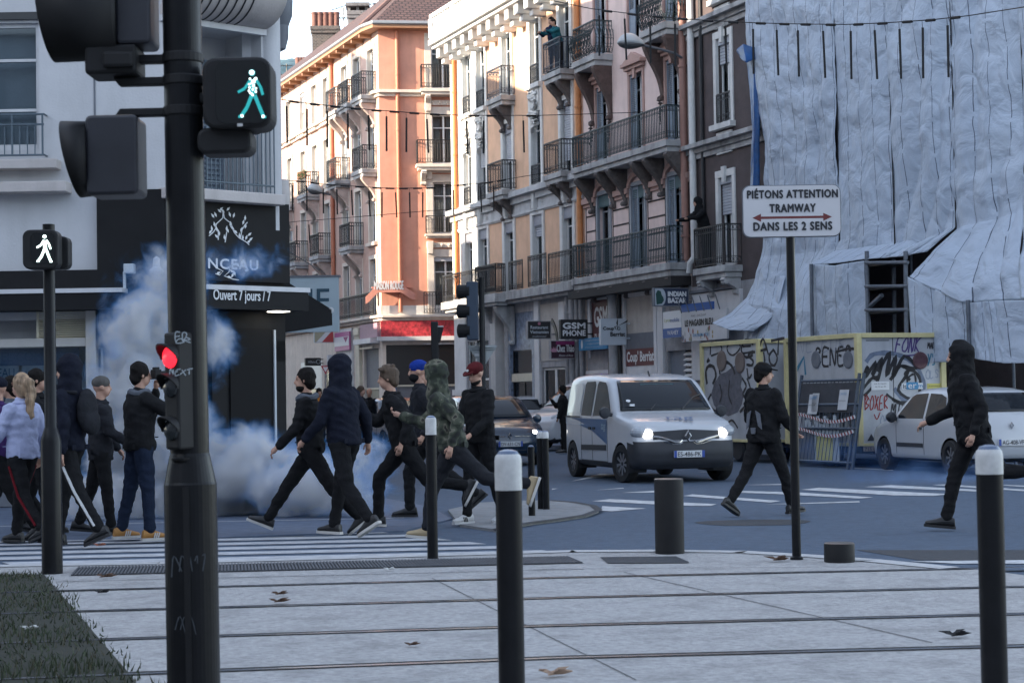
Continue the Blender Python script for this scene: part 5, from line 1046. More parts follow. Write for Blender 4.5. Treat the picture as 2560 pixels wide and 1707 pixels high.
for px in (2041,2121): a=sideX(px,899); k.lathe([(.17,0),(.17,.02),(.14,.025),(.0,.015)],(a[0],-.0,a[1]),16,axis=(0,-1,0))
k.build('vent',GREYP,TB)
# tags on the end (plane x = 0); built in a frame whose x runs away from the street
def endobj(k,name,mats,root): o=k.build(name,mats,root); o.rotation_euler.z=R(90); return o
k=MB(); E=lambda px,py:endX(px,py)
def er(pts,wd,m=0,y=-.006,s=True): q=[E(*p) for p in pts]; ribbon(k,smoothp(q) if s else q,wd,y,m)
er([(2165,905),(2185,885),(2240,885),(2290,915),(2310,965),(2295,1000),(2260,1000),(2235,970)],.10,3,-.004)
er([(2150,960),(2170,915),(2160,945),(2190,905),(2180,940),(2205,895),(2195,945),(2180,940)],.085); er([(2195,930),(2225,880),(2215,940),(2240,890),(2232,945),(2260,890),(2290,920),(2255,915)],.085)
er([(2155,975),(2180,945),(2195,950),(2160,990)],.07); er([(2225,950),(2250,915),(2270,930),(2245,975),(2290,1000),(2300,950),(2280,925),(2262,935),(2275,950)],.075); er([(2215,985),(2250,1005),(2305,1000),(2265,1012),(2230,998)],.06)
er([(2268,945),(2285,935),(2288,960),(2270,965),(2268,945)],.05)
a=E(2238,880); c=E(2300,858); tagw(k,'FONK',a[0],a[1],c[0]-a[0],c[1]-a[1]+.12,.035,-.006,1,.25,.06,4); er([(2262,888),(2280,888),(2298,882)],.03,1)
a=E(2318,872); tagw(k,'MARKI',a[0],a[1],.28,.12,.02,-.006,0,.1,.06,5); a=E(2332,893); tagw(k,'MARK',a[0],a[1],.22,.10,.018,-.006,0,.1,.06,6); a=E(2318,915); tagw(k,'YS',a[0],a[1],.2,.25,.03,-.006,2,.1,.1,7); a=E(2315,945); tagw(k,'OLS',a[0],a[1],.3,.15,.02,-.005,4,.1,.1,8)
a=E(2163,1040); tagw(k,'BOXER',a[0],a[1]+.12,.52,.26,.028,-.006,5,.05,.08,9); er([(2163,1000),(2168,990),(2173,1000)],.02,5); er([(2185,1035),(2192,1048),(2200,1030)],.025,5)
a=E(2226,1037); tagw(k,'MTO',a[0],a[1],.36,.22,.032,-.006,0,.15,.03,10); a=E(2200,1065); tagw(k,'OR',a[0],a[1],.22,.2,.02,-.005,4,.1,.05,11)
a=E(2168,1102); c=E(2188,1084); k.prism([(a[0],a[1]),(c[0],a[1]),((a[0]+c[0])/2,c[1])],(0,-.006,0),(1,0,0),(0,0,1),(0,.004,0),0)
endobj(k,'graffiti',[INKP,PURP,SPB,mat('spray_slate',(.13,.16,.22),.6,.3,8),SPF,SPR],TB)
k=MB(); a=E(2300,901); k.lathe([(.165,0),(.165,.02),(.15,.03),(0,.03)],(a[0],0,a[1]),20,axis=(0,-1,0)); endobj(k,'vent',mat('vent_maroon',(.09,.04,.05),.5,.4,8),TB)
k=MB(); a=E(2231,838); k.box(a[0]-.006,a[0]+.006,-.006,.0,z0+.05,zt-.05); a=E(2165,852); k.box(a[0],a[0]+.5,-.006,.0,a[1],a[1]+.015); endobj(k,'panel_joint',BLK,TB)
def sticker(x0,y0,x1,y1,m,name,txts):
    a=E(x0,y1); c=E(x1,y0); k=MB(); k.box(a[0],c[0],-.012,-.004,a[1],c[1]); o=endobj(k,name,m,TB)
    for s_,mm,fx,fz,fw,fh in txts: t_=text(o,s_,mm,(a[0]+(c[0]-a[0])*fx,-.014,a[1]+(c[1]-a[1])*fz),w=(c[0]-a[0])*fw,h=(c[1]-a[1])*fh,bold=.006)
sticker(2178,953,2222,975,WHI,'notice',[('avis de chantier',INK,.5,.75,.7,.14),('du 12 au 30',INK,.5,.4,.6,.14)])
sticker(2254,957,2306,973,WHI,'sticker',[('It',INK,.13,.5,.16,.7),('m',MATS['sign_blue'],.88,.5,.2,.45)]); a=E(2265,973); c=E(2294,955); k=MB(); k.box(a[0],c[0],-.016,-.0125,a[1],c[1]); o=endobj(k,'sticker',BLU,TB); text(o,'er',WHI,((a[0]+c[0])/2,-.018,(a[1]+c[1])/2-.01),w=(c[0]-a[0])*.7,h=(c[1]-a[1])*.6,bold=.006)
sticker(2318,958,2353,990,mat('notice_yellow',(.50,.45,.12),.6),'notice',[('EN CAS D\'URGENCE',INK,.5,.8,.8,.08),('appeler',INK,.5,.55,.6,.08),('Bat-Mess',INK,.5,.25,.8,.16)])
k=MB(); a=E(2158,1128); c=E(2192,1116); k.box(a[0],c[0],-.02,-.005,a[1],c[1]); o=endobj(k,'licence_plate',mat('plate_dull',(.30,.24,.17),.6),TB); text(o,'715 C',INK,((a[0]+c[0])/2,-.022,(a[1]+c[1])/2),w=(c[0]-a[0])*.85,h=(c[1]-a[1])*.75,bold=.006)
# farther trailer
P2=at(1903,1103,38.4); WeA=(on(2040,1103,P2,_e)-P2).length; LsA=(on(1761,1103,P2,_n)-P2).length
TA,z0,zt=trailer(1903,852,1103,38.4,LsA,WeA,'farther site trailer with yellow edges and a big grey sprayed figure')
ecorner=P2; S=sideX; k=MB()
def sr(pts,wd,m=0,y=-.006): ribbon(k,smoothp([S(*p) for p in pts]),wd,y,m)
blob=[S(*p) for p in [(1778,985),(1785,960),(1800,935),(1815,930),(1828,920),(1840,912),(1850,925),(1856,945),(1852,965),(1860,985),(1855,1010),(1845,1030),(1822,1040),(1800,1030),(1785,1012)]]
k.poly([(p[0],-.003,p[1]) for p in blob],3)
sr([(1768,960),(1765,930),(1772,915),(1785,918),(1790,940),(1782,960)],.09); sr([(1800,935),(1800,915),(1815,905),(1830,915),(1838,935)],.08); sr([(1778,985),(1770,1005),(1785,1025),(1800,1035)],.07); sr([(1856,945),(1866,965),(1858,985),(1868,1005),(1850,1030)],.07); sr([(1790,1045),(1810,1065),(1830,1050),(1845,1070)],.06); sr([(1800,1045),(1796,1075),(1815,1090)],.06); sr([(1800,960),(1805,985),(1800,1005)],.05,0,-.008); sr([(1825,950),(1822,985),(1830,1010)],.05,0,-.008); sr([(1868,945),(1875,965),(1880,985)],.06)
a=S(1778,888); tagw(k,'DOE',a[0],a[1],2.2,.28,.05,-.006,0,.1,.08,21); a=S(1855,893); tagw(k,'CAT',a[0],a[1],1.9,.33,.07,-.006,0,.1,.08,22); a=S(1868,915); tagw(k,'SJO',a[0],a[1],1.4,.3,.07,-.006,0,.1,.1,23); sr([(1868,920),(1872,945),(1880,935)],.06); sr([(1772,895),(1768,905),(1775,900)],.06)
k.build('graffiti',[INKP,PURP,SPB,SPG],TA)
k=MB()
for px,py in ((1805,902),(1851,906)): a=S(px,py); k.lathe([(.22,0),(.22,.02),(.19,.028),(0,.02)],(a[0],0,a[1]),18,axis=(0,-1,0))
k.build('vent',mat('vent_brown',(.13,.10,.09),.5),TA)
# blue fence panel leaning on the nearer trailer, with papers and striped tape
ecorner=at(2150,1112,35.2)
FBL=mat('fence_blue',(.035,.055,.085),.4,.2,10)
a=on(2130,1160,ecorner+_n*.42,_n); c=on(1985,1145,ecorner+_n*.42,_n)
FP=thing('site_fence_panel','dark blue steel fence panel leaning on the nearer trailer, hung with papers','fence panel',(a.x,a.y,0),TZ)
Lf=(c-a).length+.15; top=1.66
ln=lambda x,z:(x,.0+.28*z/top,z)
k=MB()
for x in (0,-.16,-Lf): k.tube([ln(x,0),ln(x,top+.12)],.035,8)
for z in (.12,.75,1.2,top): k.tube([ln(0,z),ln(-Lf,z)],.028,8)
n=int(Lf/.13)
for i in range(n): k.tube([ln(-Lf*(i+.5)/n,.12),ln(-Lf*(i+.5)/n,top)],.008,4,caps=False)
k.build('frame',FBL,FP,smooth=True)
k=MB(); k.add([ln(-.2,1.05),ln(-Lf+.05,1.05),ln(-Lf+.05,top-.05),ln(-.2,top-.05)],[(0,1,2,3)]); o=k.build('mesh_sheet',mat('fence_sheet',(.028,.03,.038),.7,.3,6),FP); m_=o.modifiers.new('thick','SOLIDIFY'); m_.thickness=.01
for x,z,w_,h_ in ((-.75,1.10,.33,.38),(-1.75,1.06,.25,.36),(-Lf+.45,1.02,.35,.38)):
    k=MB(); q=[ln(x,z),ln(x+w_,z),ln(x+w_,z+h_),ln(x,z+h_)]; q=[(p[0],p[1]-.03,p[2]) for p in q]; k.poly(q); o=k.build('notice',WHP,FP); m_=o.modifiers.new('thick','SOLIDIFY'); m_.thickness=.006
    text(o,'CHANTIER',BLU,(x+w_/2,q[0][1]+.28*h_*.8/top-.012,z+h_*.8),up=(0,.3,1),w=w_*.75,h=.05); text(o,'interdit au public',INK,(x+w_/2,q[0][1]+.28*h_*.45/top-.012,z+h_*.45),up=(0,.3,1),w=w_*.7,h=.04)
for z in (.95,.68):
    k=MB(); n=44
    for i in range(n):
        x0,x1=-Lf*i/n,-Lf*(i+1)/n; zz=lambda x:z+.05*math.sin(x*2.3)-.06*math.sin(PI*x/-Lf)
        k.add([(x0,ln(0,zz(x0))[1]-.06,zz(x0)),(x1,ln(0,zz(x1))[1]-.06,zz(x1)),(x1-.03,ln(0,zz(x1))[1]-.06,zz(x1)+.06),(x0-.03,ln(0,zz(x0))[1]-.06,zz(x0)+.06)],[(0,1,2,3)],i%2)
    o=k.build('barrier_tape',[WHI,mat('tape_red',(.22,.03,.03),.5)],FP); m_=o.modifiers.new('thick','SOLIDIFY'); m_.thickness=.003
b=MB(); 
for i in range(14): b.box(-Lf*.85+i*.09,-Lf*.85+i*.09+.07,.14,.17,.1,.9+.1*math.sin(i*1.7),0)
b.box(-1.5,-.9,.115,.13,.1,.6,1); b.box(-2.3,-1.6,.11,.13,.1,.7,2)
tag(b.build('stacked_boards',[PALE,MATS['notice_yellow'],GREYP],loc=tuple(FP.location),rotz=TZ),'pale and yellow boards stacked behind the leaning blue fence','boards')
# ================================================================== street furniture
BLKP=mat('black_paint',(.0115,.012,.0135),.3,.25,6,.04,40,spec=.16); BLKM=mat('black_matte',(.012,.012,.013),.6,.2,8,spec=.3); CAPW=mat('white_cap',(.50,.50,.49),.55,.22,9,.2,20,stain=.5)
CAPB=mat('cap_blue',(.10,.14,.22),.3)
BGR='bollards along the platform and island'
def bollard(px,pyb,pyt,wpx,Y,label,cap=.2,group=BGR,tilt=0):
    p=at(px,pyb,Y); r_=wpx/FPX*Y/2; zt=at(px,pyt,Y).z; r=thing('bollard',label,'bollard',(p.x,p.y,0),0,group); r.rotation_euler.y=tilt
    k=MB(); k.lathe([(r_*1.5,0),(r_*1.5,.02),(r_,.035),(r_,zt-cap)],(0,0,0),24); k.build('post',BLKP,r,smooth=True)
    k=MB(); k.lathe([(r_*1.03,zt-cap),(r_*1.03,zt-.03),(r_*.96,zt-.012),(r_*.8,zt-.004)],(0,0,0),24); c=k.build('cap',CAPW if cap>.02 else BLKP,r,smooth=True)
    k=MB(); k.lathe([(r_*.86,zt-.008),(r_*.7,zt+.006),(r_*.3,zt+.012),(.001,zt+.013)],(0,0,0),20,caps=False); k.build('cap_top',CAPB,c,smooth=True)
    return r
def gY(x,y): return G(x,y).y
bollard(1280,1700,1131,66,7.3,'tall black bollard with white cap nearest the camera in the middle',.145,tilt=R(-.1))
bollard(2487,1700,1119,66,7.2,'tall black bollard with stained white cap near the right edge',.10,tilt=R(-.1))
bollard(1082,1404,1042,27,gY(1084,1404),'slim black bollard with white cap standing on the corrugated strip',.155)
bollard(1353,1275,1078,17,23.4,'left white capped bollard of the pair on the island',.085)
bollard(1366,1277,1078,17,23.3,'right white capped bollard of the pair on the island',.085)
bollard(1330,1291,1115,17,22.1,'black bollard without white cap on the island edge',.01)
def drum(px,pyb,pyt,wpx,label):
    Y=gY(px,pyb); p=at(px,pyb,Y); r_=wpx/FPX*Y/2; h=at(px,pyt,Y).z; r=thing('bollard',label,'bollard',(p.x,p.y,.03),0,'wide black steel bollards on the platform nose')
    k=MB(); k.lathe([(r_*.985,0),(r_,.01),(r_,h-.05),(r_*.985,h-.035)],(0,0,0),40); k.build('drum',BLKM,r,smooth=True)
    k=MB(); k.lathe([(r_*.985,h-.0345),(r_*.95,h-.03),(r_*.9,h-.028),(.001,h-.027)],(0,0,0),40,caps=False); k.build('lid',mat('lid_steel',(.16,.13,.11),.3,.3,12,metal=.6),r,smooth=True)
drum(1675,1391,1196,73,'wide tall black steel bollard in front of the white van'); drum(2099,1413,1356,76,'short wide black steel bollard lowered beside the tramway sign')
# sign on its pole
Ys=15.7; p=G(1992,1407); sg=thing('tram_sign','white sign PIETONS ATTENTION TRAMWAY on a black pole','sign',(p.x,p.y,0))
zz=lambda y:at(1980,y,p.y).z; xx=lambda x,y:at(x,y,p.y).x-p.x-.0
k=MB(); k.lathe([(.055,.03),(.055,.05),(.038,.06),(.036,zz(470))],(0,.0,0),16); k.build('pole',BLKP,sg,smooth=True)
cx=xx(1977.5,529); W2,Hs=.405,zz(466)-zz(592); zc=(zz(466)+zz(592))/2
k=MB(); k.prism(rrect(-W2,W2,-Hs/2,Hs/2,.06,6),(cx,-.05,zc),(1,0,0),(0,0,1),(0,.015,0),0); k.prism(rrect(-W2-.008,W2+.008,-Hs/2-.008,Hs/2+.008,.065,6),(cx,-.034,zc),(1,0,0),(0,0,1),(0,.012,0),1); 
for z in (-.1,.1): k.box(-.05,.05,-.024,.045,zc+z-.012,zc+z+.012,1)
pn=k.build('sign_panel',[mat('sign_face',(.50,.50,.52),.35,.05,3),GREYP],sg)
SINK=mat('sign_letters',(.018,.02,.025),.5)
def srow(s_,y,xa,xb,h): a,b_=xx(xa,y),xx(xb,y); text(pn,s_,SINK,((a+b_)/2,-.0515,zz(y)),w=b_-a,h=h,spacing=1.14,thick=.0042)
srow('PIÉTONS ATTENTION',484.5,1866,2091,.082); srow('TRAMWAY',522,1922,2036,.066); srow('DANS LES 2 SENS',567,1882,2077,.066)
k=MB(); a,b_=xx(1879,545),xx(2077,545); z=zz(545); y=-.0515
k.prism([(a+.07,-.01),(b_-.07,-.01),(b_-.07,.01),(a+.07,.01)],(0,y,z),(1,0,0),(0,0,1),(0,.001,0)); k.prism([(a,0),(a+.072,-.034),(a+.072,.034)],(0,y-.0005,z),(1,0,0),(0,0,1),(0,.001,0)); k.prism([(b_,0),(b_-.072,.034),(b_-.072,-.034)],(0,y-.0005,z),(1,0,0),(0,0,1),(0,.001,0)); k.build('arrow',mat('arrow_red',(.13,.022,.022),.5),pn)
# walking figure of a pedestrian light, as a lamp lens
def walker(k,o,h,x=V((1,0,0)),y=-.003,thin=.85):
    L=[([(.0,.93)],.075),([(0,.78),(.02,.48)],.085),([(-.02,.80),(-.16,.60),(-.30,.53)],.042),([(.07,.80),(.17,.64),(.22,.46)],.042),([(-.01,.46),(-.12,.2),(-.24,.03)],.055),([(.05,.46),(.14,.22),(.22,.02)],.055),([(-.3,.02),(-.2,.02)],.04),([(.18,.0),(.28,.0)],.04)]
    for pts,r_ in L:
        r_*=thin if len(pts)>1 else .9
        q=[V(o)+x*(p_[0]*h)+V((0,0,p_[1]*h))+V((0,y,0)) for p_ in pts]
        if len(q)==1: k.lathe([(.001,-.004),(r_*h,-.003),(r_*h,.003),(.001,.004)],q[0],12,caps=False,axis=(0,1,0))
        else:
            for a,c in zip(q,q[1:]):
                d=(c-a).normalized(); n2=V((-d.z,0,d.x))*r_*h; k.add([a-n2,c-n2*.9,c+n2*.9,a+n2],[(0,1,2,3)])
def head_box(k,w,h,d,r,m=0,o=(0,0,0)): k.prism(rrect(-w/2,w/2,-h/2,h/2,r,5),o,(1,0,0),(0,0,1),(0,d,0),m)
# small pedestrian light on the left
p=G(131,1442); lp=thing('pedestrian_light','slim black post with a lit white walking figure beside the grass','pedestrian light',(p.x,p.y,0)); lp.rotation_euler.y=R(-.15)
zz=lambda y:at(125,y,p.y).z; m_=p.y/FPX
k=MB(); k.lathe([(.085,.03),(.085,zz(1102)),(.055,zz(1071)),(.05,zz(1068)),(.048,zz(570))],(0,0,0),24); k.lathe([(.05,zz(580)),(.05,zz(561)),(.001,zz(560))],(0,0,0),16,caps=False); k.build('post',BLKP,lp,smooth=True)
k=MB(); head_box(k,88*m_,98*m_,.16,.06,0,(-.03,-.17,zz(627))); head_box(k,80*m_,82*m_,.14,.05,0,(.03,-.0,zz(632))); hd=k.build('signal_head',BLKM,lp,bev=.012)
k=MB(); k.prism(rrect(-.1,.1,-.13,.13,.05,5),(-.01,-.173,zz(625)),(1,0,0),(0,0,1),(0,.002,0)); k.build('lens',mat('lens_dark',(.006,.007,.008),.15),hd)
k=MB(); walker(k,(.01,-.178,zz(658)),.22); k.build('walking_figure',emis('figure_white',(.72,1,.95),1.3),hd)
# big traffic signal post near the camera
YT=7.3; p=at(486,1700,YT); TP=thing('traffic_signal','large black traffic signal post with pedestrian figure and small red repeater light','traffic light',(p.x,p.y,0)); TP.rotation_euler.y=R(-.42)
m_=YT/FPX
def tz(y): return at(478,y,YT).z
def txx(x,y): return at(x,y,YT).x-p.x+tz(y)*math.tan(R(.42))
k=MB(); k.lathe([(.102,0),(.102,tz(1210)),(.099,tz(1204)),(.079,tz(1140)),(.075,tz(1132)),(.0745,4.2)],(0,0,0),40); k.build('pole',BLKP,TP,smooth=R(30))
k=MB(); k.box(-.012,.012,-.106,-.098,.15,tz(1215)); k.build('pole_seam',BLKM,TP)
k=MB()
for i in range(5): ribbon(k,smoothp([(-.06+.03*i,.75+.02*i),(-.05+.03*i,.83),(-.02+.02*i,.77+.03*(i%2))]),.005,-.1035-.0006*i)
for i in range(3): ribbon(k,smoothp([(-.05+.02*i,.55),(-.03+.02*i,.6),(-.01+.02*i,.53)]),.004,-.1038)
k.build('scratch_marks',mat('scratch',(.06,.07,.08),.5),TP)
# pedestrian head (right of the pole)
ph_=MB(); cxp=txx(606,250); w_=170*m_; h_=176*m_
head_box(ph_,w_,h_,.17,.05,0,(cxp,-.15,tz(250))); head_box(ph_,w_*.86,h_*.8,.1,.05,0,(cxp-.03,.02,tz(262))); ph_.prism(rrect(-.105,.105,-.05,.05,.035,5),(txx(570,365),-.1,tz(362)),(1,0,0),(0,0,1),(0,.16,0)); ph_.box(.0,cxp,-.03,.03,tz(262),tz(235)); ph_.box(0,cxp-.08,-.03,.03,tz(372),tz(355))
hd=ph_.build('pedestrian_head',BLKM,TP,bev=.014)
k=MB(); k.prism(rrect(-.1,.1,-.12,.12,.04,5),(cxp+.02,-.1535,tz(250)),(1,0,0),(0,0,1),(0,.002,0)); k.build('lens',MATS['lens_dark'],hd)
gx_=txx(645,250); k=MB(); walker(k,(gx_,-.158,tz(313)),118*m_,thin=.72); k.build('walking_figure',emis('figure_teal',(.02,.42,.46),.28),hd)
k=MB(); rn=random.Random(9)
for i in range(16): k.lathe([(.001,-.002),(.0045,0),(.001,.002)],(gx_+rn.uniform(-.012,.018),-.166,tz(313)+118*m_*(.46+.36*i/16)),6,caps=False,axis=(0,1,0))
for q in ((0,.93),(-.22,.03),(.22,.01),(.08,.8)): k.lathe([(.001,-.002),(.010 if q[1]>.9 else .006,0),(.001,.002)],(gx_+q[0]*118*m_,-.166,tz(313)+q[1]*118*m_),8,caps=False,axis=(0,1,0))
k.build('lit_dots',emis('figure_core',(.8,1,1),.8),hd)
k=MB(); k.box(txx(608,330),txx(621,330),-.158,-.153,tz(334),tz(327)); k.build('maker_label',CAPW,hd)
# red repeater low on the pole
rp=MB(); cxr=txx(458,980); q=Quaternion((0,0,1),R(-42))
rp.obox((cxr,-.06,(tz(832)+tz(1122))/2),.085,.09,tz(832)-tz(1122),q.to_matrix()); rp.lathe([(.045,-.03),(.03,-.05)],(cxr,-.06,tz(1122)),16); rp.box(cxr-.02,.0,-.05,-.01,tz(850)-.02,tz(850)); rp.box(cxr-.02,0,-.05,-.01,tz(1100),tz(1100)+.02)
hd=rp.build('repeater_signal',BLKM,TP,bev=.01); fd=q@V((0,-1,0))
for i,(yy,lit) in enumerate(((893,1),(966,0),(1072,0))):
    c=V((cxr,-.06,tz(yy)))+fd*.046
    k=MB(); k.lathe([(.043,0),(.040,.008),(.02,.014),(.001,.016)],c,20,axis=fd,caps=False); k.build('lens',emis('red_lens',(1,.02,.04),.55,(.2,.01,.01)) if lit else mat('lens_grey',(.02,.024,.028),.15),hd,smooth=True)
    k=MB(); n=14; sd_=V((fd.y,-fd.x,0)); A=[c+(sd_*math.cos(R(-10+200*j/n))+V((0,0,1))*math.sin(R(-10+200*j/n)))*.048 for j in range(n+1)]
    k.add(A+[a+fd*(.055*max(.15,math.sin(PI*j/n))) for j,a in enumerate(A)],[(j,j+1,n+2+j,n+1+j) for j in range(n)]); o=k.build('visor',BLKM,hd); mm=o.modifiers.new('thick','SOLIDIFY'); mm.thickness=.004
k=MB(); tagw(k,'HED',cxr-.03,tz(852),.075,.03,.004,-.125,0,.1,.15,3); tagw(k,'OR',cxr-.0,tz(868)+.012,.06,.02,.004,-.125,0,.1,.15,4); tagw(k,'NEXT',cxr-.03,tz(938),.09,.022,.004,-.125,0,.1,.15,5); k.build('graffiti',mat('pen_white',(.42,.47,.5),.6),hd)
# two vehicle heads on the left, seen from behind their hoods
def vhead(x0,x1,y0,y1,lens,vl,vr,cut):
    k=MB(); xa,xb=txx(x0,y0),txx(x1,y0); za,zb_=tz(y1),tz(y0)
    k.prism(rrect(xa,xb,za,zb_,.02,3),(0,-.10,0),(1,0,0),(0,0,1),(0,.20,0)); hd=k.build('signal_head',mat('signal_grey',(.022,.023,.03),.4,.2,6),TP,bev=.012)
    for ly in lens:
        k=MB(); n=40; c=V((xa+.0,-.0,tz(ly))); A=[c+V((0,math.cos(R(360*j/n)),math.sin(R(360*j/n))))*vr for j in range(n)]
        Bq=[V((c.x-vl*(1-cut+cut*(a.z-c.z+vr)/(2*vr))**1.3,a.y*1.03,c.z+(a.z-c.z)*1.03)) for a in A]
        k.add(A+Bq,[(j,(j+1)%n,n+(j+1)%n,n+j) for j in range(n)]); k.add(A,[list(range(n))]); o=k.build('visor',BLKM,hd,smooth=True); mm=o.modifiers.new('thick','SOLIDIFY'); mm.thickness=.006
    return hd
vhead(296,382,-260,118,(36,-155),.31,.165,.12); vhead(226,354,292,489,(392,),.11,.14,.5)
k=MB(); k.box(txx(225,150),txx(352,150),-.10,.10,tz(190),tz(118)); k.box(txx(272,150),txx(348,150),-.125,-.10,tz(178),tz(138)); k.build('signal_base',BLKM,TP,bev=.015)
k=MB()
for y0,y1,xl in ((137,158,345),(193,213,298),(270,290,300)): k.box(txx(xl,y0),0,-.025,.025,tz(y1),tz(y0))
k.prism([(txx(284,192),tz(192)),(txx(300,213),tz(213)),(txx(330,213),tz(213)),(txx(330,192),tz(192))],(0,-.024,0),(1,0,0),(0,0,1),(0,.048,0)); k.prism([(txx(286,292),tz(292)),(txx(302,270),tz(270)),(txx(330,270),tz(270)),(txx(330,292),tz(292))],(0,-.024,0),(1,0,0),(0,0,1),(0,.048,0))
for z in (tz(147),tz(203),tz(280)): k.lathe([(.08,z-.02),(.08,z+.02)],(0,0,0),24)
k.build('bracket',BLKM,TP,bev=.006)
# distant signal with the back of a yield sign, slim dark signal, yield sign
Y=32; p=at(1211,1200,Y); FS=thing('traffic_signal','dark blue traffic signal seen from behind with the grey back of a yield sign','traffic light',(p.x,p.y,0)); m_=Y/FPX
fz=lambda y:at(1207,y,Y).z; fx=lambda x:(x-1208)*m_
k=MB(); k.lathe([(.09,0),(.09,1.1),(.05,1.2),(.048,fz(694))],(0,0,0),14); k.build('pole',BLKP,FS,smooth=True)
k=MB(); k.prism(rrect(fx(1170),fx(1199),fz(850),fz(704),.03,3),(0,-.1,0),(1,0,0),(0,0,1),(0,.2,0)); hd=k.build('signal_head',mat('signal_navy',(.022,.038,.065),.5,.1,5),FS,bev=.02)
k=MB()
for y in (728,777,826): k.lathe([(.001,-.1),(.11,-.1),(.12,.12)],(fx(1170)-.02,.0,fz(y)),14,axis=(-1,.35,0))
k.build('visor',BLKM,hd)
k=MB(); k.box(fx(1195),fx(1207),-.03,.03,fz(702),fz(698)); k.box(fx(1195),fx(1207),-.03,.03,fz(856),fz(851)); k.build('bracket',BLKM,FS)
k=MB(); t=[(fx(1170),fz(863)),(fx(1246),fz(863)),(fx(1208),fz(922))]; k.prism([t[0],t[2],t[1]],(0,.06,0),(1,0,0),(0,0,1),(0,.02,0)); [k.box(fx(1180),fx(1236),.03,.06,fz(y+2),fz(y)) for y in (867,872)]; k.box(fx(1188),fx(1200),.04,.058,fz(891),fz(884),1); k.build('sign_back',[mat('sign_back_grey',(.27,.29,.29),.5,.12,4),CAPW],FS,bev=.01)
p=at(1092,1200,Y); SS=thing('traffic_signal','slim dark signal post in front of the red shop band','traffic light',(p.x,p.y,0)); fx=lambda x:(x-1092)*m_
k=MB(); k.lathe([(.09,0),(.09,1.1),(.055,1.2),(.05,fz(870))],(0,0,0),12); k.build('pole',BLKP,SS,smooth=True); k=MB(); k.box(fx(1083),fx(1101),-.1,.1,fz(905),fz(802)); hd=k.build('signal_head',BLKM,SS,bev=.02)
k=MB(); k.prism([(fx(1101),fz(816)),(fx(1114),fz(818)),(fx(1106),fz(850)),(fx(1101),fz(856))],(0,-.09,0),(1,0,0),(0,0,1),(0,.18,0),0); k.box(fx(1100),fx(1114),-.09,.09,fz(816),fz(813),1); k.build('visor',[BLKM,CAPW],hd)
Y=70; p=at(816,1090,Y); YS=thing('yield_sign','small red and white yield triangle on a thin pole far down the street','sign',(p.x,p.y,0)); fz=lambda y:at(816,y,Y).z
k=MB(); k.tube([(0,.03,0),(0,.03,fz(916))],.035,8); k.build('pole',STEEL,YS)
def trio(s,y,m): k=MB(); zc=fz(922); k.prism([(-.19*s,.13*s),(0,-.22*s),(.19*s,.13*s)],(0,y,zc),(1,0,0),(0,0,1),(0,.012,0)); return k
o=trio(1,-.0,0).build('sign_panel',WHI,YS); trio(.92,-.006,0).build('red_border',mat('yield_red',(.33,.02,.03),.5),o); trio(.55,-.012,0).build('white_field',WHI,o)
# street lamps on wall arms
def lampthing(head,arm,Y,label,s=1.0):
    A=[at(x,y,Y+d) for x,y,d in arm]; o=A[-1]; r=thing('street_lamp',label,'street lamp',tuple(o)); pts=[a-o for a in A]
    k=MB(); k.tube(pts,.028*s,7); k.box(-.06,.06,-.05,.25,-.35,.1); k.build('arm',GREYP,r,smooth=True)
    a,c=at(head[0][0],head[0][1],Y)-o,at(head[1][0],head[1][1],Y)-o; d=(c-a); L=d.length; d.normalize(); up=V((0,0,1)); sd_=d.cross(up).normalized(); up=sd_.cross(d)
    def half(f,t0,t1,nm,m):
        k=MB(); n,mm=14,10; vs=[]
        for i in range(n+1):
            u=i/n; rr=math.sin(PI*min(.999,max(.001,u)))**.6*(1.1-.45*u)
            for j in range(mm+1):
                t=R(t0+(t1-t0)*j/mm); vs.append(a+d*(L*u)+sd_*(.17*s*rr*math.cos(t))+up*(f*s*rr*math.sin(t)))
        k.add(vs,[(i*(mm+1)+j,i*(mm+1)+j+1,(i+1)*(mm+1)+j+1,(i+1)*(mm+1)+j) for i in range(n) for j in range(mm)]); o2=k.build(nm,m,r,smooth=True); q=o2.modifiers.new('thick','SOLIDIFY'); q.thickness=.006
    half(.26,0,180,'lamp_bowl',mat('lamp_shell',(.42,.44,.45),.35,.1,5)); half(.13,180,360,'lamp_housing',mat('lamp_grey',(.07,.075,.08),.4))
lampthing(((1543,108),(1612,112)),[(1600,112,0),(1640,121,.3),(1688,134,.6),(1721,156,1.0),(1730,192,1.3)],47.5,'grey street lamp with pale domed top beside the upper pink balconies',1.15)
lampthing(((768,472),(806,482)),[(800,481,0),(845,492,.5),(868,505,1.2),(877,535,1.8),(879,560,2.2)],79,'grey street lamp hanging on the orange corner house',1.5)
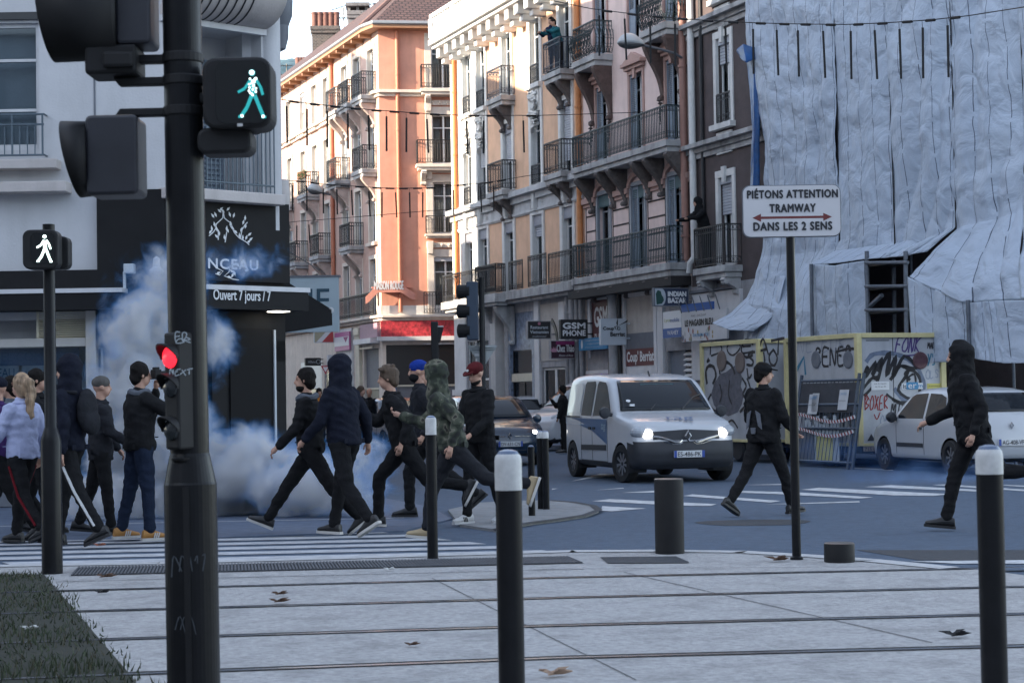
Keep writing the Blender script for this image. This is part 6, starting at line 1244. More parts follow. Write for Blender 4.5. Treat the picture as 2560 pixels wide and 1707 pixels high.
# festive light cables across the street
def lights(pts,tubes,Y0,Y1,ln_,label,clips=True):
    n=len(pts); xs=[q[0] for q in pts]
    def PT(x):
        for a,c in zip(pts,pts[1:]):
            if a[0]<=x<=c[0]: t=(x-a[0])/(c[0]-a[0]); y=a[1]+(c[1]-a[1])*t; break
        else: y=pts[-1][1]
        return at(x,y,Y0+(Y1-Y0)*(x-xs[0])/(xs[-1]-xs[0]))
    o=PT(xs[0]); r=thing('light_string',label,'string lights',tuple(o),0,'unlit festive light cables over the street')
    k=MB(); k.tube([PT(x)-o for x in xs],.010,5); k.build('cable',BLKM,r)
    for i,x in enumerate(tubes):
        q=PT(x)-o; k=MB(); rn=random.Random(x); dx=rn.uniform(-.02,.03); k.tube([q,q+V((.005,0,-.13))],.006,4); k.tube([q+V((.01,0,-.13)),q+V((.01+dx,0,-.13-ln_))],.022,6); k.build('light_tube',BLKM,r)
        if clips:
            q1,q2=PT(x+10)-o,PT(min(xs[-1],x+32))-o; k=MB(); k.tube([q1+V((0,0,-.01)),q2+V((0,0,-.01))],.026,6); k.build('cable_clip',BLKM,r)
lights([(1250,-28),(1360,-2),(1475,22),(1600,38),(1740,50),(1870,57),(1960,60),(2110,62),(2210,58),(2330,50),(2420,40),(2600,12)],[1497,1560,1624,1686,1750,1812,1881,1940,1993,2056,2125,2185,2247,2305,2367],44,30,.90,'upper cable of dark light tubes in front of the tarpaulin')
lights([(690,247),(756,257),(810,263),(864,269),(929,275),(973,278),(1027,282),(1092,286),(1157,289),(1238,289),(1347,289),(1455,286),(1574,282),(1607,280)],[715,766,817,868,920,965,1015,1066,1165,1208,1307],40,50,.80,'middle cable of dark light tubes in front of the orange end wall')
lights([(690,450),(728,452),(767,454),(810,461),(875,465),(951,470),(1005,471),(1049,470),(1081,470),(1135,464),(1217,457),(1282,446),(1347,435),(1423,422)],[730,766,807,841,878,921,954,988,1023,1056,1132,1200,1233],56,56,.75,'lower cable of dark light tubes crossing to the peach balconies')
lights([(690,560),(741,554),(860,545),(980,535),(1060,528),(1135,523),(1300,508)],[741,771],60,62,.6,'thin lowest wire with two light tubes near the black shop',False)
lights([(690,605),(720,628),(760,652),(800,676)],[],40,36,.5,'short dark stay wire above the shop awning',False)
# ================================================================== vehicles
CGL=mat('car_glass',(.010,.013,.017),.06,spec=.35); TYRE=mat('tyre_rubber',(.012,.012,.013),.8); RIM=mat('rim_alloy',(.28,.29,.31),.35,.1,10,metal=.7); PLAS=mat('dark_plastic',(.020,.022,.028),.6,.1,10); CHROME=mat('chrome',(.55,.56,.58),.15,metal=1.0); SEAM=mat('door_seam',(.03,.03,.035),.8)
VWHT=mat('paint_white',(.43,.445,.47),.26,.03,2,coat=.4); VNAV=mat('paint_night_blue',(.008,.022,.045),.22,coat=.7); VBLU=mat('livery_blue',(.02,.085,.20),.35)
LAMPW=emis('headlamp_lit',(1,.95,.88),4.0); LAMPC=mat('lamp_clear',(.35,.37,.40),.12); LAMPR=mat('lamp_red',(.22,.01,.012),.2); PLT=mat('plate_white',(.55,.56,.57),.4); PLB=mat('plate_blue',(.02,.06,.28),.4)
def resample(pts,step):
    out=[]
    for a,c in zip(pts,pts[1:]+pts[:1]):
        a,c=V(a),V(c); n=max(1,int((c-a).length/step)); out+=[a+(c-a)*(i/n) for i in range(n)]
    return out
class Car:
    def __init__(s,sil,W,belt,top,tum,zm,xe,crown,plan,loc,rz,name,label,cat,group=None,paint=None):
        s.sil=sil; s.W=W/2; s.belt=belt; s.top=top; s.tum=tum; s.zm=zm; s.xe=xe; s.crown=crown; s.plan=plan
        xs=[p[0] for p in sil]; s.x0,s.x1=min(xs),max(xs)
        s.root=thing(name,label,cat,loc,rz,group); s.paint=paint
    def half(s,x,z):
        t=max(0,(z-s.belt)/(s.top-s.belt)); lo=max(0,(.55-z)/.55); c=(s.x0+s.x1)/2; q=abs(x-c)/((s.x1-s.x0)/2)
        return s.W*(1-s.tum*t-.05*lo**2)*(1-s.plan*q**5)
    def front(s,x,y,z): return x-s.crown*(y/s.W)**2*max(-1,min(1,(x-(s.x0+s.x1)/2)/((s.x1-s.x0)/2)*1.6))
    def body(s,arches,matfn,mats,R_=.36,sub=0):
        S=resample(s.sil,.045); n=len(S); rings=[]
        def med(p): return V((min(max(p.x,s.xe[0]),s.xe[1]),s.zm))
        spec=[(0,0),(.3,0),(.55,.0),(.75,.004),(.87,.012),(.94,.028),(.98,.055),(1,.11)]
        def ring(yf,ins,fr=None):
            r=[]
            for p in S:
                m=med(p); d=m-p
                q=p+d*fr if fr is not None else p+(d.normalized()*min(ins,d.length*.8) if d.length>1e-5 else V((0,0)))
                y=yf*s.half(q.x,q.y); r.append(V((s.front(q.x,y,q.y),y,q.y)))
            return r
        pos=[ring(a,b_) for a,b_ in spec]
        def frac(f):
            r=[]
            for p in S:
                m=med(p); d=m-p; i0=min(.11,d.length*.8)/max(d.length,1e-5); q=p+d*(i0+(1-i0)*f); y=s.half(q.x,q.y); r.append(V((s.front(q.x,y,q.y),y,q.y)))
            return r
        pos+=[frac(i_/11) for i_ in range(1,12)]
        neg=[[V((p.x,-p.y,p.z)) for p in r] for r in pos[1:]]
        allr=neg[::-1]+pos; vs=[p for r in allr for p in r]; fs=[]
        for i in range(len(allr)-1):
            for j in range(n): fs.append((i*n+j,(i+1)*n+j,(i+1)*n+(j+1)%n,i*n+(j+1)%n))
        bm=bmesh.new(); bv=[bm.verts.new(p) for p in vs]
        for f in fs:
            try: bm.faces.new([bv[i] for i in f])
            except Exception: pass
        bmesh.ops.remove_doubles(bm,verts=bm.verts,dist=.0008); bmesh.ops.dissolve_degenerate(bm,edges=bm.edges,dist=.0005); bmesh.ops.recalc_face_normals(bm,faces=bm.faces)
        for f in bm.faces: c=f.calc_center_median(); f.material_index=matfn(c.x,c.y,c.z); f.smooth=True
        me=bpy.data.meshes.new('body'); bm.to_mesh(me); bm.free()
        for m in mats: me.materials.append(m)
        o=bpy.data.objects.new('body',me); COL.objects.link(o)
        bm=bmesh.new(); bm.from_mesh(me); bpy.data.objects.remove(o); bpy.data.meshes.remove(me); me2=bpy.data.meshes.new('body')
        for ax in arches:
            for v in bm.verts:
                dx,dz=v.co.x-ax,v.co.z-.30; d=math.hypot(dx,dz)
                if abs(v.co.y)>s.W*.45 and abs(d-R_)<.034 and d>1e-4: v.co.x=ax+dx/d*R_; v.co.z=.30+dz/d*R_
            kill=[]
            for f in bm.faces:
                c=f.calc_center_median()
                if abs(c.y)>s.W*.45 and math.hypot(c.x-ax,c.z-.30)<R_-.001: kill.append(f)
            bmesh.ops.delete(bm,geom=kill,context='FACES')
        bm.to_mesh(me2); bm.free()
        for m in mats: me2.materials.append(m)
        for ax in arches:
            for sg in (1,-1):
                k=MB(); y1=s.half(ax,.55)-.012; A=[(ax+(R_+.004)*math.cos(R(t)),.30+(R_+.004)*math.sin(R(t))) for t in range(-20,201,10)]; n_=len(A)
                k.add([(a,sg*y1,c) for a,c in A]+[(a,sg*(y1-.32),c) for a,c in A],[(q,q+1,n_+q+1,n_+q) for q in range(n_-1)]); k.add([(a,sg*(y1-.32),c) for a,c in A],[list(range(n_))]); k.build('wheel_arch',BLK,s.root,smooth=True)
        me2.name='body'; b2=bpy.data.objects.new('body',me2); COL.objects.link(b2); b2.parent=s.root
        try: me2.set_sharp_from_angle(angle=R(42))
        except Exception: pass
        return b2
    def side(s,poly,name,m,sides=(1,-1),eps=.006,parent=None,th=.004):
        for sg in sides:
            pts=[]
            for a,c in zip(poly,poly[1:]+poly[:1]):
                k=max(1,int((V(c)-V(a)).length/.12)); pts+=[V(a)+(V(c)-V(a))*(i/k) for i in range(k)]
            P3=[]
            for p in pts: h=s.half(p.x,p.y); P3.append(V((s.front(p.x,h,p.y),sg*(h+eps),p.y)))
            c=V((sum(p.x for p in pts)/len(pts),sum(p.y for p in pts)/len(pts))); h=s.half(c.x,c.y); C=V((s.front(c.x,h,c.y),sg*(h+eps),c.y)); n=len(P3)
            k=MB(); k.add([C]+P3,[(0,1+i,1+(i+1)%n) if sg>0 else (0,1+(i+1)%n,1+i) for i in range(n)]); o=k.build(name,m,parent or s.root); q=o.modifiers.new('thick','SOLIDIFY'); q.thickness=th; q.offset=1
        return o
    def across(s,pa,pb,wa,wb,name,m,eps=.006,nv=8,nu=14,mid=None,parent=None):   # patch over the top strip between two profile points
        k=MB(); a,c=V(pa),V(pb); t=(c-a).normalized(); nn=V((-t.y,t.x)); 
        if nn.dot(V(((s.x0+s.x1)/2,s.zm))-a)>0: nn=-nn
        def f(u,v):
            p=a.lerp(c,v)+nn*eps+(nn*mid*math.sin(PI*v) if mid else V((0,0))); w_=(wa+(wb-wa)*v)*(2*u-1); y=w_*s.half(p.x,p.y); dz=0
            return V((s.front(p.x,y,p.y),y,p.y))-V((nn.x,0,nn.y))*(.006*abs(2*u-1)**6)
        k.grid(f,nu,nv); o=k.build(name,m,parent or s.root,smooth=1.0); q=o.modifiers.new('thick','SOLIDIFY'); q.thickness=.004; return o
    def wheels(s,axles,r=.30,steer=0,w_=.19,track=None,spokes=7):
        tr=(track or s.W-.10)
        for i,ax in enumerate(axles):
            for sg in (1,-1):
                c=V((ax,sg*tr,r)); a=V((math.sin(R(-steer))*sg if i==0 else 0,sg,0)); a=a.normalized()
                k=MB(); k.lathe([(r*.62,-w_/2),(r*.93,-w_/2),(r,-w_/2+.03),(r,w_/2-.03),(r*.95,w_/2),(r*.66,w_/2),(r*.62,w_/2-.03)],c,30,axis=a,caps=False); t=k.build('wheel',TYRE,s.root,smooth=True)
                k=MB(); k.lathe([(.001,w_/2-.045),(r*.18,w_/2-.035),(r*.22,w_/2-.07),(r*.56,w_/2-.075),(r*.6,w_/2-.02),(r*.66,w_/2-.012),(r*.66,w_/2-.03)],c,30,axis=a,caps=False,m=1)
                q=V((0,0,1)).rotation_difference(a)
                for j in range(spokes):
                    th=2*PI*j/spokes; d=q@V((math.cos(th),math.sin(th),0)); e_=q@V((-math.sin(th),math.cos(th),0)); o1=c+a*(w_/2-.03)
                    k.add([o1+d*r*.1+e_*r*.05,o1+d*r*.62+e_*r*.09,o1+d*r*.62-e_*r*.09,o1+d*r*.1-e_*r*.05],[(0,1,2,3)],0)
                k.build('rim',[RIM,PLAS],t,smooth=True)
    def pt(s,x,y,z): return V((s.front(x,y,z),y,z))
    def plate(s,x,z,txt,rear=False,y=0,tilt=0):
        sg=-1 if rear else 1; k=MB(); k.box(x-.012,x+.012,y-.26,y+.26,z-.055,z+.055); o=k.build('licence_plate',PLT,s.root,bev=.004)
        k=MB(); 
        for q in (-.26,.215): k.box(x+sg*.012-.002,x+sg*.012+.002,y+q,y+q+.045,z-.055,z+.055)
        k.build('plate_band',PLB,o)
        text(o,txt,INK,(x+sg*.0145,y,z),x=(0,sg,0),w=.40,h=.075,bold=.006)
    def mirror(s,x,z,m,off=.10):
        for sg in (1,-1):
            h=s.half(x,z); k=MB(); k.lathe([(.001,-.09),(.07,-.07),(.10,0),(.085,.06),(.001,.075)],(x,sg*(h+off),z+.02),12,axis=(1,0,.0)); k.tube([(x,sg*(h-.02),z-.02),(x,sg*(h+off),z)],.03,6); k.build('wing_mirror',m,s.root,smooth=True)
def diamond(root,x,y,z,h,sg=1,m=CHROME):
    k=MB(); w_=h*.62; o=[(0,h/2),(w_/2,0),(0,-h/2),(-w_/2,0)]; i=[(0,h*.24),(w_*.24,0),(0,-h*.24),(-w_*.24,0)]
    for d in (0,):
        V0=[(x,y+p[0],z+p[1]) for p in o]; V1=[(x+sg*.028,y+p[0]*.74,z+p[1]*.74) for p in o]; V2=[(x+sg*.004,y+p[0],z+p[1]) for p in i]
        k.add(V0+V1+V2,[(j,(j+1)%4,4+(j+1)%4,4+j) for j in range(4)]+[(4+j,4+(j+1)%4,8+(j+1)%4,8+j) for j in range(4)])
    return k.build('emblem',m,root)
def ellip_lamp(root,c,rx,ry,rz,m,name='headlight',rot=0,tilt=0):
    k=MB(); n,mm=16,9; vs=[]; q=(M.Rotation(rot,3,'Z')@M.Rotation(tilt,3,'X'))
    for i in range(mm+1):
        f=-PI/2+PI*i/mm
        for j in range(n): t=2*PI*j/n; vs.append(V(c)+q@V((rx*math.cos(f)*math.cos(t),ry*math.cos(f)*math.sin(t),rz*math.sin(f))))
    k.add(vs,[(i*n+j,i*n+(j+1)%n,(i+1)*n+(j+1)%n,(i+1)*n+j) for i in range(mm) for j in range(n)]); return k.build(name,m,root,smooth=1.0)
HD=lambda phi:math.atan2(-math.cos(R(phi)),math.sin(R(phi)))      # heading: phi degrees to the right of "towards the camera"
# ------------------------------------------------------------------ white delivery van
SK=[(4.10,.24),(4.19,.34),(4.22,.50),(4.20,.62),(4.15,.74),(4.13,.84),(4.08,.93),(3.96,1.00),(3.75,1.055),(3.50,1.10),(3.26,1.15),(3.20,1.19),(3.00,1.36),(2.80,1.53),(2.66,1.645),(2.55,1.70),(2.40,1.745),(2.1,1.785),(1.6,1.81),(1.0,1.815),(.45,1.80),(.20,1.77),(.08,1.70),(.04,1.5),(.0,1.1),(-.03,.7),(-.03,.5),(.0,.36),(.08,.27),(.3,.23),(1.2,.21),(3.0,.21),(3.8,.22)]
phi=15; f_=V((math.sin(R(phi)),-math.cos(R(phi)),0)); nose=at(1722,1100,30.3); base=V((nose.x,nose.y,0))-f_*4.22
vn=Car(SK,1.83,1.06,1.82,.155,.72,(.55,3.55),.14,.085,base,HD(phi),'delivery_van','white delivery van with blue side band and lit headlights, plate ES-486-PK','van',None,VWHT)
def kf(x,y,z):
    fr_=.60+.16*max(0,min(1,(abs(y)-.55)/.3))*0
    if x>3.72 and z<.66-.0*abs(y): return 1
    if z<.30: return 1
    return 0
vn.body((3.43,.73),kf,[VWHT,PLAS,PLAS],.365)
vn.wheels((3.43,.73),.315,steer=10,spokes=9)
vn.across((3.235,1.175),(2.60,1.675),.90,.84,'windscreen',CGL,.016,10,18,.022)
for z0,z1,w0 in ((1.075,1.10,.6),): pass
vn.side([(1.97,1.09),(3.0,1.11),(3.0,1.18),(2.74,1.45),(2.58,1.59),(2.44,1.66),(2.06,1.68),(1.99,1.63)],'side_window',CGL); vn.side([(1.20,1.10),(1.86,1.09),(1.88,1.62),(1.82,1.68),(1.30,1.68),(1.22,1.63)],'side_window',CGL)
vn.side([(.22,1.14),(1.10,1.14),(1.12,1.60),(1.0,1.66),(.36,1.64),(.26,1.5)],'side_panel',VWHT,eps=.010)
vn.side([(.05,.95),(1.10,.93),(2.30,.80),(2.55,.72),(2.83,.62),(2.83,1.04),(1.2,1.05),(.05,1.06)],'livery_band',VBLU,eps=.004)
vn.side([(.05,1.065),(1.15,1.06),(1.15,1.085),(.05,1.09)],'slide_rail',PLAS,eps=.009)
vn.side([(1.22,.50),(2.80,.52),(2.80,.61),(1.22,.59)],'rub_strip',PLAS,eps=.014)
for x in (1.20,1.92,2.86): vn.side([(x-.006,.33),(x+.006,.33),(x+.006,1.08),(x-.006,1.08)],'door_seam',SEAM,eps=.003)
vn.side([(1.20,.32),(2.86,.32),(2.86,.335),(1.20,.335)],'door_seam',SEAM,eps=.003)
for x in (1.72,1.98): vn.side([(x,.86),(x+.15,.86),(x+.15,.90),(x,.90)],'door_handle',PLAS,eps=.02,th=.02)
t_=text(vn.root,'tag',mat('livery_pale',(.30,.40,.46),.4),(2.62,-(vn.half(2.62,.9)+.012),.90),x=(1,0,0),w=.24,h=.14,shear=.3)
text(vn.root,'tag',MATS['livery_pale'],(2.62,(vn.half(2.62,.9)+.012),.90),x=(-1,0,0),w=.24,h=.14,shear=.3)
text(vn.root,'tag',VBLU,(3.905,-.02-.36*0,1.030),x=(0,1,0),up=(-.9,0,.25),w=.50,h=.26,ext=.012,shear=.25)
# grille, chrome lips, emblem, lamps, plate
k=MB(); k.grid(lambda u,v:vn.pt(4.155-.03*v+.012,(2*u-1)*.62*vn.W*1.0,.70+.17*v-.03*abs(2*u-1)),20,4); o=k.build('grille',PLAS,vn.root); q=o.modifiers.new('thick','SOLIDIFY'); q.thickness=.012
for sg in (1,-1):
    k=MB(); pts=[vn.pt(4.20,sg*y,z) for y,z in ((.10,.70),(.14,.665),(.22,.675),(.35,.72),(.5,.755),(.62,.775))]; k.tube(pts,[.012,.022,.024,.020,.014,.006],6); k.tube([vn.pt(4.195,sg*y,z) for y,z in ((.09,.665),(.14,.635),(.24,.64),(.4,.68))],.006,5); k.build('chrome_trim',CHROME,vn.root,smooth=True)
diamond(vn.root,4.205,0,.765,.21)
for sg in (1,-1):
    hl=ellip_lamp(vn.root,vn.pt(3.99,sg*.70,.815),.17,.205,.115,LAMPC,'headlight',-sg*.5,sg*.15); ellip_lamp(hl,vn.pt(4.075,sg*.64,.80),.11,.105,.088,LAMPW,'lamp_bulb',-sg*.3)
    ellip_lamp(hl,vn.pt(3.96,sg*.79,.85),.09,.06,.05,mat('indicator',(.4,.14,.05),.3),'indicator')
vn.plate(4.232,.475,'ES-486-PK')
vn.mirror(3.02,1.13,PLAS,.13)
for sg in (.25,-.30): k=MB(); k.tube([(3.24,sg,1.19),(3.0,sg+.28,1.382),(2.92,sg+.46,1.44)],.012,5); k.build('wiper',BLK,vn.root)
k=MB(); k.box(2.70,2.72,-.30,.30,1.58,1.62); k.build('sun_strip',mat('screen_teal',(.05,.13,.15),.3),vn.root)
k=MB(); k.tube([(2.35,.0,1.76),(2.28,0,1.84)],.015,6); k.build('aerial',BLK,vn.root)
k=MB(); a=V((3.12,-.66,1.30)); k.prism(arc(0,0,.04,0,360,10),a+V((.03,0,.04)),(0,1,0),(-.63,0,.52),(.004,0,.005)); k.box(3.11,3.16,-.63,-.55,1.25,1.29); k.build('windscreen_sticker',WHI,vn.root)
# ------------------------------------------------------------------ hatchbacks
SHB=[(3.86,.22),(3.95,.32),(3.98,.48),(3.95,.62),(3.90,.72),(3.80,.80),(3.55,.88),(3.20,.945),(2.98,.985),(2.85,1.05),(2.6,1.22),(2.35,1.37),(2.2,1.43),(1.9,1.475),(1.4,1.49),(.9,1.465),(.55,1.42),(.40,1.36),(.18,1.12),(.06,.97),(.02,.85),(-.02,.6),(-.02,.45),(.02,.32),(.1,.24),(.4,.2),(3.4,.2)]
def hatch(base,rz,label,paint,plate,group='parked and passing cars',rear_plate=None,lit=False,logo=True):
    c=Car(SHB,1.70,.90,1.49,.21,.62,(.5,3.3),.16,.12,base,rz,'parked_car',label,'car',group,paint)
    c.body((3.18,.60),lambda x,y,z:1 if z<.27 else 0,[paint,PLAS,PLAS],.33); c.wheels((3.18,.60),.295,spokes=8)
    c.across((2.93,1.015),(2.24,1.415),.90,.82,'windscreen',CGL,.014,8,14,.02); c.across((.13,1.06),(.41,1.37),.78,.74,'rear_window',CGL,.014,8,14,.012)
    c.side([(1.52,.95),(2.62,.95),(2.66,1.0),(2.2,1.33),(2.05,1.375),(1.55,1.39)],'side_window',CGL); c.side([(.62,1.0),(1.42,.95),(1.45,1.385),(1.0,1.37),(.78,1.31)],'side_window',CGL)
    for x in (1.47,2.72): c.side([(x-.006,.32),(x+.006,.32),(x+.006,.93),(x-.006,.93)],'door_seam',SEAM,eps=.003)
    c.side([(1.5,.45),(2.70,.45),(2.70,.52),(1.5,.52)],'rub_strip',PLAS,eps=.014); c.side([(1.54,.76),(1.70,.76),(1.70,.80),(1.54,.80)],'door_handle',PLAS,eps=.02,th=.02)
    for sg in (1,-1):
        h=ellip_lamp(c.root,c.pt(3.72,sg*.60,.70),.20,.15,.085,LAMPC,'headlight',-sg*.5)
        if lit: ellip_lamp(h,c.pt(3.84,sg*.56,.69),.09,.08,.06,LAMPW,'lamp_bulb',-sg*.4)
        ellip_lamp(c.root,c.pt(.13,sg*.66,.80),.10,.07,.17,LAMPR,'tail_light')
    c.mirror(2.62,.95,PLAS if paint is not VNAV else paint,.10)
    k=MB(); k.grid(lambda u,v:c.pt(3.955-.03*v,(2*u-1)*.42,.34+.10*v),10,3); k.build('grille',BLK,c.root); k=MB(); k.tube([c.pt(3.955,y,.63) for y in (-.45,-.2,-.1)],.009,5); k.build('chrome_trim',CHROME,c.root); k=MB(); k.tube([c.pt(3.955,y,.63) for y in (.1,.2,.45)],.009,5); k.build('chrome_trim',CHROME,c.root)
    if logo: diamond(c.root,3.955,0,.63,.16); diamond(c.root,-.005,0,.83,.13,-1)
    if plate: c.plate(3.99,.47,plate)
    if rear_plate: c.plate(-.035,.55,rear_plate,True)
    return c
ra=at(2380,1180,31.8); d=V((-.239,.971,0)); b0=V((ra.x,ra.y,0))-d*.60+V((.971,.239,0))*.80
hatch(b0,math.atan2(d.y,d.x),'white hatchback seen from behind beside the site trailer, behind the running person',VWHT,None,rear_plate='AG-408-VF')
phi=14; f_=V((math.sin(R(phi)),-math.cos(R(phi)),0)); nose=at(1276,1100,39)
hatch(V((nose.x,nose.y,0))-f_*3.98,HD(phi),'dark blue hatchback with plate DV-631-CN facing the crossing',VNAV,'DV-631-CN',lit=True)
for px,Y,ph_,pt_,lab in ((842,58,172,VWHT,'white car far back behind the bearded walking man'),(1000,52,20,VNAV,'dark car half hidden behind the running people'),(1345,60,178,VWHT,'small white car waiting behind the dark blue hatchback')):
    q=at(px,1100,Y); f_=V((math.sin(R(ph_)),-math.cos(R(ph_)),0)); hatch(V((q.x,q.y,0))-f_*2,HD(ph_),lab,pt_,None)
# second, bigger van behind, side on
SV=[(4.72,.26),(4.80,.40),(4.80,.60),(4.74,.78),(4.60,.92),(4.35,1.03),(4.10,1.10),(3.95,1.17),(3.55,1.50),(3.25,1.73),(3.05,1.82),(2.7,1.90),(2.0,1.94),(.6,1.94),(.15,1.90),(.04,1.80),(.0,1.2),(-.02,.6),(.02,.34),(.15,.26),(1,.24),(4.2,.24)]
phi=-60; f_=V((math.sin(R(phi)),-math.cos(R(phi)),0)); nose=at(1338,1100,50)
v2=Car(SV,1.9,1.08,1.94,.12,.75,(.6,4.1),.14,.06,V((nose.x,nose.y,0))-f_*4.6,HD(phi),'delivery_van','white panel van behind the lit van, seen from its side','van',None,VWHT)
v2.body((3.85,.85),lambda x,y,z:1 if z<.34 else 0,[VWHT,PLAS,PLAS],.36); v2.wheels((3.85,.85),.32)
v2.across((3.92,1.19),(3.30,1.70),.90,.84,'windscreen',CGL,.014,8,14,.02); v2.side([(2.75,1.13),(3.62,1.13),(3.68,1.18),(3.25,1.58),(3.1,1.66),(2.8,1.68)],'side_window',CGL); v2.side([(1.1,.50),(2.6,.50),(2.6,.64),(1.1,.64)],'rub_strip',PLAS,eps=.014); v2.side([(2.75,.50),(3.4,.50),(3.4,.64),(2.75,.64)],'rub_strip',PLAS,eps=.014)
for x in (1.0,2.68): v2.side([(x-.006,.36),(x+.006,.36),(x+.006,1.72),(x-.006,1.72)],'door_seam',SEAM,eps=.003)
v2.side([(1.05,.98),(2.6,.98),(2.6,1.0),(1.05,1.0)],'slide_rail',SEAM,eps=.004); v2.side([(2.78,.93),(2.95,.93),(2.95,.98),(2.78,.98)],'door_handle',PLAS,eps=.02,th=.02); v2.mirror(3.62,1.16,PLAS,.14)
for sg in (1,-1): ellip_lamp(v2.root,v2.pt(4.45,sg*.76,.86),.20,.12,.12,LAMPC)
# ================================================================== people
SKIN=mat('skin',(.42,.24,.17),.55,.06,12); SKIN2=mat('skin_dark',(.16,.08,.05),.5,.06,12)
def fab(n,c,var=.18,bump=.4): return mat('cloth_'+n,c,.9,var,9,bump,34,spec=.12)
BK=fab('black',(.013,.0132,.0145)); BK2=fab('charcoal',(.020,.021,.025)); NV=fab('navy',(.011,.013,.022)); JN=fab('jeans',(.014,.021,.040)); LAV=fab('lavender',(.40,.43,.60),.08); GRYC=fab('grey',(.10,.11,.13)); TANC=fab('tan',(.42,.33,.20)); MARC=fab('maroon',(.075,.012,.014)); BLUC=fab('royal',(.012,.035,.22)); TEALC=fab('teal',(.015,.10,.13)); ORGC=fab('orange',(.55,.22,.04)); WHC=fab('white',(.55,.55,.55),.06)
SHB_=mat('shoe_black',(.014,.014,.015),.5); SHW=mat('shoe_white',(.5,.5,.5),.6); SHT=mat('shoe_tan',(.38,.18,.045),.6); SOLE=mat('shoe_sole',(.50,.48,.45),.7); HAIRD=mat('hair_dark',(.010,.0085,.008),.75,.3,40,.5,60,stretch=(1,1,.15),spec=.12); HAIRB=mat('hair_blond',(.30,.20,.12),.6,.75,26,.6,60,stretch=(1,1,.10)); HAIRM=mat('hair_brown',(.075,.048,.03),.75,.4,40,.5,60,stretch=(1,1,.15))
EYE=mat('eye_dark',(.01,.01,.01),.3); LIP=mat('lip',(.25,.09,.07),.5)
CAMO=bpy.data.materials.new('camouflage'); CAMO.use_nodes=True; _t=CAMO.node_tree; _b=_t.nodes['Principled BSDF']; _b.inputs['Roughness'].default_value=.9; _c=_t.nodes.new('ShaderNodeTexCoord'); _n1=_t.nodes.new('ShaderNodeTexNoise'); _n1.inputs['Scale'].default_value=9; _n1.inputs['Detail'].default_value=1.5; _r1=_t.nodes.new('ShaderNodeValToRGB'); _r1.color_ramp.interpolation='CONSTANT'
for p_,c_ in ((0,(.012,.013,.012,1)),(.43,(.022,.028,.018,1)),(.52,(.055,.062,.042,1)),(.60,(.12,.115,.085,1)),(.66,(.02,.018,.015,1))):
    e_=_r1.color_ramp.elements[0] if p_==0 else (_r1.color_ramp.elements[1] if p_==.43 else _r1.color_ramp.elements.new(p_)); e_.position=p_; e_.color=c_
_t.links.new(_c.outputs['Object'],_n1.inputs['Vector']); _t.links.new(_n1.outputs['Fac'],_r1.inputs[0]); _t.links.new(_r1.outputs[0],_b.inputs['Base Color'])
def cap_(k,p0,r0,p1,r1,n=10):
    p0,p1=V(p0),V(p1); d=(p1-p0); 
    if d.length<1e-5: d=V((0,0,1e-4))
    d.normalize(); pts=[];rs=[]
    for a in (-90,-60,-30,0): pts.append(p0+d*(r0*math.sin(R(a)))); rs.append(max(.002,r0*math.cos(R(a))))
    for a in (0,30,60,90): pts.append(p1+d*(r1*math.sin(R(a)))); rs.append(max(.002,r1*math.cos(R(a))))
    k.tube(pts,rs,n)
def ell(k,c,rx,ry,rz,rot=None,n=14,m=9):
    vs=[]
    for i in range(m+1):
        f=-PI/2+PI*i/m
        for j in range(n):
            t=2*PI*j/n; q=V((rx*max(.02,math.cos(f))*math.cos(t),ry*max(.02,math.cos(f))*math.sin(t),rz*math.sin(f))); vs.append(V(c)+(rot@q if rot else q))
    k.add(vs,[(i*n+j,i*n+(j+1)%n,(i+1)*n+(j+1)%n,(i+1)*n+j) for i in range(m) for j in range(n)]+[list(range(n))[::-1],[m*n+j for j in range(n)]])
def loft(k,rings,n=18):
    vs=[]
    for c,rx,ry,X,Y in rings:
        for j in range(n): t=2*PI*j/n; vs.append(V(c)+X*(rx*math.cos(t))+Y*(ry*math.sin(t)))
    q=len(rings); k.add(vs,[(i*n+j,i*n+(j+1)%n,(i+1)*n+(j+1)%n,(i+1)*n+j) for i in range(q-1) for j in range(n)]+[list(range(n))[::-1],[(q-1)*n+j for j in range(n)]])
